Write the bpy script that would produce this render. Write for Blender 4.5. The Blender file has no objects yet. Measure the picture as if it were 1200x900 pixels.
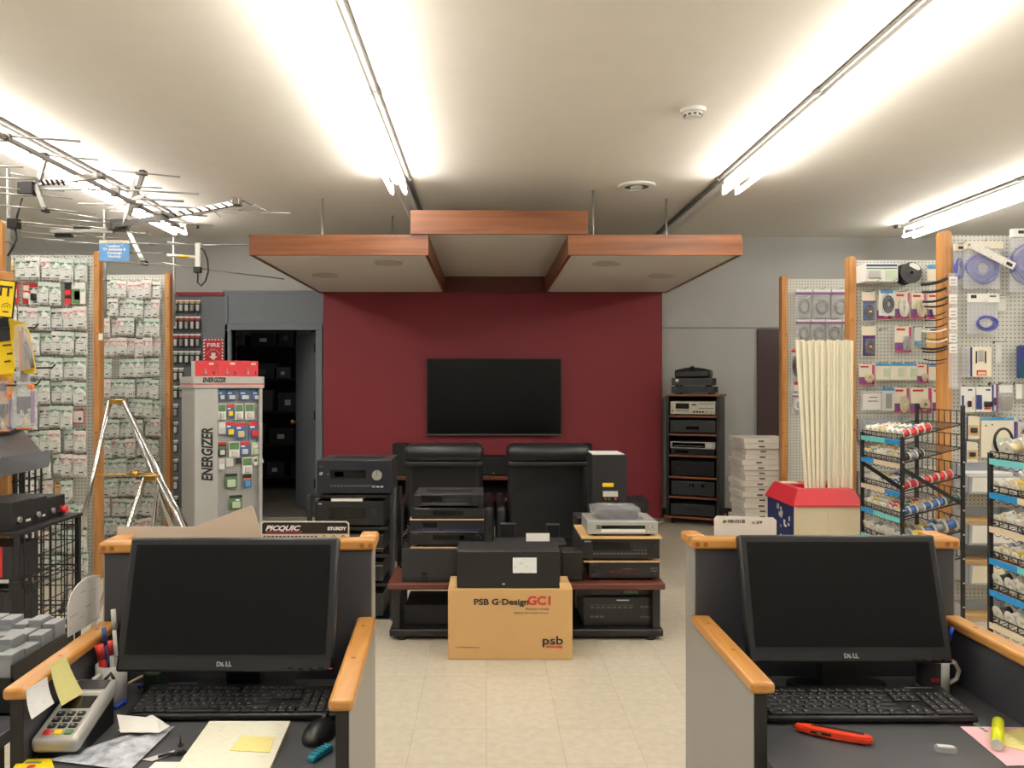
import bpy, bmesh, math, random
from mathutils import Vector, Matrix
random.seed(7)
SC = bpy.context.scene
COL = SC.collection
F = 936.0; CXP = 570.0; CYP = 450.0; EYE = 1.45
def X(px, Y): return (px - CXP) * Y / F
def Z(py, Y): return EYE - (py - CYP) * Y / F
def P(px, py, Y): return Vector((X(px, Y), Y, Z(py, Y)))
ORD = ['first','second','third','fourth','fifth','sixth','seventh','eighth','ninth','tenth','eleventh','twelfth','thirteenth','fourteenth','fifteenth','sixteenth','seventeenth','eighteenth','nineteenth','twentieth']
# ------------------------------------------------------------------ materials
MATS = {}
def lin(c):
    def f(v):
        v = v / 255.0
        return v / 12.92 if v <= 0.04045 else ((v + 0.055) / 1.055) ** 2.4
    return (f(c[0]), f(c[1]), f(c[2]), 1.0)
def newmat(name):
    m = bpy.data.materials.new(name); m.use_nodes = True
    nt = m.node_tree; b = nt.nodes['Principled BSDF']
    MATS[name] = m
    return m, nt, b
def N(nt, t, **kw):
    n = nt.nodes.new(t)
    for k, v in kw.items(): setattr(n, k, v)
    return n
def M(name, c, rough=0.5, metal=0.0, vary=0.06, scale=30.0, alpha=1.0, trans=0.0, spec=None, rnd=0.0):
    """plain surface with a faint procedural mottling"""
    m, nt, b = newmat(name)
    b.inputs['Roughness'].default_value = rough; b.inputs['Metallic'].default_value = metal
    if spec is not None: b.inputs['Specular IOR Level'].default_value = spec
    tc = N(nt, 'ShaderNodeTexCoord'); no = N(nt, 'ShaderNodeTexNoise'); no.inputs['Scale'].default_value = scale
    no.inputs['Detail'].default_value = 3
    nt.links.new(tc.outputs['Object'], no.inputs['Vector'])
    mx = N(nt, 'ShaderNodeMix', data_type='RGBA')
    L = lin(c); k1 = 1 - vary; k2 = 1 + vary
    mx.inputs[6].default_value = (L[0]*k1, L[1]*k1, L[2]*k1, 1); mx.inputs[7].default_value = (min(1,L[0]*k2), min(1,L[1]*k2), min(1,L[2]*k2), 1)
    nt.links.new(no.outputs[0], mx.inputs[0]); nt.links.new(mx.outputs[2], b.inputs['Base Color'])
    if alpha < 1: b.inputs['Alpha'].default_value = alpha
    if trans > 0: b.inputs['Transmission Weight'].default_value = trans
    return m
def WOOD(name, c1, c2, rough=0.35, stretch=(3, 40, 40), scale=1.0):
    m, nt, b = newmat(name)
    tc = N(nt, 'ShaderNodeTexCoord'); mp = N(nt, 'ShaderNodeMapping'); mp.inputs['Scale'].default_value = stretch
    no = N(nt, 'ShaderNodeTexNoise'); no.inputs['Scale'].default_value = scale; no.inputs['Detail'].default_value = 5; no.inputs['Distortion'].default_value = 0.6
    r = N(nt, 'ShaderNodeValToRGB'); r.color_ramp.elements[0].position = 0.3; r.color_ramp.elements[1].position = 0.72
    r.color_ramp.elements[0].color = lin(c1); r.color_ramp.elements[1].color = lin(c2)
    nt.links.new(tc.outputs['Object'], mp.inputs[0]); nt.links.new(mp.outputs[0], no.inputs['Vector'])
    nt.links.new(no.outputs[0], r.inputs[0]); nt.links.new(r.outputs[0], b.inputs['Base Color'])
    b.inputs['Roughness'].default_value = rough
    return m
def PEG(name, c, hole, pitch=0.0254, rad=0.16):
    m, nt, b = newmat(name)
    tc = N(nt, 'ShaderNodeTexCoord'); sp = N(nt, 'ShaderNodeSeparateXYZ'); nt.links.new(tc.outputs['Object'], sp.inputs[0])
    outs = []
    for ax in (0, 2):
        d = N(nt, 'ShaderNodeMath', operation='DIVIDE'); d.inputs[1].default_value = pitch
        fr = N(nt, 'ShaderNodeMath', operation='FRACT'); su = N(nt, 'ShaderNodeMath', operation='SUBTRACT'); su.inputs[1].default_value = 0.5
        mu = N(nt, 'ShaderNodeMath', operation='MULTIPLY')
        nt.links.new(sp.outputs[ax], d.inputs[0]); nt.links.new(d.outputs[0], fr.inputs[0]); nt.links.new(fr.outputs[0], su.inputs[0])
        nt.links.new(su.outputs[0], mu.inputs[0]); nt.links.new(su.outputs[0], mu.inputs[1]); outs.append(mu)
    ad = N(nt, 'ShaderNodeMath', operation='ADD'); nt.links.new(outs[0].outputs[0], ad.inputs[0]); nt.links.new(outs[1].outputs[0], ad.inputs[1])
    lt = N(nt, 'ShaderNodeMath', operation='LESS_THAN'); lt.inputs[1].default_value = rad * rad
    nt.links.new(ad.outputs[0], lt.inputs[0])
    mx = N(nt, 'ShaderNodeMix', data_type='RGBA'); mx.inputs[6].default_value = lin(c); mx.inputs[7].default_value = lin(hole)
    nt.links.new(lt.outputs[0], mx.inputs[0]); nt.links.new(mx.outputs[2], b.inputs['Base Color'])
    b.inputs['Roughness'].default_value = 0.5
    return m
def EMIT(name, c, s):
    m, nt, b = newmat(name)
    b.inputs['Base Color'].default_value = (1, 1, 1, 1)
    b.inputs['Emission Color'].default_value = c; b.inputs['Emission Strength'].default_value = s
    return m
def SCRIBBLE(name, paper, ink, sx=40, sz=220, thr=0.60, axes=(0, 2)):
    """paper with short lines of handwriting"""
    m, nt, b = newmat(name)
    tc = N(nt, 'ShaderNodeTexCoord'); mp = N(nt, 'ShaderNodeMapping'); mp.inputs['Scale'].default_value = (sx, 1, sz) if axes == (0, 2) else (sx, sz, 1)
    if axes == (1, 2): mp.inputs['Scale'].default_value = (1, sx, sz)
    no = N(nt, 'ShaderNodeTexNoise'); no.inputs['Scale'].default_value = 1.0; no.inputs['Detail'].default_value = 2
    nt.links.new(tc.outputs['Object'], mp.inputs[0]); nt.links.new(mp.outputs[0], no.inputs['Vector'])
    g = N(nt, 'ShaderNodeMath', operation='GREATER_THAN'); g.inputs[1].default_value = thr; nt.links.new(no.outputs[0], g.inputs[0])
    mx = N(nt, 'ShaderNodeMix', data_type='RGBA'); mx.inputs[6].default_value = lin(paper); mx.inputs[7].default_value = lin(ink)
    nt.links.new(g.outputs[0], mx.inputs[0]); nt.links.new(mx.outputs[2], b.inputs['Base Color']); b.inputs['Roughness'].default_value = 0.7
    return m
def BAGMAT(name, c1, c2, c3):
    """printed poly bag: pale film with parts showing through, each bag a little different"""
    m, nt, b = newmat(name)
    tc = N(nt, 'ShaderNodeTexCoord'); oi = N(nt, 'ShaderNodeObjectInfo')
    ml = N(nt, 'ShaderNodeVectorMath', operation='SCALE'); ad = N(nt, 'ShaderNodeVectorMath', operation='ADD')
    cb = N(nt, 'ShaderNodeCombineXYZ'); rm = N(nt, 'ShaderNodeMath', operation='MULTIPLY'); rm.inputs[1].default_value = 37.0
    nt.links.new(oi.outputs['Random'], rm.inputs[0]); nt.links.new(rm.outputs[0], cb.inputs[0]); nt.links.new(rm.outputs[0], cb.inputs[1])
    nt.links.new(tc.outputs['Object'], ad.inputs[0]); nt.links.new(cb.outputs[0], ad.inputs[1])
    no = N(nt, 'ShaderNodeTexNoise'); no.inputs['Scale'].default_value = 38; no.inputs['Detail'].default_value = 3
    nt.links.new(ad.outputs[0], no.inputs['Vector'])
    r = N(nt, 'ShaderNodeValToRGB'); e = r.color_ramp.elements
    e[0].position = 0.33; e[0].color = lin(c3); e[1].position = 0.62; e[1].color = lin(c1)
    q = e.new(0.45); q.color = lin(c2)
    nt.links.new(no.outputs[0], r.inputs[0]); nt.links.new(r.outputs[0], b.inputs['Base Color'])
    b.inputs['Roughness'].default_value = 0.22
    bp = N(nt, 'ShaderNodeBump'); bp.inputs['Strength'].default_value = 0.5; bp.inputs['Distance'].default_value = 0.01
    nt.links.new(no.outputs[0], bp.inputs['Height']); nt.links.new(bp.outputs[0], b.inputs['Normal'])
    return m
def FLOORMAT(name, c, grout, T=0.305):
    m, nt, b = newmat(name)
    tc = N(nt, 'ShaderNodeTexCoord')
    br = N(nt, 'ShaderNodeTexBrick'); br.offset = 0.0
    br.inputs['Scale'].default_value = 1.0; br.inputs['Brick Width'].default_value = T; br.inputs['Row Height'].default_value = T
    br.inputs['Mortar Size'].default_value = 0.0022; br.inputs['Mortar Smooth'].default_value = 0.2
    L = lin(c)
    br.inputs['Color1'].default_value = L; br.inputs['Color2'].default_value = (L[0]*.94, L[1]*.94, L[2]*.93, 1); br.inputs['Mortar'].default_value = lin(grout)
    no = N(nt, 'ShaderNodeTexNoise'); no.inputs['Scale'].default_value = 25; no.inputs['Detail'].default_value = 6
    mx = N(nt, 'ShaderNodeMix', data_type='RGBA', blend_type='MULTIPLY'); mx.inputs[0].default_value = 0.35
    nt.links.new(tc.outputs['Object'], br.inputs[0]); nt.links.new(tc.outputs['Object'], no.inputs['Vector'])
    nt.links.new(br.outputs[0], mx.inputs[6]); nt.links.new(no.outputs[0], mx.inputs[7]); nt.links.new(mx.outputs[2], b.inputs['Base Color'])
    b.inputs['Roughness'].default_value = 0.32
    return m
# setting
M('ceiling_paint', (240, 235, 225), 0.85, vary=0.03, scale=6)
M('grey_wall', (180, 181, 178), 0.7, vary=0.04, scale=4)
M('lower_wall', (118, 125, 134), 0.6, vary=0.04, scale=5)
M('red_wall', (134, 37, 49), 0.55, vary=0.06, scale=3)
M('door_brown', (66, 46, 46), 0.5); M('door_grey', (112, 120, 128), 0.45)
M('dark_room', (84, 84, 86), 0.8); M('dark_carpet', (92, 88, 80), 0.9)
FLOORMAT('vinyl_tile', (210, 201, 182), (188, 179, 160))
M('red_trim', (128, 30, 44), 0.5); M('white_paint', (222, 220, 212), 0.5)
# common
WOOD('cherry', (100, 56, 30), (142, 86, 48), 0.4, (1.2, 8, 22))
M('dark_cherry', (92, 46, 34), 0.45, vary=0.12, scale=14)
M('soffit', (236, 233, 224), 0.8, vary=0.02); M('soffit_speaker', (206, 202, 190), 0.8)
WOOD('pine', (166, 110, 58), (202, 148, 88), 0.4, (30, 30, 2.2))
WOOD('oak_cap', (166, 112, 52), (198, 145, 78), 0.3, (26, 3, 26))
WOOD('oak_cap_x', (166, 112, 52), (198, 145, 78), 0.3, (3, 26, 26))
M('plug_wood', (150, 88, 40), 0.4)
M('charcoal', (60, 61, 66), 0.42, vary=0.05, scale=60); M('grey_laminate', (138, 136, 131), 0.4, vary=0.03, scale=8)
M('black_edge', (24, 23, 23), 0.5)
M('desk_grey', (74, 75, 78), 0.34, vary=0.05, scale=80)
M('leather', (26, 27, 29), 0.38, vary=0.12, scale=60, spec=0.5)
M('black_plastic', (18, 18, 20), 0.42); M('black_matte', (21, 21, 23), 0.6); M('black_gloss', (8, 8, 9), 0.08)
M('screen', (13, 13, 15), 0.3, vary=0.02, spec=.22); M('tv_screen', (6, 7, 9), 0.25, vary=0.02, spec=.25)
M('bezel', (25, 26, 30), 0.38); M('face_black', (20, 21, 24), 0.32); M('face_navy', (26, 29, 38), 0.32); M('face_dark', (36, 37, 40), 0.38)
M('face_silver', (176, 176, 172), 0.35, 0.3); M('deck_silver', (204, 198, 180), 0.35, 0.2); M('display_black', (10, 10, 12), 0.12); M('display_red', (66, 24, 22), 0.25)
M('chrome', (205, 205, 205), 0.16, 1.0, 0.02); M('alu', (166, 163, 158), 0.36, 0.55, 0.04); M('alu_dark', (120, 116, 110), 0.4, 0.7)
M('foil', (150, 148, 146), 0.28, .9, 0.3, 60); M('clear_blister', (235, 236, 240), .1, alpha=.1); M('channel_shade_grey', (112, 109, 104), .5)
M('brass', (186, 146, 76), 0.28, 0.9); M('knob_silver', (190, 190, 186), 0.28, 0.7)
M('wire_black', (24, 24, 25), 0.45); M('rivet', (210, 210, 210), 0.3, 0.6)
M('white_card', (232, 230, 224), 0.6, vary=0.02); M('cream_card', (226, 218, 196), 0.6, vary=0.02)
M('board_beige', (205, 192, 176), 0.55, vary=0.02); M('cardboard', (196, 158, 104), 0.75, vary=0.05, scale=10)
M('pale_board', (208, 170, 116), 0.7); M('carton_beige', (205, 194, 164), 0.65, vary=0.03)
M('carton_white', (226, 220, 210), 0.6, vary=0.03); M('carton_blue', (34, 46, 92), 0.5, vary=0.5, scale=18)
M('carton_red', (190, 44, 54), 0.42, vary=0.04); M('bright_red', (206, 48, 56), 0.4); M('ink', (30, 28, 28), 0.6); M('ink_grey', (90, 88, 88), 0.6)
M('ink_red', (190, 44, 52), 0.6); M('ink_white', (240, 240, 238), 0.5); M('molding_pvc', (232, 226, 200), 0.4, vary=0.02)
M('grey_bin', (164, 170, 176), 0.4, vary=0.03); M('box_grey', (128, 131, 134), 0.45); M('box_face', (150, 152, 154), 0.45); M('teal_tag', (108, 196, 196), 0.5); M('blue_tag', (28, 132, 196), 0.5); M('beige_tag', (214, 196, 166), 0.5)
M('sky_blue', (72, 146, 196), 0.5); M('sign_blue', (92, 150, 208), 0.5); M('yellow', (242, 206, 24), 0.45); M('pack_yellow', (228, 190, 40), 0.4)
M('orange', (208, 116, 52), 0.45); M('clear_pack', (222, 224, 228), 0.1, alpha=0.3, vary=0.1); M('clear_film', (232, 234, 238), 0.1, alpha=0.24, vary=0.1, scale=50)
M('utp_blue', (74, 78, 158), 0.45, vary=0.15, scale=90); M('magenta', (178, 58, 108), 0.5); M('violet', (120, 74, 130), 0.5); M('dark_blue', (40, 56, 120), 0.5); M('pack_blue', (70, 104, 150), 0.45)
M('brown_cord', (84, 56, 44), 0.5); M('black_cord', (24, 24, 26), 0.45); M('grey_cord', (150, 150, 146), 0.45); M('beige_cord', (210, 190, 150), 0.45); M('white_cord', (226, 224, 216), 0.45)
M('pack_green', (88, 126, 82), 0.45); M('pale_green', (190, 208, 180), 0.5); M('display_grey', (176, 176, 172), 0.4); M('pale_grey', (205, 205, 200), 0.5)
M('dark_pack', (46, 46, 50), 0.4); M('dark_teal', (24, 72, 84), 0.35)
M('reel_white', (232, 228, 216), 0.4); M('reel_clear', (214, 212, 200), 0.25)
for n, c in dict(red=(190, 46, 58), white=(226, 224, 216), yellow=(216, 186, 70), blue=(60, 96, 160), grey=(140, 146, 152), green=(70, 110, 92), beige=(206, 190, 150), black=(44, 46, 54), pink=(206, 130, 136)).items():
    M('winding_' + n, c, 0.4)
M('terminal_grey', (168, 166, 162), 0.35, 0.3); M('key_black', (30, 30, 32), 0.45); M('key_legend', (190, 190, 190), 0.6)
M('cutter_red', (216, 62, 30), 0.35); M('teal_clip', (14, 120, 140), 0.4); M('neon_yellow', (226, 232, 40), 0.4); M('mug_white', (208, 206, 200), 0.3); M('mug_dark', (52, 50, 54), 0.3)
M('pen_blue', (32, 60, 170), 0.35); M('pen_red', (200, 50, 40), 0.35); M('pink_paper', (238, 190, 200), 0.6); M('note_yellow', (238, 228, 130), 0.65)
M('green_dark', (34, 52, 34), 0.6)
SCRIBBLE('note_scribble', (232, 224, 150), (210, 202, 132), 45, 420, 0.66, (1, 2)); SCRIBBLE('white_scribble', (230, 228, 228), (190, 190, 198), 45, 420, 0.66, (1, 2))
SCRIBBLE('pad_scribble', (232, 230, 210), (200, 197, 182), 40, 300, 0.66, (0, 1)); SCRIBBLE('yellow_scribble', (234, 222, 146), (206, 194, 126), 40, 260, 0.66, (0, 1))
SCRIBBLE('label_scribble', (232, 236, 236), (160, 172, 180), 34, 260, 0.64); SCRIBBLE('label_print', (222, 224, 220), (176, 182, 178), 55, 210, 0.56); SCRIBBLE('card_lines', (226, 224, 222), (150, 150, 156), 9, 190, 0.66, (1, 2))
SCRIBBLE('strip_print', (225, 222, 214), (70, 80, 110), 60, 130, 0.66)
BAGMAT('bag_green', (236, 238, 234), (212, 218, 212), (140, 152, 144)); BAGMAT('bag_pink', (238, 230, 226), (218, 206, 202), (166, 148, 142))
BAGMAT('bag_plain', (236, 236, 232), (202, 204, 200), (120, 122, 120)); BAGMAT('bag_cable', (205, 205, 206), (164, 162, 160), (100, 98, 96)); BAGMAT('bag_blue', (206, 208, 220), (130, 134, 186), (70, 76, 150))
BAGMAT('bag_dark', (150, 148, 140), (96, 96, 94), (50, 50, 52)); BAGMAT('bubble_wrap', (150, 156, 162), (92, 96, 102), (44, 46, 50)); BAGMAT('zip_film', (206, 210, 218), (178, 184, 194), (146, 150, 160))
PEG('pegboard', (206, 206, 198), (70, 70, 66)); PEG('pegboard_blue', (110, 116, 124), (66, 70, 76)); PEG('pegboard_display', (168, 168, 166), (120, 120, 120), 0.02); PEG('pegboard_dark', (128, 128, 122), (70, 70, 68))
EMIT('tube_glow', (1.0, 0.95, 0.88, 1), 34.0)
# ------------------------------------------------------------------ mesh builder
class MB:
    def __init__(s, o=(0, 0, 0)):
        s.bm = bmesh.new(); s.o = Vector(o); s.mats = []
    def mi(s, m):
        if m not in s.mats: s.mats.append(m)
        return s.mats.index(m)
    def V(s, p): return s.bm.verts.new(Vector(p) - s.o)
    def face(s, vs, m, smooth=False):
        try: f = s.bm.faces.new(vs)
        except ValueError: return None
        f.material_index = s.mi(m); f.smooth = smooth
        return f
    def quad(s, pts, m): return s.face([s.V(p) for p in pts], m)
    def box(s, x0, x1, y0, y1, z0, z1, m, bev=0.0, seg=2, xf=None):
        if x0 > x1: x0, x1 = x1, x0
        if y0 > y1: y0, y1 = y1, y0
        if z0 > z1: z0, z1 = z1, z0
        c = [(x0,y0,z0),(x1,y0,z0),(x1,y1,z0),(x0,y1,z0),(x0,y0,z1),(x1,y0,z1),(x1,y1,z1),(x0,y1,z1)]
        if xf is not None: c = [xf @ Vector(p) for p in c]
        v = [s.V(p) for p in c]
        fs = [s.face([v[i] for i in q], m) for q in ((0,3,2,1),(4,5,6,7),(0,1,5,4),(1,2,6,5),(2,3,7,6),(3,0,4,7))]
        if bev > 0:
            bev = min(bev, 0.49 * min(x1-x0, y1-y0, z1-z0))
            es = list({e for f in fs for e in f.edges})
            r = bmesh.ops.bevel(s.bm, geom=es, offset=bev, segments=seg, affect='EDGES', profile=0.5)
            for f in r['faces']: f.smooth = True
        return s
    def prism(s, pts, d, m):
        d = Vector(d)
        a = [s.V(p) for p in pts]; b = [s.V(Vector(p) + d) for p in pts]
        n = len(pts)
        s.face(a[::-1], m); s.face(b, m)
        for i in range(n): s.face([a[i], a[(i+1) % n], b[(i+1) % n], b[i]], m)
        return s
    def ring(s, c, u, v, r, seg, r2=None):
        return [s.V(c + u * (math.cos(2*math.pi*i/seg) * r) + v * (math.sin(2*math.pi*i/seg) * (r2 or r))) for i in range(seg)]
    def cyl(s, p0, p1, r, m, seg=12, r1=None, caps=True, cap_m=None):
        p0 = Vector(p0); p1 = Vector(p1); d = (p1 - p0)
        if d.length < 1e-7: return s
        d.normalize(); u = d.orthogonal().normalized(); v = d.cross(u)
        a = s.ring(p0, u, v, r, seg); b = s.ring(p1, u, v, r if r1 is None else r1, seg)
        for i in range(seg): s.face([a[i], a[(i+1) % seg], b[(i+1) % seg], b[i]], m, seg > 5)
        if caps: s.face(a[::-1], cap_m or m); s.face(b, cap_m or m)
        return s
    def pipe(s, p0, p1, ro, ri, m, seg=16):
        p0 = Vector(p0); p1 = Vector(p1); d = (p1 - p0).normalized(); u = d.orthogonal().normalized(); v = d.cross(u)
        a = s.ring(p0, u, v, ro, seg); b = s.ring(p1, u, v, ro, seg); c = s.ring(p0, u, v, ri, seg); e = s.ring(p1, u, v, ri, seg)
        for i in range(seg):
            j = (i + 1) % seg
            s.face([a[i], a[j], b[j], b[i]], m, True); s.face([c[j], c[i], e[i], e[j]], m, True)
            s.face([a[j], a[i], c[i], c[j]], m); s.face([b[i], b[j], e[j], e[i]], m)
        return s
    def tube(s, pts, r, m, seg=6, closed=False):
        pts = [Vector(p) for p in pts]; n = len(pts); rings = []; u = None
        for i, p in enumerate(pts):
            if closed: t = pts[(i+1) % n] - pts[i-1]
            else: t = pts[min(i+1, n-1)] - pts[max(i-1, 0)]
            t.normalize()
            if u is None: u = t.orthogonal().normalized()
            else:
                u = u - t * u.dot(t)
                u = u.normalized() if u.length > 1e-6 else t.orthogonal().normalized()
            rings.append(s.ring(p, u, t.cross(u), r, seg))
        for i in range(n if closed else n - 1):
            a = rings[i]; b = rings[(i+1) % n]
            for k in range(seg): s.face([a[k], a[(k+1) % seg], b[(k+1) % seg], b[k]], m, True)
        if not closed: s.face(rings[0][::-1], m); s.face(rings[-1], m)
        return s
    def torus(s, c, ax, R, r, m, n=24, seg=8, sx=1.0, sz=1.0):
        c = Vector(c); ax = Vector(ax).normalized()
        if abs(ax.y) > 0.7: u = Vector((1, 0, 0)); v = Vector((0, 0, 1))
        else: u = ax.orthogonal().normalized(); v = ax.cross(u)
        s.tube([c + u * (R * sx * math.cos(2*math.pi*i/n)) + v * (R * sz * math.sin(2*math.pi*i/n)) for i in range(n)], r, m, seg, True)
        return s
    def ball(s, c, r, m, sc=(1, 1, 1), nu=12, nv=8):
        c = Vector(c); rows = []
        top = s.V(c + Vector((0, 0, r * sc[2]))); bot = s.V(c - Vector((0, 0, r * sc[2])))
        for j in range(1, nv):
            t = math.pi * j / nv
            rows.append([s.V(c + Vector((r*sc[0]*math.sin(t)*math.cos(2*math.pi*i/nu), r*sc[1]*math.sin(t)*math.sin(2*math.pi*i/nu), r*sc[2]*math.cos(t)))) for i in range(nu)])
        for i in range(nu):
            k = (i + 1) % nu
            s.face([top, rows[0][i], rows[0][k]], m, True); s.face([bot, rows[-1][k], rows[-1][i]], m, True)
            for j in range(len(rows) - 1): s.face([rows[j][i], rows[j+1][i], rows[j+1][k], rows[j][k]], m, True)
        return s
    def surf(s, fn, nu, nv, m, smooth=True):
        g = [[s.V(fn(i / nu, j / nv)) for i in range(nu + 1)] for j in range(nv + 1)]
        for j in range(nv):
            for i in range(nu): s.face([g[j][i], g[j][i+1], g[j+1][i+1], g[j+1][i]], m, smooth)
        return s
    def build(s, name, parent=None):
        me = bpy.data.meshes.new(name)
        bmesh.ops.recalc_face_normals(s.bm, faces=s.bm.faces)
        s.bm.to_mesh(me); s.bm.free()
        for m in s.mats: me.materials.append(MATS[m])
        o = bpy.data.objects.new(name, me); COL.objects.link(o)
        if parent is not None: o.parent = parent
        return o
def tag(o, label=None, cat=None, group=None, kind=None):
    if label: o['label'] = label
    if cat: o['category'] = cat
    if group: o['group'] = group
    if kind: o['kind'] = kind
    return o
def thing(name, label, cat, loc=(0, 0, 0), rz=0.0, group=None):
    o = bpy.data.objects.new(name, None); COL.objects.link(o); o.empty_display_size = 0.05
    o.location = loc; o.rotation_euler = (0, 0, rz)
    return tag(o, label, cat, group)
def solid(name, label, cat, mb, loc=(0, 0, 0), rot=(0, 0, 0), group=None):
    o = mb.build(name); o.location = loc; o.rotation_euler = rot
    return tag(o, label, cat, group)
def struct(name, mb, parent=None):
    o = mb.build(name, parent)
    if parent is None: o['kind'] = 'structure'
    return o
def dup(o, parent=None):
    c = o.copy(); COL.objects.link(c)
    if parent is not None: c.parent = parent
    for ch in list(o.children): dup(ch, c)
    return c
def inst(o, label, loc, rot=None, group=None, scale=None):
    c = dup(o); c.location = loc; c['label'] = label
    if rot is not None: c.rotation_euler = rot
    if group: c['group'] = group
    if scale is not None: c.scale = scale
    return c
def text(body, loc, size, mat, parent, rot=(math.pi/2, 0, 0), bold=0.0, shear=0.0, align='LEFT', name='lettering', depth=0.0006, squeeze=1.0):
    cu = bpy.data.curves.new(name, 'FONT'); cu.body = body; cu.size = size; cu.extrude = depth; cu.offset = bold; cu.shear = shear
    cu.align_x = align; cu.align_y = 'BOTTOM_BASELINE'; cu.resolution_u = 3
    tmp = bpy.data.objects.new('lettering_curve', cu); COL.objects.link(tmp); bpy.context.view_layer.update()
    me = bpy.data.meshes.new_from_object(tmp.evaluated_get(bpy.context.evaluated_depsgraph_get()))
    bpy.data.objects.remove(tmp); bpy.data.curves.remove(cu)
    me.name = name; me.materials.clear(); me.materials.append(MATS[mat])
    o = bpy.data.objects.new(name, me); COL.objects.link(o); o.location = loc; o.rotation_euler = rot; o.scale = (squeeze, 1, 1)
    if parent is not None: o.parent = parent
    return o
def fit(o, width):
    """scale lettering to the width it has on the thing"""
    xs = [v.co.x for v in o.data.vertices]; w = (max(xs) - min(xs)) * o.scale[0] if xs else 0
    if w > 1e-5: o.scale = (o.scale[0] * width / w, o.scale[1], o.scale[2])
    return o
# ------------------------------------------------------------------ camera and render look
cam = bpy.data.cameras.new('camera'); cam.lens = 36.0 * F / 1200.0; cam.sensor_width = 36.0; cam.shift_x = 30.0 / 1200.0; cam.clip_start = 0.05
co = bpy.data.objects.new('camera', cam); COL.objects.link(co); co.location = (0, 0, EYE); co.rotation_euler = (math.pi/2, 0, 0)
SC.camera = co
SC.view_settings.view_transform = 'Standard'; SC.view_settings.look = 'None'; SC.view_settings.gamma = 1.0; SC.view_settings.use_curve_mapping = False
SC.view_settings.exposure = 0.0
w = bpy.data.worlds.new('world'); SC.world = w; w.use_nodes = True
w.node_tree.nodes['Background'].inputs[0].default_value = (0.8, 0.85, 0.9, 1); w.node_tree.nodes['Background'].inputs[1].default_value = 0.05
SC.cycles.max_bounces = 8; SC.cycles.diffuse_bounces = 5; SC.cycles.transparent_max_bounces = 12
SC.cycles.use_denoising = True
SC.cycles.sample_clamp_indirect = 6.0
# ------------------------------------------------------------------ the room
YB = 8.7; XL, XR, YN, H = -5.4, 6.0, -3.0, 3.05
DX0, DX1, DZ = X(272, YB), X(371, YB), Z(387, YB)         # doorway to the back room
struct('floor', MB().box(XL, XR, YN, YB, -0.1, 0, 'vinyl_tile'))
struct('ceiling', MB().box(XL, XR, YN, YB, H, H + 0.1, 'ceiling_paint'))
struct('wall_left', MB().box(XL - 0.1, XL, YN, YB, 0, H, 'grey_wall'))
struct('wall_right', MB().box(XR, XR + 0.1, YN, YB, 0, H, 'grey_wall'))
struct('wall_front', MB().box(XL - .1, XR + .1, YN - 0.1, YN, 0, H, 'grey_wall'))
b = MB(); T = 0.14
b.box(XL - .1, DX0, YB, YB + T, 0, H, 'grey_wall').box(DX1, XR + .1, YB, YB + T, 0, H, 'grey_wall').box(DX0, DX1, YB, YB + T, DZ, H, 'grey_wall')
struct('wall_back', b)
# lower blue-grey cladding left of the red wall, with door casing
zl = Z(344, YB); b = MB()
b.box(X(262, YB), DX0 - 0.07, YB - 0.02, YB, 0, zl, 'lower_wall').box(DX1 + 0.07, X(380, YB), YB - 0.02, YB, 0, zl, 'lower_wall').box(DX0 - 0.07, DX1 + 0.07, YB - 0.02, YB, DZ + 0.06, zl, 'lower_wall')
b.box(X(262, YB), X(380, YB), YB - 0.03, YB, zl, zl + 0.03, 'lower_wall')
struct('trim_1', b)
b = MB()
b.box(DX0 - 0.07, DX0, YB - 0.045, YB + T, 0, DZ, 'door_grey', 0.004).box(DX1, DX1 + 0.07, YB - 0.045, YB + T, 0, DZ, 'door_grey', 0.004).box(DX0 - .07, DX1 + .07, YB - 0.045, YB + T, DZ, DZ + 0.07, 'door_grey', 0.004)
struct('trim_2', b)
# red accent wall
RX0, RX1, RZ = X(379, 8.64), X(776, 8.64), Z(343, 8.64)
struct('wall_red', MB().box(RX0, RX1, 8.64, YB, 0, RZ, 'red_wall'))
b = MB(); b.box(RX1 + 0.004, 6.0, YB - 0.012, YB, Z(384.6, YB), Z(384.6, YB) + 0.008, 'lower_wall'); struct('trim_3', b)
b = MB(); b.box(RX1, X(887, YB) - .06, YB - 0.015, YB, 0, 0.1, 'black_matte'); struct('baseboard_back', b)
# brown door, right
bx0 = X(887, YB); b = MB(); b.box(bx0, bx0 + 0.92, YB - 0.03, YB, 0, Z(386, YB), 'door_brown', 0.003); d2 = struct('door_2', b)
b = MB(); b.ball((bx0 + 0.84, YB - 0.07, 0.98), 0.03, 'brass').cyl((bx0 + .84, YB - .03, .98), (bx0 + .84, YB - .07, .98), .012, 'brass'); b.build('door_handle', d2)
# back room seen through the doorway
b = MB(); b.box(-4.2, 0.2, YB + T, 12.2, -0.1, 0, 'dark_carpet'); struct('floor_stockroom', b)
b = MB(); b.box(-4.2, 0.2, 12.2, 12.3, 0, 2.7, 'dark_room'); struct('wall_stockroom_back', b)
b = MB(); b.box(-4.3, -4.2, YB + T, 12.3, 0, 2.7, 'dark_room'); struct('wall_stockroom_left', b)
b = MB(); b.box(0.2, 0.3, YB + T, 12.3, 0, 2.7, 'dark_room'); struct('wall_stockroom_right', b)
b = MB(); b.box(-4.3, 0.3, YB + T, 12.3, 2.7, 2.8, 'dark_room'); struct('ceiling_stockroom', b)
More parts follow.
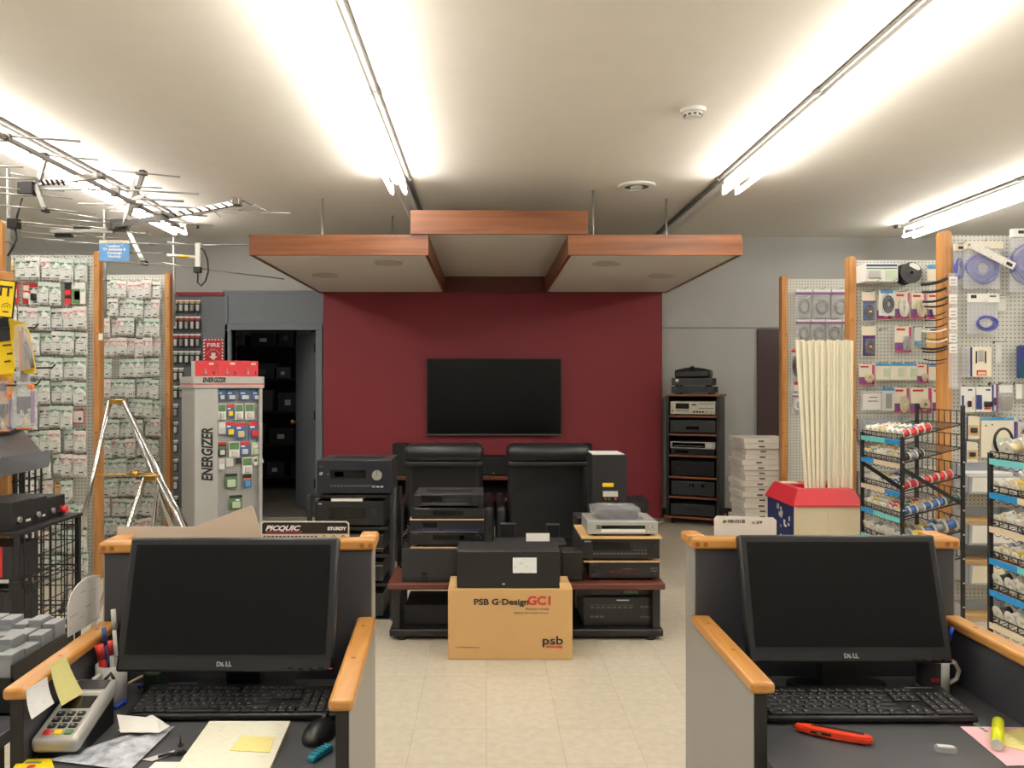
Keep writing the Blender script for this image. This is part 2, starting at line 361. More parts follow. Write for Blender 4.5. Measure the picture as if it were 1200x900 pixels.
# open door leaf, hinged on the right jamb and swung into the back room
b = MB((0, 0, 0)); b.box(-0.04, 0.0, 0, 0.84, 0.012, DZ - 0.01, 'door_grey', 0.002); dl = struct('door_1', b)
dl.location = (DX1 - 0.002, YB + T, 0); dl.rotation_euler = (0, 0, math.radians(28))
b = MB(); b.cyl((-0.04, .77, 1.0), (-.09, .77, 1.0), .012, 'brass').ball((-0.1, .77, 1.0), .03, 'brass'); b.build('door_handle', dl)
for z in (0.3, 1.05, 1.8):
    b = MB(); b.box(-0.046, -0.04, 0.0, 0.05, z, z + 0.1, 'black_matte'); b.build('hinge', dl)
# steel shelving with stored boxes inside the back room
sh = thing('shelving_unit', 'dark steel shelving unit inside the unlit back room', 'shelving', (-2.75, 11.0, 0))
for sx in (-0.85, 0.85):
    for sy in (0, 0.45):
        b = MB(); b.box(sx - .02, sx + .02, sy - .02, sy + .02, 0, 2.2, 'black_matte'); b.build('post', sh)
for z in (0.15, 0.6, 1.05, 1.5, 1.95):
    b = MB(); b.box(-.87, .87, -.02, .47, z, z + .03, 'black_matte'); b.build('shelf', sh)
nb = 0
for k, z in enumerate((0.18, 0.63, 1.08, 1.53, 1.98)):
    x = -0.82
    while x < 0.66:
        wd = random.uniform(0.16, 0.34); hh = random.uniform(0.14, 0.33)
        if x + wd > 0.84: break
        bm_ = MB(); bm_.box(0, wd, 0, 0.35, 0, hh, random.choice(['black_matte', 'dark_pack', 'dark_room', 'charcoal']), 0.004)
        bm_.box(wd * .35, wd * .65, -.002, 0.01, hh * .3, hh * .6, random.choice(['pale_grey', 'ink_grey', 'face_dark']))
        solid('storage_box', f'stored box, {ORD[nb % 20 if nb < 20 else 19]} along the {ORD[k]} shelf up in the unlit back room' if False else f'stored box on back room shelving, {ORD[k]} shelf up, {ORD[int((x + .82) / .17)]} place along it', 'box', bm_, (-2.75 + x, 11.04, z + .001), group='boxes stored in the back room'); nb += 1
        x += wd + random.uniform(0.02, 0.12)
lp = bpy.data.lights.new('stockroom_fill', 'POINT'); lp.energy = 16; lp.color = (1, .95, .88); lp.shadow_soft_size = .15  # added weak fill that brightens the dark back room; no fitting there
lo_ = bpy.data.objects.new('stockroom_fill', lp); COL.objects.link(lo_); lo_.location = (-1.2, 10.0, 2.55)
# ------------------------------------------------------------------ fluorescent strip lights
def strip_row(x, y_end, L, nlit, dark_to, name_row):
    y1 = y_end
    for k in range(nlit):
        y0 = y1 - L
        t = thing('strip_light', f'lit two-tube fluorescent strip, {ORD[k]} from the far end of the {name_row} ceiling row', 'ceiling light', (x, (y0 + y1) / 2, H - 0.055), 0, 'lit fluorescent strips')
        hl = L / 2 - .005
        b = MB(); b.prism([(-.055, -hl, .055), (-.055, -hl, .02), (-.03, -hl, 0), (.03, -hl, 0), (.055, -hl, .02), (.055, -hl, .055)], (0, 2 * hl, 0), 'white_paint'); b.build('channel', t)
        for sx in (-.05, .05):
            b = MB(); b.cyl((sx, -hl + .0165, -.07), (sx, hl - .0165, -.07), .0165, 'tube_glow', 12); b.build('tube', t)
            for e in (-hl + .008, hl - .03):
                b = MB(); b.box(sx - .009, sx + .009, e + .006, e + .016, -.086, .0, 'white_card', .003); b.build('socket', t)
        y1 = y0
    if dark_to:
        y0 = y_end; t = thing('strip_light', f'unlit strip fixture without tubes at the far end of the {name_row} ceiling row', 'ceiling light', (x, (y0 + dark_to) / 2, H - 0.055), 0, 'unlit strip fixtures')
        hl = (dark_to - y0) / 2 - .01
        b = MB(); b.prism([(-.055, -hl, .055), (-.055, -hl, .02), (-.03, -hl, 0), (.03, -hl, 0), (.055, -hl, .02), (.055, -hl, .055)], (0, 2 * hl, 0), 'white_paint'); b.build('channel', t)
        for sx in (-.05, .05):
            for e in (-hl + .008, hl - .03):
                b = MB(); b.box(sx - .009, sx + .009, e + .006, e + .016, -.086, .0, 'white_card', .003); b.build('socket', t)
strip_row(-0.675, 6.15, 1.85, 4, 8.6, 'second')
strip_row(1.88, 6.15, 1.85, 4, 8.6, 'third')
strip_row(-3.0, 7.85, 1.85, 5, None, 'first')
strip_row(4.22, 8.0, 1.85, 5, None, 'fourth')
for x, nm, y1 in ((-.594, 'second', 8.6), (1.80, 'third', 8.6), (4.135, 'fourth', 7.8), (-2.92, 'first', 7.6)):  # added grey rods: shaded side of each light channel, put in as colour
    b = MB(); b.tube([(0, -1.2, 0), (0, y1, 0)], .0125, 'channel_shade_grey', 10)
    for k in range(5): b.cyl((0, .6 + 1.85 * k, 0), (0, .68 + 1.85 * k, 0), .017, 'channel_shade_grey', 10)
    solid('channel_shade_line', f'added grey rod drawing the shaded channel side along the {nm} row of ceiling lights', 'channel_shade_line', b, (x, 0, H - .0135))
# smoke detector and round ceiling vent
p = P(812, 128, 4.65)
t = thing('smoke_detector', 'round white smoke detector on the ceiling', 'smoke detector', (p.x, 4.65, H))
MB().cyl((0, 0, 0), (0, 0, -.022), .075, 'white_card', 28, .07).build('base', t); MB().cyl((0, 0, -.022), (0, 0, -.05), .055, 'white_card', 28, .045).build('cover', t)
b = MB()
for k in range(10):
    a = k * math.pi / 5; b.box(-.008, .008, -.003, .003, -.045, -.034, 'ink_grey', xf=Matrix.Rotation(a, 4, 'Z') @ Matrix.Translation((0, -.0505, 0)))
b.build('sensor_slots', t)
p = P(746, 217, 6.43)
t = thing('ceiling_vent', 'round white vent with a dark middle on the ceiling near the canopy', 'vent', (p.x, 6.43, H))
MB().pipe((0, 0, 0), (0, 0, -.02), .15, .1, 'soffit', 32).build('ring', t)
MB().cyl((0, 0, 0), (0, 0, -.012), .1, 'ink_grey', 28).cyl((0, 0, -.012), (0, 0, -.022), .05, 'soffit', 24).build('grille', t)
# ------------------------------------------------------------------ suspended canopy over the red wall
YC0, YC1 = 6.1, 8.63; zs = Z(299, YC0); zt = Z(275, YC0)
cx = 0.09
t = thing('suspended_canopy', 'cherry edged three part canopy hung from the ceiling above the red wall', 'canopy', (cx, YC0, zs))
def wing(x0, x1, lights):
    w_ = MB((cx, YC0, zs)).box(x0 + .02, x1 - .02, YC0 + .02, YC1, zs + .008, zs + .03, 'soffit').build('soffit_panel', t)
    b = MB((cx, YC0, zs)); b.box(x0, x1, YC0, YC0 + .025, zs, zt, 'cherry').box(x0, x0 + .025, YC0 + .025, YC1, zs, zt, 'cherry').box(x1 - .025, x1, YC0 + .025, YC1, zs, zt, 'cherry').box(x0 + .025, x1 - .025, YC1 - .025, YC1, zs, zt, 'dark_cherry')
    b.build('fascia', w_)
    for (px, py, Y) in lights:
        q = P(px, py, Y)
        MB((cx, YC0, zs)).cyl((q.x, Y, zs + .008), (q.x, Y, zs - .004), .115, 'soffit_speaker', 28).build('ceiling_speaker', w_)
xi0, xi1 = X(502, YC0), X(666, YC0)
wing(X(292, YC0), xi0, [(455, 305, 6.52), (381, 322, 7.27)])
wing(xi1, X(870, YC0), [(711, 307, 6.55), (774, 324, 7.3)])
mx0, mx1 = X(481, YC0 - .02), X(689, YC0 - .02); zm = zt + .012; zmt = Z(247, YC0)
b = MB((cx, YC0, zs)); b.box(mx0 + .02, mx1 - .02, YC0, YC1, zm + .006, zm + .03, 'soffit'); mp_ = b.build('soffit_panel', t)
b = MB((cx, YC0, zs)); b.box(mx0, mx1, YC0 - .02, YC0 + .005, zm - .01, zmt, 'cherry').box(mx0, mx0 + .025, YC0 + .005, YC1, zm, zmt, 'cherry').box(mx1 - .025, mx1, YC0 + .005, YC1, zm, zmt, 'cherry'); b.build('fascia', mp_)
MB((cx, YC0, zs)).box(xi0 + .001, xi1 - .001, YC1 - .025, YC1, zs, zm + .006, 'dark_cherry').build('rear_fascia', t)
for px, Y in ((378, 6.9), (695, 6.6), (781, 6.9), (460, 7.6)):
    x = X(px, Y); MB((cx, YC0, zs)).cyl((x, Y, zs + .02), (x, Y, H), .009, 'alu', 8).build('hanging_rod', t)
# a scrap of yellow insulation lying on the canopy
b = MB()
for k in range(9): b.ball((k * .045 - .18, random.uniform(-.02, .02), .012), .02, 'pack_yellow', (1.6, 1, random.uniform(.5, 1)), 8, 5)
solid('insulation_scrap', 'strip of yellow insulation lying along the top edge of the canopy', 'insulation', b, (X(455, 6.2), 6.19, zs + .03))
# ------------------------------------------------------------------ television
Y = 8.56; c = P(579, 465, Y)
t = thing('mounted_television', 'large black flat television mounted on the red wall', 'television', (c.x, Y, c.z))
hw, hh = 79 * Y / F, 45 * Y / F
MB().box(-hw, hw, 0, .04, -hh, hh, 'bezel', .004).box(-hw * .6, hw * .6, .04, .05, -hh * .5, hh * .5, 'black_matte').build('housing', t)
MB().box(-hw + .012, hw - .012, -.002, .001, -hh + .02, hh - .012, 'tv_screen').build('display_panel', t)
MB().box(-hw, hw, -.004, .0, -hh, -hh + .008, 'alu_dark').build('lower_trim', t)
MB().box(-.25, .25, .05, 8.636 - Y, -.2, .2, 'black_matte').build('wall_bracket', t)
# ------------------------------------------------------------------ hi-fi components
def unit(name, label, x0, x1, y, depth, z0, z1, face='face_black', case='black_matte', knobs=(), wins=(), btns=(), logo=None, feet=True, group=None, cat='stereo component', rz=0.0, feetm='black_matte', lines=(), base=None):
    """one component; u runs left to right and v bottom to top over its front"""
    cxx = (x0 + x1) / 2; W = x1 - x0; fh = .012 if feet else 0.0; Hh = z1 - z0 - fh
    loc = (cxx, y, z0 + .0008) if base is None else (base[0], base[1], base[2] + .0008); Hh -= .0008
    t = thing(name, label, cat, loc, rz, group)
    b = MB(); b.box(-W/2 + .004, W/2 - .004, .012, depth, fh, fh + Hh, case, .003)
    if feet:
        for sx in (-1, 1):
            for yy in (.04, depth - .05): b.cyl((sx * (W/2 - .05), yy, 0), (sx * (W/2 - .05), yy, fh + .001), .018, feetm, 10)
    for k in range(9): b.box(-W*.35, W*.35, depth * (.3 + .05 * k), depth * (.3 + .05 * k) + .004, fh + Hh, fh + Hh + .0008, 'black_plastic')
    b.build('case', t)
    fp = MB().box(-W/2, W/2, 0, .013, fh, fh + Hh, face, .003).build('faceplate', t)
    def U(u): return -W/2 + u * W
    def Vv(v): return fh + v * Hh
    for (u0, u1, v0, v1, m) in wins:
        MB().box(U(u0), U(u1), -.0025, .004, Vv(v0), Vv(v1), m).build('display', t)
    for (u, v, r, m) in knobs:
        b = MB(); b.cyl((U(u), .002, Vv(v)), (U(u), -.018, Vv(v)), r * 1.05, m, 20, r).box(U(u) - .0012, U(u) + .0012, -.0195, -.017, Vv(v), Vv(v) + r * .9, 'ink'); b.build('knob', t)
    if btns:
        for (u0, u1, v0, v1, n, m) in btns:
            st = (u1 - u0) / n
            for i in range(n): MB().box(U(u0 + st * (i + .15)), U(u0 + st * (i + .85)), -.004, .004, Vv(v0), Vv(v1), m).build('button', t)
    if lines:
        b = MB()
        for (u0, u1, v0, v1, m) in lines: b.box(U(u0), U(u1), -.001, .004, Vv(v0), Vv(v1), m)
        b.build('trim_line', t)
    if logo: fit(text(logo[0], (U(logo[1]), -.0012, Vv(logo[2])), Hh * logo[3], logo[4], t), W * logo[5])
    return t
# media bench
YF = 4.51; bx0_, bx1_ = X(454, YF), X(780, YF); zt_ = Z(684, YF)
bench = thing('media_bench', 'low black framed bench with a reddish wood top holding stereo gear', 'bench', (.22, YF, 0))
o = (.22, YF, 0); BD = .46
MB(o).box(bx0_, bx1_, YF, YF + BD, zt_ - .036, zt_, 'dark_cherry', .006).build('top_panel', bench)
for x in (bx0_ + .025, bx1_ - .025 - .045, .5):
    for yy in ((YF + .02, YF + BD - .06) if x != .5 else (YF + BD - .06,)):
        MB(o).box(x, x + .045, yy, yy + .045, .06, zt_ - .036, 'black_plastic', .004).build('leg', bench)
MB(o).box(bx0_ + .01, bx1_ - .01, YF + .005, YF + BD - .01, .02, .062, 'black_plastic', .008).build('lower_shelf', bench)
for x in (bx0_ + .08, bx1_ - .08):
    MB(o).cyl((x, YF + .04, 0), (x, YF + .04, .022), .03, 'black_matte').cyl((x, YF + .4, 0), (x, YF + .4, .022), .03, 'black_matte').build('foot', bench)
# left stack on the bench
y = YF + .04
z = zt_
unit('power_amplifier', 'wide dark power amplifier at the bottom of the left bench stack', X(471, y), X(578, y), y, .4, z, Z(643, y), 'face_dark', knobs=[(.245, .18, .011, 'black_plastic')], lines=[(.0, 1, .09, .1, 'black_plastic'), (.22, .27, .08, .27, 'display_black')], feet=False)
def slip(label, x0, x1, y, d, z, th=.006):
    b = MB(); b.box(x0, x1, y, y + d, .0004, th - .0004, 'pale_board'); solid('packing_board', label, 'board', b, (0, 0, z), group=None); return z + th
z = Z(643, y); z = slip('thin pale board lying on the wide power amplifier', X(481, y), X(567, y), y + .01, .36, z)
unit('receiver', 'black receiver with a round knob, second up in the left bench stack', X(480, y), X(568, y), y + .01, .36, z, Z(624, y), 'face_black', wins=[(.31, .72, .4, .75, 'display_black')], knobs=[(.9, .5, .022, 'black_plastic')], lines=[(.31, .72, .18, .26, 'face_dark'), (.04, .12, .86, .9, 'ink_grey')], btns=[(.74, .82, .3, .4, 2, 'face_dark'), (.74, .82, .55, .65, 2, 'face_dark')])
z = slip('thin pale board below the blue tinted disc player of the left bench stack', X(481, y), X(560, y), y + .015, .35, Z(624, y), .004)
unit('disc_player', 'dark blue tinted disc player in the middle of the left bench stack', X(480, y), X(567, y), y + .01, .36, z, Z(610, y), 'face_navy', wins=[(.18, .36, .35, .75, 'display_black')], btns=[(.1, .4, .1, .22, 6, 'dark_blue'), (.45, .95, .1, .2, 8, 'dark_blue')], feet=False)
z = slip('pale board above the blue tinted disc player of the left bench stack', X(480, y), X(567, y), y + .005, .37, Z(610, y), .007)
unit('cassette_deck', 'slim black deck, second from the top of the left bench stack', X(482, y), X(567, y), y + .01, .34, z, Z(596, y), 'face_black', wins=[(.3, .72, .35, .75, 'display_black')], lines=[(.3, .72, .1, .2, 'face_dark'), (.05, .25, .95, .98, 'pale_grey')], btns=[(.05, .25, .4, .5, 3, 'face_dark')], feet=False)
unit('dvd_player', 'slim black player with a silver line on top of the left bench stack', X(484, y), X(567, y), y + .012, .32, Z(596, y), Z(580, y), 'face_black', wins=[(.12, .4, .4, .85, 'display_black')], knobs=[(.88, .55, .016, 'face_dark')], lines=[(.12, .77, .14, .24, 'ink_grey'), (.02, .1, .88, .95, 'ink_grey')], btns=[(.44, .7, .5, .6, 5, 'face_dark')])
# looped cable beside the stack
b = MB()
for k in range(4): b.tube([Vector((X(474 + 2*k, y), y + .1 + .02 * k, Z(620, y))) + Vector((.03 * math.sin(a * 1.3 + k), .02 * math.cos(a), -.018 * a)) for a in range(9)], .004, 'black_cord')
b.tube([(X(472, y), y + .2, Z(640, y)), (X(466, y), y + .25, Z(662, y)), (X(463, y), y + .28, zt_ + .02), (X(469, y), y + .3, zt_ + .005)], .005, 'black_cord')
solid('looped_cable', 'black cable looped beside the left bench stack', 'cable', b)
# right stack on the bench
y = YF + .07
unit('cd_changer', 'black disc changer at the bottom of the right bench stack', X(690, y), X(773, y), y, .38, zt_, Z(659, y), 'face_black', wins=[(.3, .75, .3, .5, 'display_red')], lines=[(.48, .62, .58, .63, 'ink_grey'), (.12, .13, .1, .9, 'face_dark'), (.86, .865, .1, .9, 'face_dark')], knobs=[(.07, .28, .012, 'face_dark'), (.93, .3, .008, 'face_dark')], btns=[(.87, .97, .6, .68, 3, 'ink_grey'), (.87, .97, .42, .5, 3, 'ink_grey')], logo=('SONY', .03, .82, .12, 'ink_grey', .08))
z = slip('pale board between the two black units of the right bench stack', X(684, y), X(773, y), y - .005, .4, Z(659, y), .008)
unit('stereo_receiver', 'black receiver with gold feet, upper black unit of the right bench stack', X(682, y), X(773, y), y, .38, z, Z(631, y), 'face_black', wins=[(.14, .62, .42, .8, 'display_black')], knobs=[(.91, .45, .026, 'face_black')], btns=[(.14, .84, .22, .29, 16, 'ink_grey'), (.66, .84, .4, .44, 4, 'ink_grey'), (.66, .84, .55, .59, 4, 'face_dark')], lines=[(.9, .94, .46, .48, 'pale_grey')], logo=('YAMAHA', .03, .82, .1, 'ink_white', .09), feetm='brass')
z = Z(631, y); z = slip('pale board under the silver player of the right bench stack', X(681, y), X(775, y), y - .02, .4, z, .012)
dv = unit('dvd_player', 'silver disc player on the pale board atop the right bench stack', X(688, y), X(771, y), y, .3, z, Z(610, y) - .005, 'face_silver', 'face_silver', wins=[(.2, .82, .42, .68, 'display_black'), (.13, .19, .4, .72, 'winding_green')], lines=[(.2, .82, .15, .38, 'white_card')], knobs=[(.91, .55, .011, 'face_silver')], btns=[(.85, .98, .12, .22, 4, 'pale_grey')])
zd = Z(610, y) - .005
t = thing('wrapped_player', 'small black box in bubble wrap on the silver player', 'wrapped box', (X(726, y), y + .06, zd))
MB().box(-.12, .12, .0, .2, .006, .055, 'black_plastic', .004).build('case', t)
def bw(u, v):
    a = 2 * math.pi * u; r = 1 + .05 * math.sin(9 * a + 12 * v)
    prof = [(.135, .0), (.138, .03), (.133, .06), (.1, .068), (.0, .07)]
    i = min(int(v * 4), 3); f = v * 4 - i; rr = prof[i][0] * (1 - f) + prof[i+1][0] * f; zz = prof[i][1] * (1 - f) + prof[i+1][1] * f
    ca, sa = math.cos(a), math.sin(a); k = max(abs(ca), abs(sa)); return (rr * ca / k * r, .1 + rr * .82 * sa / k * r, zz + .004 * math.sin(23 * u * 6.28) + .0015)
MATS['clear_film'].node_tree.nodes['Principled BSDF'].inputs['Roughness'].default_value = .2
MB().surf(bw, 48, 12, 'clear_film').build('bubble_wrap', t)
# units on the lower shelf
y = YF + .1
unit('subwoofer_amplifier', 'plain dark box unit on the left of the bench lower shelf', X(474, y), X(575, y), y, .32, .062, Z(709, y), 'black_matte', feet=False)
hk = unit('stereo_receiver', 'black receiver with many small white legends on the bench lower shelf', X(683, y), X(769, y), y - .03, .34, .062, Z(700, y - .03), 'face_black', btns=[(.08, .68, .62, .68, 8, 'ink_grey'), (.08, .28, .3, .36, 3, 'ink_grey'), (.76, .94, .65, .7, 3, 'ink_grey'), (.76, .94, .3, .35, 3, 'ink_grey')], lines=[(.08, .68, .72, .74, 'ink_grey'), (.45, .62, .88, .92, 'pale_grey'), (.0, 1, .5, .505, 'black_plastic')], feet=False)
unit('tuner', 'slim black tuner lying on the receiver on the bench lower shelf', X(676, y), X(766, y), y + .0, .28, Z(700, y - .03), Z(691, y), 'face_dark', lines=[(.62, .8, .35, .8, 'pack_green'), (.2, .55, .3, .4, 'ink_grey')], feet=False)
# ------------------------------------------------------------------ speakers on and around the bench
def speaker(name, label, x0, x1, y, d, z0, z1, badge=None, cat='speaker', group=None):
    t = thing(name, label, cat, ((x0 + x1)/2, y, z0), 0, group); W = x1 - x0; h = z1 - z0
    MB().box(-W/2, W/2, .014, d, 0, h, 'black_matte', .006).build('cabinet', t)
    MB().box(-W/2 + .004, W/2 - .004, 0, .014, .004, h - .004, 'black_plastic', .005).build('grille', t)
    if badge: MB().box(-W/2 + badge[0] * W, -W/2 + badge[0] * W + .014, -.002, .002, h * badge[1], h * badge[1] + .007, 'pale_grey').build('badge', t)
    return t
YB1 = 4.2; bxa, bxb = X(525, YB1), X(671, YB1); zb = Z(691, YB1)
t = thing('cardboard_box', 'brown cardboard speaker carton printed in black and red standing before the bench', 'box', ((bxa + bxb)/2, YB1, 0))
W = bxb - bxa; hB = zb; DB = .285
b = MB(); b.box(-W/2, W/2, 0, DB, 0, hB, 'cardboard', .004)
b.build('carton', t)
MB().box(-W/2 + .001, W/2 - .001, .001, DB - .001, hB, hB + .003, 'pale_board').build('top_flap', t)
MB().prism([(-W/2, 0, hB + .003), (-W/2 + .035, 0, hB + .003), (-W/2 + .035, .02, hB + .04), (-W/2 + .012, .02, hB + .045)], (0, .006, 0), 'cardboard').build('bent_flap', t)
MB().prism([(W/2, 0, hB + .003), (W/2 - .065, 0, hB + .003), (W/2 - .07, .02, hB + .035), (W/2 - .01, .02, hB + .03)], (0, .006, 0), 'cardboard').build('bent_flap', t)
def cb(px, py): return (X(px, YB1) - (bxa + bxb)/2, -.0015, Z(py, YB1))
def w_(a, c): return (c - a) * YB1 / F
fit(text('PSB G·Design', cb(555, 708.5), .043, 'ink', t, bold=.0012), w_(555, 619))
fit(text('GC1', cb(618, 708.5), .062, 'ink_red', t, bold=.0022), w_(618, 645))
fit(text('Enceinte centrale', cb(616, 714.5), .015, 'ink_grey', t), w_(616, 643)); fit(text('Altavoz Para Canal Central', cb(602, 719), .014, 'ink_grey', t), w_(602, 643))
fit(text('psb', cb(635, 755), .062, 'ink', t, bold=.001), w_(635, 659)); fit(text('SPEAKERS', cb(640, 759), .015, 'ink_red', t, bold=.0006), w_(640, 659))
fit(text('www.psbspeakers.com', cb(534, 759), .009, 'ink_grey', t), w_(534, 562))
ctr = speaker('center_speaker', 'long black centre speaker lying on the cardboard box', X(535, YB1), X(657, YB1), YB1 + .012, .255, zb + .0035, zb + .003 + .2, (.44, .1))
b = MB(); b.box(0, 28 * YB1 / F, -.002, 0, 0, 18 * YB1 / F, 'label_scribble')
solid('paper_note', 'white paper note on the front of the long black centre speaker', 'note', b, (X(601, YB1), YB1 + .011, Z(672, YB1)))
y = YF + .17
speaker('center_speaker', 'second long black speaker lying behind the one on the cardboard box', X(578, 4.8), X(663, 4.8), 4.72, .2, zt_, Z(637, 4.72))
b = MB(); b.box(0, .14, 0, .003, 0, .055, 'white_card', xf=Matrix.Rotation(math.radians(-12), 4, 'X'))
solid('paper_card', 'white card propped on the second long black speaker', 'card', b, (X(617, 4.71), 4.75, Z(637, 4.72)))
speaker('bookshelf_speaker', 'small black speaker standing on the bench between the armchairs', X(586, 4.9), X(605, 4.9), 4.93, .03, zt_, Z(613, 4.93))
speaker('bookshelf_speaker', 'small black speaker standing before the back of the right armchair', X(640, 4.9), X(657, 4.9), 4.93, .03, zt_, Z(614, 4.93))
speaker('bookshelf_speaker', 'squat black speaker on the bench left of the right stack', X(658, YF + .06), X(683, YF + .06), YF + .05, .14, zt_, Z(646, YF + .06))
speaker('bookshelf_speaker', 'tall black speaker on the bench hidden behind the right stack', X(675, 5.06), X(720, 5.06), 5.06, .2, 0, Z(606, 5.06))
# tower speaker seen from behind
YT = 5.75; tx0, tx1 = X(694, YT), X(735, YT); tz = Z(533, YT); W = tx1 - tx0
t = thing('tower_speaker', 'black floor speaker seen from its back with a yellow sticker', 'speaker', ((tx0 + tx1)/2, YT, 0))
MB().box(-W/2, W/2, 0, .3, 0, tz, 'black_matte', .006).build('cabinet', t)
MB().prism([(-W/2 + .005, .01, tz), (W/2 - .02, .01, tz), (W/2 - .03, .28, tz), (-W/2 + .005, .28, tz)], (0, 0, .006), 'white_card').build('top_layer', t)  # pale layer paints the white light on the speaker's top into the colour
def tl(px, py): return X(px, YT) - (tx0 + tx1)/2, Z(py, YT)
a = tl(706, 570.5); c = tl(719, 566); MB().box(a[0], c[0], -.002, 0, a[1], c[1], 'yellow').build('sticker', t)
a = tl(705, 588); c = tl(725, 574); tp = MB().box(a[0], c[0], -.004, .001, a[1], c[1], 'black_plastic', .002).build('terminal_plate', t)
a = tl(706.5, 582); c = tl(724, 575.5); MB().box(a[0], c[0], -.006, -.003, a[1], c[1], 'pale_grey').build('spec_label', tp)
for px, m in ((709.5, 'brass'), (713.5, 'brass'), (721, 'bright_red')):
    q = tl(px, 584.5); MB().cyl((q[0], -.004, q[1]), (q[0], -.022, q[1]), .008, m, 10).build('binding_post', tp)
q = tl(715, 600); MB().pipe((q[0], .002, q[1]), (q[0], -.004, q[1]), .05, .04, 'black_plastic', 24).cyl((q[0], -.001, q[1]), (q[0], .001, q[1]), .042, 'display_black', 24).build('port', t)
t = thing('subwoofer', 'low black subwoofer with a sloped top on the floor beside the tower speaker', 'speaker', (1.2, 6.3, 0))
b = MB((1.2, 0, 0)); x0, x1 = X(733, 6.3), X(760, 6.3); b.prism([(x0, 0, .03), (x1, 0, .03), (x1, 0, Z(586, 6.3)), (x0, 0, Z(589, 6.3))], (0, .3, 0), 'black_matte'); b.build('cabinet', t)
MB((1.2, 0, 0)).box(x0 + .01, x1 - .01, -.01, 0, .05, Z(590, 6.3), 'black_plastic', .004).build('grille', t)
b = MB()
for xx in (x0 + .03, x1 - .03):
    for yy in (.03, .27): b.cyl((xx - 1.2, yy, 0), (xx - 1.2, yy, .03), .015, 'black_matte', 10)
b.build('foot', t)
# pale wire on the floor by the wall
b = MB(); b.tube([(X(757, 8.2), 8.3, .01), (X(768, 8.2), 8.2, .012), (X(776, 8.3), 8.3, .02), (X(783, 8.4), 8.5, .01)], .006, 'white_cord'); solid('wire', 'pale wire on the floor at the foot of the red wall', 'wire', b)
# ------------------------------------------------------------------ leather recliners seen from behind
def recliner(label, pxa, pxb, top):
    yr = 6.2; x0, x1 = X(pxa, yr), X(pxb, yr); W = x1 - x0; zt2 = Z(top, yr)
    t = thing('recliner_chair', label, 'armchair', ((x0 + x1)/2, yr, 0), 0, 'black leather recliners')
    def back(u, v):
        xx = (u - .5) * W * (1 - .03 * v); e = min(u, 1 - u); r = .05
        yy = 0.06 * v if False else 0.0
        k = 0 if e > .08 else (1 - e / .08)
        return (xx, .02 + .05 * k * k - .10 * v + .1 + .008 * math.sin(u * 3.14), .22 + v * (zt2 - .16 - .22))
    b = MB(); b.surf(back, 24, 10, 'leather'); b.box(-W/2 + .02, W/2 - .02, .06, .3, .22, zt2 - .16, 'leather', .05, 3); b.build('backrest', t)
    b = MB(); b.box(-W/2, W/2, -.035, .24, zt2 - .135, zt2, 'leather', .06, 4); b.build('headrest', t)
    b = MB(); b.box(-W/2 + .01, W/2 - .01, -.012, .05, zt2 - .17, zt2 - .13, 'leather', .012, 2); b.build('back_seam_roll', t)
    b = MB(); b.box(-W/2 + .03, W/2 - .03, .28, .85, .3, .48, 'leather', .05, 3); b.build('seat', t)
    b = MB(); b.box(-W/2 + .01, W/2 - .01, .1, .85, .05, .3, 'leather', .02, 2); b.build('base', t)
    for sx in (-1, 1):
        b = MB(); b.box(sx * (W/2 - .0), sx * (W/2 + .082), .06, .9, .04, .49, 'leather', .035, 3); b.build('armrest', t)
    b = MB()
    for xx in (-W/2 + .06, W/2 - .06):
        for yy in (.16, .78): b.cyl((xx, yy, 0), (xx, yy, .06), .025, 'black_matte', 10)
    b.build('foot', t)
    return t
recliner('black leather recliner behind the left stereo stack, its back to the counter', 473, 567, 521)
recliner('black leather recliner under the television right of the other one, its back to the counter', 594, 692, 521)
# low media console against the red wall
yc = 8.1; x0, x1 = X(458, yc), X(702, yc); zc = Z(558, yc)
t = thing('media_console', 'long low reddish wood console against the red wall behind the recliners', 'console', (0.08, yc, 0)); o = (.08, yc, 0)
MB(o).box(x0, x1, yc, yc + .42, zc - .04, zc, 'dark_cherry', .005).build('top_panel', t)
for xx in (x0, x0 + .75, x1 - .79, x1 - .04): MB(o).box(xx, xx + .04, yc + .01, yc + .42, .06, zc - .04, 'dark_cherry').build('side_panel', t)
MB(o).box(x0 + .04, x1 - .04, yc + .38, yc + .42, .06, zc - .04, 'black_matte').build('back_panel', t)
MB(o).box(x0 + .02, x1 - .02, yc + .03, yc + .4, 0, .06, 'black_matte').build('plinth', t)
MB(o).box(x0 + .04, x1 - .04, yc + .02, yc + .38, .26, .29, 'dark_cherry').build('shelf', t)
speaker('bookshelf_speaker', 'upright black speaker at the left end of the console by the red wall', X(459, yc), X(476, yc), yc + .04, .22, zc, Z(521, yc))
speaker('bookshelf_speaker', 'upright black speaker at the right end of the console by the red wall', X(682, yc), X(695, yc), yc + .04, .22, zc, Z(521, yc))
speaker('center_speaker', 'wide black centre speaker on the console between the recliners', X(540, yc), X(622, yc), yc + .05, .25, zc, Z(536, yc), (.46, .12))
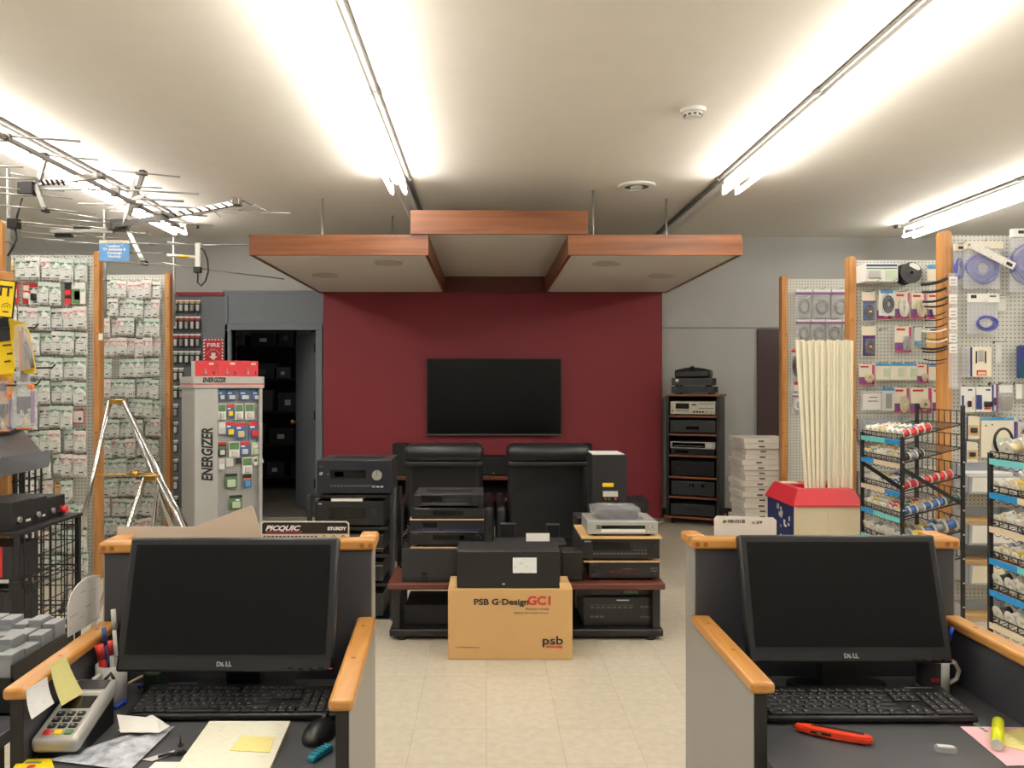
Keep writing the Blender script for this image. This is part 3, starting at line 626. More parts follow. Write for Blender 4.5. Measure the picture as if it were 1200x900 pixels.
# ------------------------------------------------------------------ rack of receivers left of the bench
yr = 4.92; x0, x1 = X(364, yr), X(458, yr); xm = (x0 + x1)/2
t = thing('equipment_rack', 'black shelf rack of receivers between the left counter and the bench', 'rack', (xm, yr, 0)); o = (xm, yr, 0)
zsh = [Z(725, yr), Z(684, yr), Z(650, yr), Z(618, yr), Z(580, yr)]
for z in zsh: MB(o).box(x0 + .012, x1 - .012, yr, yr + .42, z - .02, z, 'black_plastic', .003).build('shelf', t)
for xx in (x0 - .022, x1 - .006):
    for yy in (yr - .01, yr + .4): MB(o).box(xx, xx + .028, yy, yy + .03, 0, zsh[-1], 'black_matte', .003).build('post', t)
MB(o).prism([(X(455, 4.75), yr - .03, 0.0), (X(458, 4.75), yr - .03, 0.0), (X(463.5, 4.85), yr - .02, Z(572, 4.9)), (X(460.5, 4.85), yr - .02, Z(572, 4.9))], (0, .02, 0), 'charcoal').build('side_rail', t)
unit('av_receiver', 'large dark receiver with a silver knob on top of the left rack', X(372, yr), X(459, yr), yr - .02, .38, zsh[4], Z(539, yr), 'face_navy', wins=[(.18, .66, .45, .7, 'display_black'), (.24, .36, .5, .65, 'display_red')], knobs=[(.81, .55, .03, 'knob_silver'), (.06, .6, .009, 'knob_silver')], btns=[(.18, .8, .2, .25, 14, 'ink_grey'), (.74, .9, .18, .22, 3, 'pale_grey'), (.13, .17, .55, .6, 1, 'ink_grey')], lines=[(.03, .09, .8, .83, 'ink_grey')])
b = MB(); b.box(0, X(425, yr) - X(388, yr), 0, .2, 0, .018, 'white_card', .002); solid('paper_stack', 'white stack of manuals lying under the large receiver on the left rack', 'paper', b, (X(388, yr), yr - .002, zsh[3] + .16))
unit('av_receiver', 'black receiver with a four way button on the second shelf of the left rack', X(369, yr), X(450, yr), yr + .0, .36, zsh[3], zsh[3] + .16, 'face_black', wins=[(.2, .72, .3, .72, 'display_black')], knobs=[(.86, .58, .022, 'face_dark')], btns=[(.84, .88, .56, .6, 2, 'pale_grey')], lines=[(.05, .1, .88, .91, 'ink_white')])
unit('receiver', 'black receiver on the third shelf of the left rack behind the counter', X(368, yr), X(449, yr), yr + .01, .36, zsh[2], zsh[2] + .125, 'face_black', wins=[(.2, .6, .4, .7, 'display_black')], lines=[(0, 1, .9, .95, 'ink_grey'), (.0, 1, .2, .23, 'pale_board')])
unit('receiver', 'black receiver on the fourth shelf of the left rack behind the counter', X(368, yr), X(449, yr), yr + .01, .36, zsh[1], zsh[1] + .13, 'face_black', wins=[(.2, .6, .4, .7, 'display_black')], lines=[(.0, 1, .8, .83, 'face_silver')])
unit('receiver', 'black receiver on the bottom shelf of the left rack behind the counter', X(368, yr), X(449, yr), yr + .01, .36, zsh[0], zsh[0] + .15, 'face_dark', wins=[(.2, .6, .4, .7, 'display_black')])
# ------------------------------------------------------------------ audio cabinet by the grey wall
rz = math.radians(-24); cw, cd, ch = .54, .4, Z(462, 8.2)
cxp, cyp = X(809, 8.2) + .02, 8.2
cab = thing('audio_cabinet', 'narrow black open audio cabinet with wood edged shelves by the grey wall', 'cabinet', (cxp, cyp, 0), rz)
for sx in (-1, 1): MB().box(sx * cw/2, sx * (cw/2 - .03), .0, cd, .09, ch - .02, 'black_plastic', .002).build('side_panel', cab)
MB().box(-cw/2, cw/2, cd - .01, cd, .09, ch - .02, 'black_matte').build('back_panel', cab)
def board(z, over, name):
    b = MB(); b.box(-cw/2 + (.03 if not over else -.02), cw/2 - (.03 if not over else -.02), -.012 if over else .004, cd - .01 + (.02 if over else 0), z - .02, z, 'cherry'); return b.build(name, cab)
zsv = [Z(py, 8.2) for py in (606, 582.5, 559, 533.5, 508.5, 487)]
board(ch, True, 'top_panel'); board(zsv[0], True, 'base_panel')
for z in zsv[1:]: board(z, False, 'shelf')
for sx in (-1, 1):
    for yy in (.05, cd - .05): MB().cyl((sx * (cw/2 - .06) - .012, yy, .028), (sx * (cw/2 - .06) + .012, yy, .028), .028, 'black_matte', 12).box(sx * (cw/2 - .06) - .01, sx * (cw/2 - .06) + .01, yy - .01, yy + .01, .03, zsv[0] - .02, 'black_matte').build('caster', cab)
R = Matrix.Rotation(rz, 3, 'Z')
def inc(x, y, z): q = R @ Vector((x, y, 0)); return (cxp + q.x, cyp + q.y, z)
def cunit(name, label, z, h, w, face, y=.02, x=0, **k):
    return unit(name, label, -w/2, w/2, 0, cd - .06 - max(y, 0), 0, h, face, base=inc(x, y, z), rz=rz, **k)
s8 = 8.2 / F
cunit('cassette_deck', 'silver cassette deck with two meters on the top shelf of the audio cabinet', zsv[5], 16.5 * s8, .455, 'deck_silver', case='deck_silver', wins=[(.12, .42, .42, .85, 'display_black'), (.48, .58, .7, .8, 'display_black'), (.65, .79, .5, .8, 'pale_grey'), (.82, .95, .5, .8, 'pale_grey')], lines=[(.64, .96, .46, .5, 'ink'), (.64, .96, .8, .84, 'ink'), (.12, .42, .26, .31, 'ink')], knobs=[(.81, .2, .011, 'knob_silver'), (.91, .2, .012, 'knob_silver')], btns=[(.5, .76, .13, .25, 4, 'ink'), (.04, .08, .2, .3, 1, 'ink')])
cunit('receiver', 'plain dark unit on the second shelf of the audio cabinet', zsv[4], 16 * s8, .46, 'face_dark', wins=[(.36, .64, .25, .5, 'display_black')])
cunit('tuner', 'black tuner at the bottom of the third shelf of the audio cabinet', zsv[3], 7.5 * s8, .44, 'face_black', wins=[(.1, .4, .3, .7, 'display_black')], feet=False)
cunit('receiver', 'slim silver framed receiver atop the black tuner in the audio cabinet', zsv[3] + 7.5 * s8, 8 * s8, .455, 'face_silver', wins=[(.05, .77, .15, .85, 'display_black'), (.8, .92, .2, .8, 'pale_grey')], btns=[(.08, .75, .3, .45, 14, 'ink_grey')], feet=False)
cunit('receiver', 'black receiver with a tiny logo on the fourth shelf of the audio cabinet', zsv[2], 18 * s8, .44, 'face_black', lines=[(.15, .24, .42, .47, 'ink_grey')], knobs=[(.72, .2, .008, 'face_dark')])
cunit('cassette_deck', 'black twin deck with a top slot line on the fifth shelf of the audio cabinet', zsv[1], 18 * s8, .44, 'face_dark', wins=[(.42, .53, .62, .82, 'display_black'), (.7, .8, .62, .82, 'display_black')], lines=[(.16, .78, .93, .97, 'ink_grey'), (0, 1, .5, .51, 'black_plastic')], knobs=[(.47, .72, .01, 'face_dark'), (.78, .72, .01, 'face_dark')])
cunit('receiver', 'dark receiver on the base of the audio cabinet', zsv[0], 14.5 * s8, .45, 'face_dark', wins=[(.38, .72, .3, .7, 'face_black')], lines=[(.28, .76, .94, .98, 'ink_grey')])
zz = ch
cunit('cd_player', 'black player lowest of three on top of the audio cabinet', zz, 9 * s8, .43, 'face_black', y=.0, x=-.0, wins=[(.86, .93, .3, .8, 'face_dark')], lines=[(.05, .12, .55, .7, 'dark_teal')]); zz += 9 * s8
cunit('cd_player', 'black player with a small white sticker, middle of three on the audio cabinet', zz, 10 * s8, .41, 'face_dark', y=.015, x=-.01, lines=[(.1, .18, .5, .85, 'white_card'), (.35, .5, .75, .8, 'ink_grey')]); zz += 10 * s8
t = thing('portable_stereo', 'black rounded portable stereo topmost of three on the audio cabinet', 'stereo', inc(-.01, .04, zz), rz)
MB().box(-.18, .18, 0, .22, 0, .085, 'black_plastic', .02, 3).build('body', t)
MB().prism([(-.17 + .34 * i / 12, .03, .084 + .028 * math.sin(math.pi * i / 12)) for i in range(13)], (0, .16, 0), 'black_matte').build('curved_lid', t)
MB().box(.09, .16, -.004, .002, .02, .07, 'face_dark', .002).build('side_panel', t); MB().cyl((0, .0, .085), (0, .03, .1), .03, 'black_matte', 14).build('dial', t)
# ------------------------------------------------------------------ flat white cartons
yb = 7.15; bxl = X(871, yb); bw = 56 * yb / F; n = 18; bh = Z(520, yb) / n; 
bh = 6.25 * yb / F; n = int(round((Z(513.5, yb)) / bh)); bh = Z(513.5, yb) / n
for k in range(n):
    t = thing('flat_carton', f'flat white carton, {ORD[n - 1 - k]} from the top of the tall stack by the grey wall', 'box', (bxl + random.uniform(-.015, .02) + (.0 if k < n - 4 else .012), yb + random.uniform(-.01, .01), k * bh), random.uniform(-.02, .02), 'flat white cartons in a stack')
    MB().box(0, bw, 0, .42, .0008, bh - .0008, 'carton_white', .003).build('carton', t)
    MB().box(bw * .3, bw * .42, -.001, .002, bh * .3, bh * .6, 'ink_grey').build('printed_mark', t)
    b = MB(); b.box(-.001, .002, .1, .3, bh * .25, bh * .7, 'pale_grey'); b.build('end_label', t)
# ------------------------------------------------------------------ red topped carton of mouldings
ym = 5.2; mxa, mxb = X(931, ym), X(1009, ym); mz = Z(590, ym); md = .5
t = thing('moulding_carton', 'beige carton with a red tray top and a blue printed side holding long mouldings', 'box', ((mxa + mxb)/2, ym, 0)); o = ((mxa + mxb)/2, ym, 0)
W = mxb - mxa
b = MB(); b.box(-W/2, W/2, 0, md, 0, mz, 'carton_beige', .004); b.build('carton', t)
b = MB(); b.box(-W/2 - .002, -W/2 + .001, .01, md - .01, .02, mz - .01, 'carton_blue'); pb = b.build('printed_side', t)
b = MB(); r2 = random.Random(3)
for k in range(40):
    yy = r2.uniform(.06, .3); zz = r2.uniform(.1, mz - .06); b.box(-W/2 - .0035, -W/2 - .0015, yy, yy + r2.uniform(.01, .05), zz, zz + r2.uniform(.015, .03), 'pale_grey')
b.build('printed_figures', pb)
MB().box(-W/2 + .001, W/2 - .001, -.001, .002, .1, mz - .1, 'carton_beige').box(-.001, .001, -.0015, .001, .0, mz, 'ink_grey' if False else 'pale_board').build('front_seam', t)
z1 = Z(574, ym); ins = .035
lid = MB(); lo = [(-W/2 - .012, -.012, mz - .01), (W/2 + .012, -.012, mz - .01), (W/2 + .012, md + .012, mz - .01), (-W/2 - .012, md + .012, mz - .01)]
up = [(-W/2 + ins, ins, z1), (W/2 - ins, ins, z1), (W/2 - ins, md - ins, z1), (-W/2 + ins, md - ins, z1)]
ii = [(-W/2 + ins + .05, ins + .05, z1), (W/2 - ins - .05, ins + .05, z1), (W/2 - ins - .05, md * .6, z1), (-W/2 + ins + .05, md * .6, z1)]
lv = [lid.V(p) for p in lo]; uv = [lid.V(p) for p in up]; iv = [lid.V(p) for p in ii]; dv_ = [lid.V((p[0], p[1], mz - .05)) for p in ii]
for i in range(4):
    j = (i + 1) % 4
    lid.face([lv[i], lv[j], uv[j], uv[i]], 'carton_red'); lid.face([uv[i], uv[j], iv[j], iv[i]], 'carton_red'); lid.face([iv[i], iv[j], dv_[j], dv_[i]], 'carton_red')
lid.face(dv_, 'dark_pack'); lid.box(-W/2 - .012, W/2 + .012, -.012, md + .012, mz - .02, mz - .01, 'carton_red'); lid.build('tray_top', t)
MB().box(-W/2 + .05, -W/2 + .16, md * .68, md * .85, z1, z1 + .004, 'cream_card').build('top_insert', t)
sticks = [(934, 398, 945, 575), (938, 398.5, 947.5, 575), (941.5, 398, 949.5, 575), (945.5, 400, 952, 575), (949, 399, 954, 574), (953, 398, 956.5, 574), (956.5, 399, 958.5, 575), (960, 398, 961, 575), (964, 399, 963, 574), (967.5, 400, 965.5, 574)] + [(971 + 3.45 * k, 398 + (k * 7 % 3) * .6, 971.5 + 3.25 * k, 576) for k in range(9)]
for k, (pa, ya, pb_, yb_) in enumerate(sticks):
    yy = ym + .1 + (k % 2 if k < 10 else (k % 3) * .25) * .03; topz = Z(ya, yy); 
    p0 = Vector((X(pb_, yy), yy, Z(yb_, yy))); p1 = Vector((X(pa, yy), yy, topz)); d = (p1 - p0) / (p1.z - p0.z); q0 = p0 - d * (p0.z - mz + .045)
    b = MB(); w2 = .0102 if k < 10 else .0084
    b.prism([q0 + Vector((-w2, 0, 0)), q0 + Vector((w2, 0, 0)), q0 + Vector((w2, .008, 0)), q0 + Vector((w2 * .5, .011, 0)), q0 + Vector((-w2 * .5, .011, 0)), q0 + Vector((-w2, .008, 0))], p1 - q0, 'molding_pvc')
    side = 'left' if k < 10 else 'right'; kk = k if k < 10 else k - 10
    solid('moulding_strip', f'long cream moulding, {ORD[kk]} from left in the {side} bundle above the red topped carton', 'moulding', b, group='plastic mouldings in the red topped carton')
# ------------------------------------------------------------------ pegboard displays
def hook_mesh(L=.11):
    b = MB(); b.tube([(0, .004, 0), (0, -.004, .004), (0, -.02, 0), (0, -L, -.004), (0, -L - .008, .012)], .0022, 'alu_dark', 5); b.box(-.006, .006, 0, .003, -.012, .006, 'alu_dark'); return b
def fin(label, Y, xa, xb, ztop, post_x0, post_x1, pz, board='pegboard', zbot=.02):
    cx_ = (xa + xb) / 2; t = thing('pegboard_display', label, 'display stand', (cx_, Y, 0), 0, 'pegboard display stands'); o = (cx_, Y, 0)
    MB(o).box(xa, xb, Y, Y + .006, zbot, ztop, board).build('board', t)
    MB(o).box(xa, xb, Y + .006, Y + .03, zbot, ztop - .02, 'white_card').box(xa, xb, Y - .002, Y + .04, 0, zbot, 'white_paint').build('backing', t)
    pw = (post_x1 - post_x0) / 2; pcx = (post_x0 + post_x1) / 2
    b = MB(o); b.prism([(pcx - pw, Y - .03, 0), (pcx + pw, Y - .03, 0), (pcx + pw, Y - .03, pz - .02), (pcx + pw * .8, Y - .03, pz - .006), (pcx + pw * .45, Y - .03, pz), (pcx - pw * .45, Y - .03, pz), (pcx - pw * .8, Y - .03, pz - .006), (pcx - pw, Y - .03, pz - .02)], (0, .075, 0), 'pine')
    po = b.build('post', t)
    r = random.Random(int(Y * 100))
    for k in range(5): z = r.uniform(.9, pz - .1); xk = pcx + r.uniform(-.6, .6) * pw; MB(o).cyl((xk, Y - .0295, z), (xk, Y - .0305, z), .008, 'plug_wood', 8).build('knot', po)
    t['hk'] = 0
    return t
HK = {}
def hook(t, x, z, Y):
    n = t['hk']
    if n >= 98: return
    t['hk'] = n + 1
    if 'h' not in HK: HK['h'] = hook_mesh().build('hook', t); h = HK['h']
    else: h = HK['h'].copy(); COL.objects.link(h); h.parent = t
    h.location = (x - t.location.x, 0, z)
# hanging poly bags: the bag is the thing, header card and price label are its parts
def bag_proto(kind, w, h, th, hdr, stripe, body, ink='ink_grey'):
    def fr(u, v): return ((u - .5) * w * (1 - .04 * math.sin(math.pi * v)), -.004 - th * (math.sin(math.pi * u) ** .6) * (math.sin(math.pi * min(1, .04 + v * .96)) ** .7), -v * h)
    def bk(u, v): return ((u - .5) * w * (1 - .04 * math.sin(math.pi * v)), -.004 + th * .35 * (math.sin(math.pi * u) ** .6) * (math.sin(math.pi * v) ** .7), -v * h)
    b = MB(); b.surf(fr, 6, 7, body); b.surf(bk, 4, 5, body)
    root = b.build('hanging_bag')
    b = MB(); b.box(-w/2, w/2, -.008 - th * .35, -.004, -h * .32, -h * .02, hdr); y = -.0095 - th * .35
    b.box(-w * .5, w * .5, y, y + .002, -h * .30, -h * .17, stripe)
    b.box(-w * .42, -w * .14, y - .001, y, -h * .27, -h * .19, ink); b.box(w * .02, w * .36, y - .001, y, -h * .25, -h * .2, ink)
    for k in range(5): b.box(-w * .14 + k * .02 * w, -w * .13 + k * .02 * w, y - .001, y, -h * .27, -h * .2 , ink)
    b.build('header_card', root)
    b = MB(); y = -.006 - th; b.box(-w * .4, w * .4, y, y + .001, -h * .9, -h * .42, 'label_print'); b.box(-w * .3, w * .25, y - .001, y, -h * .5, -h * .48, ink); b.box(w * -.02, w * .3, y - .001, y, -h * .83, -h * .77, 'ink_grey')
    b.build('price_label', root)
    return root
M('hdr_green', (205, 218, 208), 0.4, vary=.1, scale=60); SCRIBBLE('stripe_green', (176, 198, 184), (110, 146, 128), 90, 240, .54); SCRIBBLE('stripe_pink', (224, 204, 202), (196, 150, 150), 90, 240, .56)
M('ink_green', (92, 124, 108), 0.5, vary=.3, scale=200); M('ink_pink', (196, 132, 134), 0.5, vary=.3, scale=200); M('stripe_pale', (204, 204, 198), 0.4, vary=.12, scale=90); M('ink_dark', (70, 70, 72), 0.5, vary=.3, scale=200)
PROT = {}
def bag(kind, label, x, y, z, w, h, group, rot=0.0):
    spec = {'green': ('hdr_green', 'stripe_green', 'bag_green', 'ink_green'), 'pink': ('white_card', 'stripe_pink', 'bag_pink', 'ink_pink'), 'plain': ('white_card', 'stripe_pale', 'bag_plain', 'ink_dark')}[kind]
    key = kind
    if key not in PROT:
        PROT[key] = bag_proto(kind, .1, .16, .016, *spec); r = PROT[key]
    else: r = dup(PROT[key])
    r.location = (x, y, z); r.rotation_euler = (0, rot, 0); r.scale = (w / .1, 1, h / .16)
    tag(r, label, 'parts bag', group)
    return r
WD = {'green': 'green printed', 'pink': 'pink printed', 'plain': 'plain white'}
rg = random.Random(11)
def bag_grid(t, Y, cols, rows, ph, pw, board, group, skip=(), kinds=None):
    for r_, py in enumerate(rows):
        for c_, px in enumerate(cols):
            if (r_, c_) in skip: continue
            if rg.random() < .02: continue
            k = kinds(r_, c_) if kinds else 'green'
            yy = Y - .035 - .018 * ((c_ + r_) % 3) - rg.uniform(0, .006)
            x = X(px + rg.uniform(-1.2, 1.2), Y); z = Z(py + rg.uniform(-1.2, 1.2), Y)
            bag(k, f'{WD[k]} parts bag, {ORD[c_]} from left in the {ORD[r_]} row of the {board}', x, yy, z, pw * Y / F * rg.uniform(.9, 1.12), ph * Y / F * rg.uniform(.93, 1.04), group, rg.uniform(-.04, .04))
            hook(t, x, z + .006, Y)
# left, nearer pegboard
Y1 = 5.95
f1 = fin('tall pegboard of small parts with a wood post, left behind the silver tripod', Y1, X(11, Y1), X(113, Y1), Z(299, Y1), X(112, Y1), X(118.5, Y1), Z(295, Y1))
def k1(r, c):
    if r in (7, 8, 9) and c >= 4: return 'pink' if rg.random() < .6 else 'green'
    q = rg.random(); return 'green' if q < .72 else ('plain' if q < .88 else 'pink')
rows1 = [304, 332.5, 361, 390, 419, 447.5, 476, 504, 532, 561, 590, 619, 648]
cols1 = [19, 32, 45, 58.5, 72, 85, 99]
bag_grid(f1, Y1, cols1, rows1, 26, 14.5, 'nearer left pegboard', 'parts bags on the nearer left pegboard', {(1, 0), (1, 1), (1, 5), (1, 6), (9, 4), (6, 6), (12, 5), (0, 0)}, k1)
# left, farther pegboard
Y2 = 6.9
f2 = fin('farther left pegboard of small parts beside the battery display', Y2, X(119, Y2), X(195.5, Y2), Z(322, Y2), X(195, Y2), X(200.5, Y2), Z(320, Y2))
def k2(r, c):
    if r in (2, 3): return 'pink' if (c < 3 or r == 3) else 'green'
    if r == 1: return 'plain' if c in (1, 2) else ('pink' if c == 6 else 'green')
    if r == 0: return 'green' if c < 2 else ('pink' if c < 6 else 'plain')
    return 'green' if rg.random() < .85 else 'pink'
rows2 = [330, 352, 374, 397, 421, 444, 468, 491, 514, 537, 560, 583, 606, 629]
cols2 = [129, 138.5, 148, 157.5, 167, 176.5, 186]
bag_grid(f2, Y2, cols2, rows2, 21.5, 11, 'farther left pegboard', 'parts bags on the farther left pegboard', set(), k2)
# third wood post and board nearer the camera, mostly outside the frame
Y3 = 4.7
f3 = fin('nearest left pegboard with a wood post at the edge of the picture', Y3, X(-120, Y3), X(-1, Y3), Z(262, Y3), X(-2, Y3), X(6.5, Y3), Z(259, Y3))
# ---- carded goods: card, bubble and contents
def card(name, label, px0, py0, px1, py1, Y, face, bands=(), coil=None, coilc=None, cat='packaged part', group=None, th=.004, depth=.05, bubble=True, fin_=None, blk=()):
    """bands and blk: (u0,u1,v0,v1,mat) with v from the top; coil: (u,v,ru,rv,material)"""
    y = Y - depth; W = (px1 - px0) * Y / F; Hh = (py1 - py0) * Y / F; xc = (X(px0, Y) + X(px1, Y)) / 2; zt3 = Z(py0, Y)
    t = thing(name, label, cat, (xc, y, zt3), 0, group)
    b = MB(); b.box(-W/2, W/2, 0, th, -Hh, 0, face, .0008)
    for (u0, u1, v0, v1, m) in bands: b.box(-W/2 + u0 * W, -W/2 + u1 * W, -.0008, .001, -v1 * Hh, -v0 * Hh, m)
    b.build('card', t)
    for (u0, u1, v0, v1, m, d) in blk:
        MB().box(-W/2 + u0 * W, -W/2 + u1 * W, -d, -.001, -v1 * Hh, -v0 * Hh, m, min(.006, d * .4)).build('product', t)
    if coil:
        u, v, ru, rv, m = coil; b = MB(); c = Vector((-W/2 + u * W, -.012, -v * Hh))
        for k in range(3):
            q = 1 - .28 * k; b.torus(c + Vector((0, -.003 * k, 0)), (0, 1, 0), 1.0, .0052, m, 22, 6, ru * W * q, rv * Hh * q)
        b.build('cord', t)
        if coilc: MB().box(c.x - ru * W * .25, c.x + ru * W * .25, c.y - .02, c.y - .008, c.z - rv * Hh * .12, c.z + rv * Hh * .12, coilc, .002).build('wrap_label', t)
        if bubble: MB().box(c.x - ru * W * 1.2, c.x + ru * W * 1.2, -.03, -.001, c.z - rv * Hh * 1.12, c.z + rv * Hh * 1.12, 'clear_blister', .008).build('blister', t)
    if fin_: hook(fin_, xc, zt3 + .005, Y)
    return t
def filmbag(label, px0, py0, px1, py1, Y, hdr, coil=None, body='clear_film', depth=.05, fin_=None, group=None, marks=(), hh=.2, thick=.03):
    y = Y - depth; W = (px1 - px0) * Y / F; Hh = (py1 - py0) * Y / F; xc = (X(px0, Y) + X(px1, Y)) / 2; zt3 = Z(py0, Y)
    t = thing('cable_bag', label, 'packaged cable', (xc, y, zt3), 0, group)
    sd = rg.uniform(0, 9)
    def fr(u, v): return ((u - .5) * W * (1 + .03 * math.sin(5 * v + sd)), -.004 - thick * (math.sin(math.pi * u) ** .5) * (math.sin(math.pi * v) ** .5) * (1 + .16 * math.sin(17 * u + 11 * v + sd)), -v * Hh + .004 * math.sin(9 * u + sd))
    b = MB(); b.surf(fr, 14, 14, body); b.box(-W/2, W/2, -.002, .0, -Hh, 0, body); b.build('film', t)
    if hdr:
        b = MB(); b.box(-W/2, W/2, -thick * .6 - .006, -.002, -hh * Hh, 0.0, hdr)
        for (u0, u1, v0, v1, m) in marks: b.box(-W/2 + u0 * W, -W/2 + u1 * W, -thick * .6 - .0075, -.003, -v1 * Hh, -v0 * Hh, m)
        b.build('header_card', t)
    if coil:
        u, v, ru, rv, m = coil; b = MB(); c = Vector((-W/2 + u * W, -.012, -v * Hh)); R_ = random.Random(int(px0 * 7))
        big = thick >= .05
        for k in range(16 if big else 8):
            q = R_.uniform(.55, 1.08) if big else R_.uniform(.75, 1.0); j = .022 if big else .006
            b.torus(c + Vector((R_.uniform(-j, j), R_.uniform(-.012, .008), R_.uniform(-j, j))), (R_.uniform(-.1, .1), 1, R_.uniform(-.1, .1)), 1.0, .0075 if big else .0058, m, 24, 6, ru * W * q, rv * Hh * q * R_.uniform(.8, 1.05))
        b.build('cable', t)
    if fin_: hook(fin_, xc, zt3 + .005, Y)
    return t
# odd items on the nearer left pegboard
card('parts_card', 'yellow topped card at the top left corner of the nearer left pegboard', 14, 304, 20, 327, Y1, 'pack_yellow', [(0, 1, 0, .35, 'cream_card')], fin_=f1)
card('parts_card', 'red card at the left edge in the second row of the nearer left pegboard', 17, 332, 26, 357, Y1, 'ink_red', [(0, .3, 0, 1, 'orange'), (.1, .8, .3, .7, 'cream_card')], fin_=f1)
card('parts_card', 'brown red card holding two black plugs on the nearer left pegboard', 31, 333, 50, 357, Y1, 'ink_red', [(.05, .4, .1, .35, 'cream_card')], blk=[(.1, .4, .45, .75, 'white_cord', .02), (.6, .9, .5, .85, 'black_plastic', .03)], fin_=f1)
card('parts_card', 'narrow card with a red top and dark strip on the nearer left pegboard', 80, 333, 87, 358, Y1, 'dark_pack', [(0, 1, .3, .55, 'bright_red'), (0, 1, .7, 1, 'ink_red')], fin_=f1)
card('parts_card', 'green and yellow card beside the wood post on the nearer left pegboard', 88, 332, 104, 357, Y1, 'white_card', [(.02, .62, .3, .98, 'pack_green'), (.2, .6, .4, .8, 'yellow'), (.65, .95, .3, .45, 'stripe_green')], fin_=f1)
card('parts_card', 'red outlined card in the seventh row of the nearer left pegboard', 89, 480, 103, 496, Y1, 'white_card', [(0, 1, 0, .08, 'bright_red'), (0, .06, 0, 1, 'bright_red'), (.9, 1, 0, 1, 'bright_red'), (0, 1, .92, 1, 'bright_red')], blk=[(.55, .75, .55, .75, 'black_plastic', .01)], fin_=f1)
card('parts_card', 'plain tan card in the tenth row of the nearer left pegboard', 68, 563, 81, 580, Y1, 'pale_board', [(.1, .9, .1, .2, 'ink_grey'), (.1, .9, .4, .45, 'ink_grey')], fin_=f1)
card('parts_card', 'green leaf printed card low on the nearer left pegboard seen through the wire rack', 72, 625, 84, 643, Y1, 'white_card', [(.1, .9, .2, .8, 'pack_green')], fin_=f1)
solid('shelf_tag', 'small white tag on the wood post of the nearer left pegboard', 'tag', MB().box(0, .03, -.003, 0, 0, .05, 'white_card'), (X(118, Y1), Y1 - .031, Z(399, Y1)))
# ------------------------------------------------------------------ small pegboard on the back wall
YP = YB - .03
t = thing('wall_pegboard', 'blue grey pegboard on the back wall under a red trim', 'pegboard', (X(234, YP), YP, 0)); o = (X(234, YP), YP, 0); ff4 = t
MB(o).box(X(186, YP), X(264, YP), YP, YP + .02, .1, Z(347, YP), 'pegboard_blue').build('board', t)
MB(o).box(X(186, YP), X(263, YP), YP - .015, YP + .02, Z(347, YP), Z(342.5, YP), 'red_trim').build('top_trim', t)
MB(o).box(X(264, YP), X(267, YP), YP - .015, YP + .02, 0.1, Z(347, YP), 'lower_wall').build('edge_trim', t); t['hk'] = 0
wall_rows = [(352, 366, 5), (371, 387, 5), (391.5, 407, 5), (411.5, 426, 5), (431, 446, 2), (452, 467, 2), (473, 488, 1), (494, 508, 1), (515, 530, 1), (537, 552, 1), (558, 573, 1), (580, 596, 1)]
for r_, (ya, yb_, n) in enumerate(wall_rows):
    for c_ in range(n):
        xa = 205 + c_ * 6.5; hd = ['pale_board', 'ink_red', 'ink_red', 'stripe_green', 'stripe_green'][min(r_, 4)]
        card('hanging_card', f'grey blister card, {ORD[c_]} from left in the {ORD[r_]} row of the back wall pegboard', xa, ya, xa + 5.8, yb_, YP, 'dark_pack' if r_ > 5 else 'face_dark', [(0, 1, 0, .14, 'white_card'), (.1, .9, .16, .3, hd)], blk=[(.2, .8, .4, .92, 'pale_grey' if (c_ + r_) % 3 else 'grey_cord', .02)], group='blister cards on the back wall pegboard', fin_=ff4)
# fire extinguisher sign
YS = YP - .02
t = thing('fire_sign', 'red fire sign with white striped border and arrow on the back wall', 'sign', (X(250, YS), YS, Z(410, YS))); q = YS / F
MB().box(-12 * q, 12 * q, 0, .006, -24 * q, 13 * q, 'bright_red' if False else 'ink_red').build('plate', t)
b = MB()
for k in range(10):
    for sx in (-1, 1):
        z0 = (-23 + k * 3.7) * q; x0 = sx * 11.8 * q; x1_ = sx * 9.8 * q; b.prism([(x0, -.002, z0), (x1_, -.002, z0 + 1.0 * q), (x1_, -.002, z0 + 2.7 * q), (x0, -.002, z0 + 1.7 * q)], (0, .002, 0), 'ink_white')
for k in range(6):
    x0 = (-10 + k * 3.7) * q; b.prism([(x0, -.002, 11.2 * q), (x0 + 1.7 * q, -.002, 11.2 * q), (x0 + 2.5 * q, -.002, 12.7 * q), (x0 + .8 * q, -.002, 12.7 * q)], (0, .002, 0), 'ink_white')
b.build('striped_border', t)
fit(text('FIRE', (-7.6 * q, -.002, 3.6 * q), 6.2 * q, 'ink_white', t, bold=.0012), 15 * q)
for k, ch_ in enumerate('EXTINGUISHER'):
    a = math.radians(62 - k * 11.3); rr = 9.5 * q
    text(ch_, (-rr * math.sin(a) * .8, -.002, -9.5 * q + rr * math.cos(a)), 1.7 * q, 'ink_white', t, rot=(math.pi/2, -a * .6, 0), align='CENTER')
MB().prism([(-2.4*q, -.002, -3.5*q), (2.4*q, -.002, -3.5*q), (2.4*q, -.002, -7.5*q), (5*q, -.002, -7.5*q), (0, -.002, -12*q), (-5*q, -.002, -7.5*q), (-2.4*q, -.002, -7.5*q)], (0, .002, 0), 'ink_white').build('arrow', t)
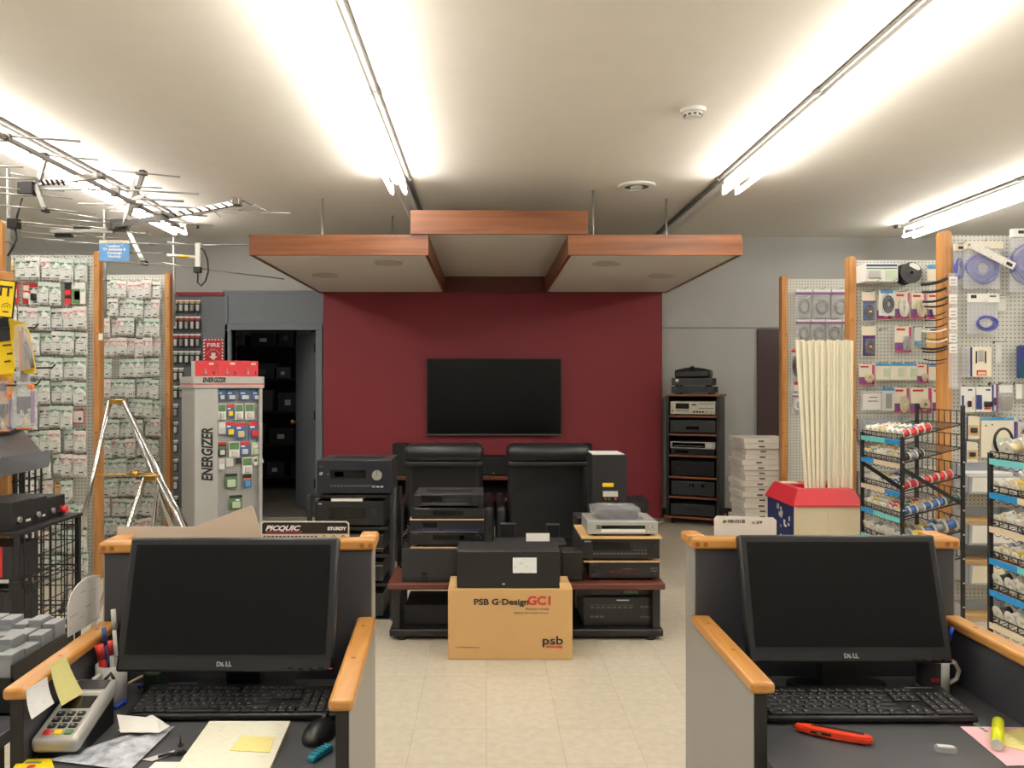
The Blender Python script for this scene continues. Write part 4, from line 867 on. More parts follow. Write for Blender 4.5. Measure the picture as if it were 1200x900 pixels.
# ------------------------------------------------------------------ battery display stand
YE = 6.0; rzE = math.radians(30); wE, dE = .507, .57; x0E = X(228, YE)
RE = Matrix.Rotation(rzE, 3, 'Z')
disp = thing('battery_display', 'grey battery display stand with lettering on header and side pillar', 'display stand', (x0E, YE, 0), rzE)
zt5 = Z(441, YE); zh = Z(455, YE)
MB().box(-.012, wE + .012, -.012, dE + .012, zh, zt5, 'display_grey', .004).build('header', disp)
MB().box(-.0135, wE + .0135, -.0135, dE + .0135, zh + .028, zh + .036, 'bright_red').build('red_line', disp)
pwE = .17
MB().box(0, pwE, 0, dE, .06, zh, 'display_grey', .003).build('pillar', disp)
MB().box(-.001, .0, .05, dE - .05, .1, zh - .05, 'pegboard_display').build('side_grid', disp)
MB().box(pwE, wE - .025, .06, .08, .06, zh, 'pegboard_display').build('board', disp)
MB().box(wE - .025, wE, 0, dE, .06, zh, 'display_grey', .003).build('side_wall', disp)
MB().box(pwE, wE - .025, .08, dE, .06, zh, 'display_grey').box(-.01, wE + .01, -.01, dE + .01, 0, .06, 'face_dark').build('base', disp)
fit(text('ENERGIZER', (.055, -.0135, zh + .046), .05, 'ink', disp, bold=.002, shear=.25), .17)
l = text('ENERGIZER', (.125, -.0008, .5), .11, 'ink', disp, rot=(math.pi/2, -math.pi/2, 0), bold=.004, shear=.2); l.location = (.128, -.0012, Z(565, YE)); fit(l, 63 * YE / F)
def E(u, y, z): q = RE @ Vector((u, y, 0)); return (x0E + q.x, YE + q.y, z)
def ux(px):  # px on the display front -> distance along the front
    k = (px - CXP) / F; c_, s_ = math.cos(rzE), math.sin(rzE)
    return (x0E - k * YE) / (k * s_ - c_)
def ecard(label, pxa, pya, pxb, pyb, face, bands=(), blk=(), tilt=0):
    # move onto the board that stands 0.06 m behind the front
    ua, ub = ux(pxa) + .045, ux(pxb) + .045; Yc = YE + (ua + ub) / 2 * math.sin(rzE); zt6 = Z(pya, Yc); W = ub - ua; Hh = (pyb - pya) * Yc / F
    t = thing('battery_pack', label, 'battery pack', E((ua + ub) / 2, .035, zt6), rzE, 'packs on the battery display'); t.rotation_euler = (0, tilt, rzE)
    b = MB(); b.box(-W/2, W/2, 0, .004, -Hh, 0, face)
    for (u0, u1, v0, v1, m) in bands: b.box(-W/2 + u0 * W, -W/2 + u1 * W, -.001, .001, -v1 * Hh, -v0 * Hh, m)
    b.build('card', t)
    for (u0, u1, v0, v1, m) in blk: MB().box(-W/2 + u0 * W, -W/2 + u1 * W, -.018, -.0008, -v1 * Hh, -v0 * Hh, m, .004).build('blister', t)
    MB().tube([(0, .025, -.008), (0, -.03, -.008), (0, -.036, .0)], .002, 'alu', 5).build('hang_hook', t) if False else None
def gcard(label, a, b_, c_, d_): ecard(label, a, b_, c_, d_, 'white_card', [(.05, .95, .05, .48, 'pack_green')], [(.25, .8, .55, .9, 'pale_grey')])
def bcard(label, a, b_, c_, d_, chip='pale_grey', top='pack_blue'): ecard(label, a, b_, c_, d_, 'pack_blue', [(0, 1, 0, .2, top), (.1, .5, .25, .35, 'ink_white')], [(.2, .8, .5, .88, chip)])
for k, (a, c_) in enumerate([(250, 258.5), (260, 271.5), (275, 288), (290, 302)]): bcard(f'blue pack, {ORD[k]} from left in the top row of the battery display', a, 457, c_, 469.5)
gcard('white and green pack at the left of the second row on the battery display', 249.5, 473.5, 259, 492); bcard('narrow blue pack with red top in the second row of the battery display', 260, 474.5, 268.5, 489.5, 'yellow', 'bright_red')
gcard('white and green pack in the middle of the second row on the battery display', 269.5, 473.5, 279.5, 492); gcard('bright white pack with green at the right of the second row, battery display', 281.5, 473, 292.5, 492)
ecard('pale pack at the left of the third row on the battery display', 250, 494.5, 258.5, 509, 'pale_grey', [(.1, .9, .1, .5, 'white_card')])
bcard('blue pack with yellow cell in the third row of the battery display', 259, 495, 270, 511.5, 'yellow', 'bright_red'); bcard('blue pack with one long cell in the third row of the battery display', 270.5, 496, 282.5, 515, 'beige_cord', 'bright_red'); bcard('blue pack with red cell at the right of the third row, battery display', 286, 494.5, 300, 514.5, 'ink_red', 'bright_red')
ecard('green pack with red top at the left of the fourth row, battery display', 249.5, 518.5, 259, 535, 'dark_pack', [(0, 1, 0, .15, 'bright_red'), (.1, .9, .3, .5, 'pack_green')], [(.2, .8, .55, .9, 'pale_grey')])
gcard('large white pack with green top in the fourth row, battery display', 262.5, 518, 275, 537); bcard('blue pack with red top in the fourth row of the battery display', 275.5, 518.5, 287, 534.5, 'pale_grey', 'bright_red')
ecard('pale green bag at the right of the fourth row, battery display', 289, 518.5, 300.5, 534, 'pale_green', [(.2, .8, .1, .4, 'white_card')], [(.2, .8, .5, .9, 'pale_green')])
ecard('pale pack at the left of the fifth row on the battery display', 250, 537.5, 257.5, 551, 'pale_grey', [(.1, .9, .5, .9, 'white_card')]); ecard('clear small bag second in the fifth row of the battery display', 259, 536.5, 267.5, 547, 'pale_grey')
ecard('small black pack in the fifth row of the battery display', 270.5, 537, 277, 544, 'dark_pack'); gcard('tall white pack with green top in the fifth row, battery display', 278.5, 536.5, 290, 556)
ecard('tilted white pack at the right of the fifth row, battery display', 289.5, 534.5, 301, 545, 'white_card', [(.1, .4, .3, .6, 'ink_grey')], tilt=-.3)
ecard('large green pack in the sixth row of the battery display', 258, 555.5, 272, 573, 'pack_green', [(0, 1, 0, .2, 'dark_pack')], [(.15, .85, .4, .9, 'pale_green')]); ecard('narrow blue and orange pack in the sixth row of the battery display', 279, 556, 289, 572, 'pack_blue', [(0, 1, 0, .3, 'dark_pack'), (.1, .9, .3, .45, 'orange')], [(.2, .8, .5, .9, 'sky_blue')])
ecard('single green pack in the lowest row of the battery display', 263, 581, 278, 597.5, 'pack_green', [(0, 1, 0, .2, 'dark_pack'), (.5, .8, .3, .4, 'ink_white')], [(.2, .85, .45, .9, 'pale_green')])
# three red boxes on the header
for k in range(3):
    u0 = .008 + k * .158; hz = (19 if k != 0 else 18.5) * YE / F
    t = thing('red_box', f'red box, {ORD[k]} from left of three on top of the battery display', 'box', E(u0, .02, zt5), rzE, 'red boxes on the battery display')
    MB().box(0, .155, 0, .16, 0, hz, 'bright_red', .002).build('carton', t)
    MB().box(-.001, .0005, .002, .158, .002, hz - .002, 'pale_grey').build('end_panel', t)
    b = MB(); b.box(.1, .135, -.001, .001, hz * .75, hz * .88, 'stripe_pink'); b.box(.13, .14, -.001, .001, hz * .1, hz * .35, 'dark_pack'); b.box(.02, .09, -.001, .001, hz * .68, hz * .71, 'ink_red'); b.box(.02, .12, -.001, .001, hz * .5, hz * .52, 'ink_red'); b.build('print', t)
    b = MB(); b.cyl((.075, -.004, hz * .12), (.075, -.004, hz * .3), .009, 'alu', 10); b.cyl((.075, -.004, hz * .3), (.075, -.004, hz * .5), .004, 'alu', 8); b.build('printed_lamp', t)
# ------------------------------------------------------------------ right pegboards
YC = 5.0; fC = fin('nearest right pegboard hung with blue network cables', YC, X(1106, YC), X(1106, YC) + 1.22, Z(276, YC), X(1101.5, YC), X(1112, YC), Z(271, YC))
YBp = 5.9; fB = fin('middle right pegboard of carded cords with a wood post', YBp, X(998, YBp), X(998, YBp) + 1.22, Z(305, YBp), X(993, YBp), X(1001, YBp), Z(301, YBp))
YA = 7.0; fA = fin('farthest right pegboard of bagged cables beside the brown door', YA, X(918, YA), X(918, YA) + 1.22, Z(327, YA), X(915, YA), X(921.5, YA), Z(323, YA))
def cbag(label, a, b_, c_, d_, coil='grey_cord'): filmbag(label, a, b_, c_, d_, YA, 'white_card', (.55, .6, .36, .28, coil), 'clear_pack', .045, fA, 'bagged cables on the farthest right pegboard', [(0, 1, .1, .2, 'violet')], .22, .02)
for k, (a, c_) in enumerate([(930, 948), (950, 969.5), (971.5, 990)]): cbag(f'bagged grey cable, {ORD[k]} from left in the top row of the farthest right pegboard', a, 340, c_, 373)
for k, (a, c_) in enumerate([(930, 946.5), (947.5, 963.5), (965, 983), (984, 996)]): cbag(f'bagged cable, {ORD[k]} from left in the second row of the farthest right pegboard', a, 375, c_, 402)
card('cord_card', 'red topped card with black cord in the third row behind the mouldings', 925, 410, 936, 442, YA, 'pale_grey', [(0, 1, 0, .1, 'bright_red')], (.5, .6, .4, .35, 'black_cord'), fin_=fA)
card('cord_card', 'white card with red top in the fourth row behind the mouldings', 928, 448, 936, 458, YA, 'white_card', [(0, 1, 0, .3, 'bright_red')], fin_=fA)
cbag('bagged pale cable ring in the fifth row behind the mouldings', 926, 461, 937, 484, 'white_cord'); cbag('bagged dark cable in the third row seen through the mouldings', 962, 412, 978, 440, 'black_cord'); cbag('bagged dark cable in the fourth row seen through the mouldings', 962, 448, 978, 478, 'black_cord')
MG = [(.82, .97, .03, .97, 'magenta'), (.0, .97, .9, .99, 'magenta'), (.0, .5, .62, .9, 'violet'), (.1, .6, .08, .16, 'ink_red')]
def mcard(label, a, b_, c_, d_, coil, cc=None): card('cord_card', label, a, b_, c_, d_, YBp, 'cream_card', MG, coil, cc, 'packaged cord', 'magenta edged cord cards', fin_=fB)
# middle board, row 1
t = thing('handset_box', 'white and green window box at the top of the middle right pegboard', 'box', (X(1032.5, YBp - .16), YBp - .17, Z(330, YBp - .16))); q = (YBp - .16) / F
MB().box(-19 * q, 19 * q, 0, .16, 0, 21 * q, 'white_card', .002).build('carton', t)
b = MB(); b.box(-18 * q, 18 * q, -.001, .001, 17.5 * q, 20 * q, 'dark_blue').box(-18 * q, 18 * q, -.001, .001, 14.5 * q, 16 * q, 'pack_green').box(4 * q, 18 * q, -.001, .001, 1.5 * q, 13 * q, 'pale_green'); b.build('print', t)
MB().box(-17 * q, -2 * q, -.012, .0, 3.5 * q, 13 * q, 'face_silver', .006).build('window_pack', t)
b = MB()
for xx in (-6, 13): b.tube([(xx * q, -.004, .006), (xx * q + .02, -.02, .012), (xx * q + .03, -.02, .02), (xx * q + .01, -.006, .022)], .0018, 'alu_dark', 5)
b.build('wire_clip', t); hook(fB, X(1025, YBp), Z(329, YBp), YBp); hook(fB, X(1040, YBp), Z(329, YBp), YBp)
t = thing('cable_spool', 'grey spool with a white label at the top of the middle right pegboard', 'spool', (X(1066.5, YBp - .1), YBp - .02, Z(320, YBp - .1))); rr = 12.4 * (YBp - .1) / F
MB().cyl((0, -.1, 0), (0, -.094, 0), rr, 'face_dark', 32).cyl((0, -.094, 0), (0, -.006, 0), rr * .5, 'black_cord', 24).cyl((0, -.006, 0), (0, 0, 0), rr, 'face_dark', 32).pipe((0, -.104, 0), (0, -.098, 0), rr * .3, rr * .2, 'charcoal', 24).build('reel', t)
MB().cyl((0, -.09, 0), (0, -.01, 0), rr * .86, 'black_cord', 28).build('winding', t); MB().cyl((0, -.106, 0), (0, -.1, 0), rr * .15, 'display_black', 16).build('hub_hole', t)
a0 = math.radians(48); b = MB(); b.prism([(rr * .95 * math.cos(a) * k, -.1012, rr * .95 * math.sin(a) * k) for a, k in [(math.radians(100), .95), (math.radians(80), 1), (math.radians(60), 1), (math.radians(40), 1), (math.radians(22), .95), (math.radians(18), .72), (math.radians(50), .5), (math.radians(108), .7)]], (0, .001, 0), 'white_card'); b.build('paper_label', t)
card('parts_card', 'clear bag of pale parts with blue top beside the grey spool', 1081, 312, 1096, 331, YBp, 'clear_pack', [(.1, .9, 0, .2, 'sky_blue'), (.1, .9, .25, .95, 'cream_card')], fin_=fB)
# row 2
card('cord_card', 'blue card with brown cord at the left of the second row, middle right pegboard', 1006.5, 343, 1022.5, 377, YBp, 'cream_card', [(.05, .95, .33, .98, 'pack_blue'), (0, 1, .3, .34, 'ink_red')], (.5, .68, .3, .22, 'brown_cord'), 'white_card', 'packaged cord', fin_=fB)
card('cord_card', 'white card with thick black coil in the second row, middle right pegboard', 1024.5, 341.5, 1043, 371, YBp, 'white_card', [(.1, .9, 0, .12, 'sky_blue')], (.55, .55, .32, .32, 'black_cord'), None, 'packaged cord', fin_=fB, depth=.07)
mcard('magenta edged card behind the black coil card, second row, middle right pegboard', 1024, 347, 1040, 375, None)
mcard('magenta edged card with white cord in the second row, middle right pegboard', 1044.5, 343, 1062.5, 374.5, (.55, .6, .27, .3, 'white_cord')); mcard('magenta edged card with yellow cord in the second row, middle right pegboard', 1064, 344, 1081.5, 374.5, (.6, .6, .27, .3, 'winding_beige')); mcard('magenta edged card behind the tubing at the end of the second row', 1083, 344, 1098, 375, (.6, .6, .27, .3, 'white_cord'))
card('cord_card', 'blue card with dark cord in the third row, middle right pegboard', 1006.5, 383, 1022.5, 418, YBp, 'cream_card', [(.05, .95, .33, .98, 'dark_blue'), (0, 1, .3, .34, 'ink_red')], (.5, .68, .3, .24, 'brown_cord'), 'white_card', 'packaged cord', fin_=fB)
mcard('magenta edged card with grey cord in the third row, middle right pegboard', 1044.5, 383, 1064.5, 413.5, (.68, .66, .22, .26, 'grey_cord'))
card('price_strip', 'narrow pale blue strip card in the third row, middle right pegboard', 1067.5, 384, 1075, 404, YBp, 'stripe_green' if False else 'pale_grey', [(0, 1, .8, 1, 'sky_blue')], fin_=fB); card('parts_card', 'pale tan card behind the black tubing, third row, middle right pegboard', 1082, 385, 1099, 412, YBp, 'pale_board', [(0, 1, 0, .2, 'white_card'), (.2, .7, .05, .12, 'ink_red')], fin_=fB)
hook(fB, X(1031, YBp), Z(386, YBp), YBp)
# row 4
mcard('magenta card with pale plug at the left of the fourth row, middle right pegboard', 1003, 427, 1021.5, 451, (.6, .65, .25, .18, 'beige_cord'))
for k, (a, c_) in enumerate([(1022.5, 1039), (1038.5, 1055), (1053.5, 1070)]): card('parts_card', f'blue topped white pack, {ORD[k]} of three in the fourth row, middle right pegboard', a, 426, c_, 445.5, YBp, 'cream_card', [(0, 1, 0, .16, 'sky_blue'), (.55, .95, .3, .8, 'pale_green')], depth=.05 + .012 * (k % 2), fin_=fB)
mcard('magenta card with orange part in the fourth row, middle right pegboard', 1070.5, 427, 1084, 449, (.6, .65, .22, .15, 'beige_cord')); card('parts_card', 'blue topped white pack against the wood post, fourth row, middle right pegboard', 1084, 427, 1099, 446, YBp, 'cream_card', [(0, 1, 0, .16, 'sky_blue')], fin_=fB)
# row 5
card('parts_card', 'clear bag with white paper at the left of the fifth row, middle right pegboard', 1004.5, 458, 1029, 481, YBp, 'clear_pack', [(.12, .98, .15, .95, 'white_card'), (.4, .8, .3, .34, 'ink_grey'), (.35, .85, .5, .54, 'ink_grey')], fin_=fB)
card('parts_card', 'pack with grey flat cable in the fifth row, middle right pegboard', 1028.5, 454.5, 1043, 481, YBp, 'pale_grey', [(0, 1, 0, .12, 'sky_blue'), (.3, .8, .25, .9, 'grey_cord')], depth=.065, fin_=fB)
mcard('magenta card with beige cord in the fifth row, middle right pegboard', 1043.5, 454, 1061.5, 484, (.62, .65, .24, .3, 'beige_cord'), 'white_card'); mcard('wide magenta card with small beige cord in the fifth row, middle right pegboard', 1063, 454, 1088, 484, (.62, .66, .2, .22, 'beige_cord'), 'brown_cord'); mcard('magenta card against the wood post in the fifth row, middle right pegboard', 1088.5, 454.5, 1099.5, 482, None)
# nearest board
blue = 'utp_blue'; mk = [(.05, .22, .25, .75, 'ink'), (.4, .6, .4, .55, 'ink_grey')]
filmbag('bag of thick blue network cable at the top of the nearest right pegboard', 1121, 286, 1163, 340, YC, 'cream_card', (.48, .6, .34, .27, blue), 'clear_film', .07, fC, None, [(.05, .2, .06, .12, 'ink')], .16, .05)
filmbag('large bag of blue network cable at the right edge of the nearest right pegboard', 1173, 272, 1222, 344, YC, 'white_card', (.48, .56, .4, .3, blue), 'clear_film', .08, fC, None, [(.12, .25, .03, .08, 'ink'), (.4, .5, .05, .07, 'ink_grey')], .13, .05)
filmbag('bag of blue cable half hidden by the wood post, nearest right pegboard', 1112.5, 288, 1124, 336, YC, 'cream_card', (.5, .6, .4, .25, blue), 'clear_film', .04, fC, None, [(.3, .8, .06, .12, 'ink')], .16, .03)
t = thing('hanging_header_strip', 'slanting white header strip across the top blue cable bag', 'header strip', (X(1123, YC), YC - .145, Z(287, YC))); MB().box(0, .30, 0, .003, -.045, 0, 'strip_print').build('card', t); t.rotation_euler = (0, math.radians(27), 0)
MB().box(.245, .285, -.001, 0, -.035, -.015, 'ink').build('logo_block', t)
filmbag('bag with one ring of blue cable in the middle of the nearest right pegboard', 1126, 345.5, 1162, 392, YC, 'white_card', (.58, .72, .33, .2, blue), 'clear_film', .06, fC, None, [(.08, .26, .04, .12, 'ink'), (.68, .88, .05, .09, 'ink_grey')], .22, .02)
filmbag('bag of blue cable at the picture edge on the nearest right pegboard', 1196, 358, 1222, 398, YC, 'white_card', (.5, .6, .4, .3, blue), 'clear_film', .06, fC, None, [], .2, .02)
card('price_strip', 'upper narrow pale strip card on the nearest right pegboard', 1163, 348, 1173.5, 365.5, YC, 'pale_grey', [(.1, .9, .1, .14, 'ink_grey')], fin_=fC); card('price_strip', 'lower narrow pale strip card on the nearest right pegboard', 1161, 401.5, 1168, 425, YC, 'pale_grey', [], fin_=fC)
t = thing('wall_plate_kit', 'cream boxed kit in a clear pack with a blue stripe, nearest right pegboard', 'packaged part', (X(1140, YC), YC - .06, Z(407, YC))); q = YC / F
MB().box(-8 * q, 15 * q, 0, .03, -35 * q, 0, 'cream_card', .003).build('carton', t); MB().box(-18 * q, -7 * q, .004, .03, -35 * q, -.5 * q, 'clear_pack', .003).build('clear_sleeve', t)
b = MB(); b.box(-9 * q, -7.5 * q, -.001, .01, -34.5 * q, -.5 * q, 'dark_blue').box(-2.5 * q, 9 * q, -.001, .001, -33 * q, -27 * q, 'ink_red').box(-1 * q, 8 * q, -.0012, .001, -32 * q, -29 * q, 'beige_cord'); b.box(-3.5 * q, -2 * q, -.002, .001, -19 * q, -5 * q, 'ink').box(7 * q, 8.5 * q, -.002, .001, -19 * q, -5 * q, 'ink').box(-.5 * q, 5.5 * q, -.002, .001, -17 * q, -4 * q, 'face_silver'); b.build('print', t)
card('parts_card', 'dark blue and green pack near the right edge of the nearest pegboard', 1185.5, 406, 1206, 443, YC, 'dark_blue', [(.1, .95, .5, .95, 'dark_teal'), (.4, .9, .35, .5, 'pack_green')], fin_=fC)
card('parts_card', 'white and blue card with small black plug, nearest right pegboard', 1120.5, 453, 1137, 482.5, YC, 'white_card', [(.05, .22, .35, .9, 'dark_blue'), (.5, .8, .1, .16, 'dark_blue'), (.82, .86, .4, .9, 'ink_red')], blk=[(.42, .66, .55, .8, 'black_plastic', .02)], fin_=fC)
card('parts_card', 'white and blue card with wide black connector, nearest right pegboard', 1138.5, 453, 1156.5, 482.5, YC, 'white_card', [(.0, .36, .33, .9, 'dark_blue'), (.6, .9, .1, .16, 'dark_blue'), (.5, .95, .82, .9, 'ink_red')], blk=[(.46, .95, .58, .8, 'black_plastic', .02)], fin_=fC)
card('parts_card', 'clear pack with a steel wall plate, nearest right pegboard', 1161, 450, 1181, 483, YC, 'clear_pack', [(.02, .14, 0, 1, 'violet'), (.2, .95, .05, .3, 'white_card')], blk=[(.25, .9, .4, .9, 'alu', .012)], fin_=fC)
card('parts_card', 'narrow card with a blue edge behind the steel wall plate pack', 1156.5, 450.5, 1161.5, 481, YC, 'pale_grey', [(0, .4, 0, 1, 'dark_blue')], blk=[(.4, .9, .5, .8, 'brown_cord', .01)], fin_=fC); card('price_strip', 'blank white card beside the grey socket box, nearest right pegboard', 1184.5, 450, 1191.5, 467.5, YC, 'white_card', fin_=fC)
card('socket_box', 'grey socket plate at the picture edge of the nearest right pegboard', 1192, 449, 1211, 468.5, YC, 'face_silver', [(.4, .9, .5, .75, 'white_card'), (.5, .8, .55, .7, 'ink')], fin_=fC)
card('parts_card', 'large clear pack with blue header below the steel wall plate', 1144, 489, 1184, 535, YC, 'cream_card', [(0, .95, 0, .07, 'sky_blue'), (.95, 1, .1, 1, 'dark_blue'), (.12, .16, .18, .22, 'ink'), (.3, .34, .16, .2, 'ink'), (.45, .9, .5, .85, 'pale_green')], fin_=fC)
card('cord_card', 'clear pack with black coiled cord at the picture edge', 1184.5, 494, 1206, 530, YC, 'pale_grey', [(0, .1, 0, 1, 'violet')], (.55, .5, .3, .32, 'black_cord'), fin_=fC)
for k, (a, b_, c_, d_) in enumerate([(1127, 487, 1142, 514), (1125.5, 517, 1140, 541)]): card('parts_card', f'small brown pack with blue edge, {["upper", "lower"][k]} of two beside the spool rack top', a, b_, c_, d_, YC, 'cream_card', [(0, .12, 0, 1, 'dark_blue'), (.15, .95, .4, .85, 'pale_board')], blk=[(.3, .8, .5, .72, 'dark_pack', .012)], fin_=fC)
# black heat shrink tubing pegged across the wood post, with price tags
hs = [(1079, 333, 1110, 326, .010, 'black_cord'), (1080, 342, 1109, 337.5, .0085, 'black_cord'), (1081, 353.5, 1110, 348, .007, 'black_cord'), (1083, 359, 1110, 355.5, .006, 'black_cord'), (1084, 370, 1109, 365, .004, 'black_cord'), (1084, 375, 1110, 371, .0035, 'black_cord'), (1084, 383.5, 1110, 379, .0042, 'black_cord'), (1080.5, 388, 1109, 385.5, .005, 'white_cord'), (1083, 396.5, 1110, 394.5, .0028, 'black_cord'), (1085, 400, 1110, 397.5, .0042, 'white_cord'), (1079.5, 408, 1110, 405.5, .0075, 'black_cord'), (1081, 412, 1110, 408.5, .006, 'black_cord'), (1082, 421, 1110, 420, .004, 'black_cord'), (1080, 425.5, 1108, 424, .0028, 'black_cord')]
yh = YC - .09
for k, (xa, ya, xb, yb_, r_, m) in enumerate(hs):
    p0 = P(xa, ya, yh + .02); p1 = P(xb, yb_, yh); b = MB(); n = 8
    b.tube([p0.lerp(p1, i / n) + Vector((0, -.01 * math.sin(math.pi * i / n), -.012 * math.sin(math.pi * i / n))) for i in range(n + 1)], r_, m, 8)
    solid('shrink_tube', f'{"white" if m == "white_cord" else "black"} length of shrink tubing, {ORD[k]} from top beside the nearest right wood post', 'tubing', b, group='shrink tubing by the wood post')
t = thing('tag_strip', 'clear plastic strip of price tags hanging beside the nearest right wood post', 'price tags', (X(1116, yh), yh, 0)); MB((X(1116, yh), yh, 0)).box(X(1111.5, yh), X(1122.5, yh), yh - .002, yh, Z(455, yh), Z(320, yh), 'clear_film').build('clear_strip', t)
for ya, yb_ in ((324.5, 335), (345, 356), (361, 372), (375, 386), (391, 401), (403, 414)):
    b = MB((X(1116, yh), yh, 0)); b.box(X(1112, yh), X(1121, yh), yh - .006, yh - .003, Z(yb_, yh), Z(ya, yh), 'white_card')
    for s_ in (.3, .75): b.box(X(1113.5, yh), X(1119.5, yh), yh - .0068, yh - .005, Z(yb_, yh) + s_ * .045, Z(yb_, yh) + s_ * .045 + .004, 'ink_grey')
    b.build('price_tag', t)
MB((X(1116, yh), yh, 0)).cyl((X(1116, yh), yh, Z(320, yh) - .006), (X(1116, yh), YC - .001, Z(320, yh) - .006), .003, 'alu_dark', 6).build('hang_pin', t)
# ------------------------------------------------------------------ grey parts bins on the right boards
def bin_(label, xa, xb, yb_, d, z0, h, low, fill=None, cardm='white_card'):
    t = thing('parts_bin', label, 'bin', ((xa + xb)/2, yb_, z0), 0, 'grey plastic parts bins'); W = xb - xa
    prof = [(0, 0), (0, h), (-d * .45, h), (-d * .62, h * .92), (-d * .78, h * .7), (-d * .88, low * 1.0), (-d, low), (-d * .94, 0)]
    for sx in (-1, 1):
        x = sx * W/2; MB().prism([(x, p_[0], p_[1]) for p_ in prof], (-sx * .004, 0, 0), 'grey_bin').build('side_wall', t)
    MB().box(-W/2, W/2, -d * .94, 0, 0, .004, 'grey_bin').box(-W/2, W/2, -.004, 0, 0, h, 'grey_bin').build('bin_body', t)
    MB().prism([(-W/2, -d, low), (W/2, -d, low), (W/2, -d * .94, 0), (-W/2, -d * .94, 0)], (0, .004, 0), 'grey_bin').build('front_lip', t)
    MB().prism([(-W/2 + .02, -d * 1.003 - .001, low - .006), (W/2 - .015, -d * 1.003 - .001, low - .006), (W/2 - .015, -d * .945 - .002, .012), (-W/2 + .02, -d * .945 - .002, .012)], (0, .002, 0), cardm).build('label_card', t)
    MB().box(-W/2 + .012, W/2 - .012, -d * .7, -.015, .005, h * .72, fill or 'pale_board', .003).build('contents', t)
for k, (ya, yb_, f_, cm) in enumerate([(546, 579, 'white_card', 'white_card'), (597, 639, 'pale_board', 'white_card'), (648, 686, 'pale_board', 'cream_card'), (708, 752, 'pale_board', 'pale_grey')]):
    Yb = YC - .003; fr = YC - .2; z0 = Z(yb_, fr); hh_ = min((yb_ - ya) * fr / F, .2)
    for j, (xa, xb) in enumerate([(1113, 1172), (1174, 1233)]):
        bin_(f'grey parts bin, {ORD[k]} row from top and {["left", "right"][j]} of two on the nearest right pegboard', X(xa, YC), X(xb, YC), Yb, .2, z0, hh_, hh_ * .62, f_, cm)
for k, (ya, yb_) in enumerate([(497, 519), (552, 583)]):
    fr = YBp - .18; z0 = Z(yb_, fr); bin_(f'grey parts bin behind the spool rack, {["upper", "lower"][k]} one on the middle right pegboard', X(1004, YBp), X(1058, YBp), YBp - .003, .18, z0, .17, .1, 'white_card')
card('price_strip', 'white tag strip low on the middle right pegboard behind the spool rack', 1076, 545, 1094, 551, YBp, 'white_card')
# ------------------------------------------------------------------ wire spool racks
SPOOL = {}
def spool_proto(col, big):
    r, L = (.036, .06) if big else (.0235, .038)
    ft = .003
    b = MB(); fm = 'reel_clear' if big else 'reel_white'
    for x in (0, L - ft): b.pipe((x, 0, 0), (x + ft, 0, 0), r, r * .38, fm, 18)
    b.pipe((0, 0, 0), (L, 0, 0), r * .45, r * .36, fm, 14)
    root = b.build('wire_spool')
    MB().pipe((ft, 0, 0), (L - ft, 0, 0), r * (.82 if not big else .6), r * .46, 'winding_' + col, 18).build('winding', root)
    return root, r, L
def spool(col, big, loc, rot, label, group):
    k = (col, big)
    if k not in SPOOL: SPOOL[k] = spool_proto(col, big); o = SPOOL[k][0]
    else: o = dup(SPOOL[k][0])
    o.location = loc; o.rotation_euler = rot; tag(o, label, 'wire spool', group); return o
def wire_rack(name_, label, x0, ya, yb, d, tiers, rise, zf, zr, labels, brace=True):
    L = yb - ya; t = thing('wire_rack', label, 'wire rack', (x0, ya, 0), 0, 'wire spool racks')
    for (x, z) in ((0, zf), (d, zr)):
        for y in (0, L): MB().box(x - .009, x + .009, y - .009, y + .009, 0, z, 'wire_black', .002).build('post', t)
    b = MB()
    for k in range(7):
        for x in (0, d): b.cyl((x, -.009, .25 + k * .13), (x, -.012, .25 + k * .13), .005, 'rivet', 8)
    b.build('rivet', t)
    for i, z in enumerate(tiers):
        b = MB(); s = rise
        for y in (0, L): b.tube([(0, y, z), (d, y, z + s)], .0035, 'wire_black', 5)
        n = 8
        for k in range(1, 17): b.tube([(0, L * k / 17, z - .003), (d, L * k / 17, z + s - .003)], .0018, 'wire_black', 4)
        for f in (0, .33, .66, 1): b.tube([(d * f, 0, z + s * f), (d * f, L, z + s * f)], .003, 'wire_black', 5)
        b.tube([(0, 0, z + .026), (0, L, z + .026)], .003, 'wire_black', 5)
        for k in range(n + 1): b.tube([(0, L * k / n, z), (0, L * k / n, z + .026)], .0025, 'wire_black', 4)
        # rear fence
        b.tube([(d, 0, z + s + .07), (d, L, z + s + .07)], .003, 'wire_black', 5)
        for k in range(n + 1): b.tube([(d, L * k / n, z + s), (d, L * k / n, z + s + .07)], .003, 'wire_black', 4)
        # scalloped wire under the label rail
        pts = []
        for k in range(n * 6 + 1): pts.append((.012, L * k / (n * 6), z - .034 - .014 * abs(math.sin(math.pi * k / 6))))
        b.tube(pts, .0018, 'wire_black', 4)
        sh_ = b.build('shelf', t)
        y = 0.01
        for frac, m in labels[i]:
            y2 = y + frac * (L - .02); MB().box(-.012, -.009, y, y2, z - .03, z - .004, m).build('label_strip', sh_); y = y2
    if brace:
        MB().prism([(0, -.012, tiers[2] + .11), (0, -.012, tiers[2] + .135), (d, -.012, tiers[3] + .085), (d, -.012, tiers[3] + .06)], (0, .003, 0), 'wire_black').build('brace', t)
        MB().prism([(-.004, L, tiers[1] - .05), (-.004, L, tiers[1] - .025), (-.004, 0, tiers[2] + .03), (-.004, 0, tiers[2] + .005)], (.003, 0, 0), 'wire_black').build('brace', t)
    return t
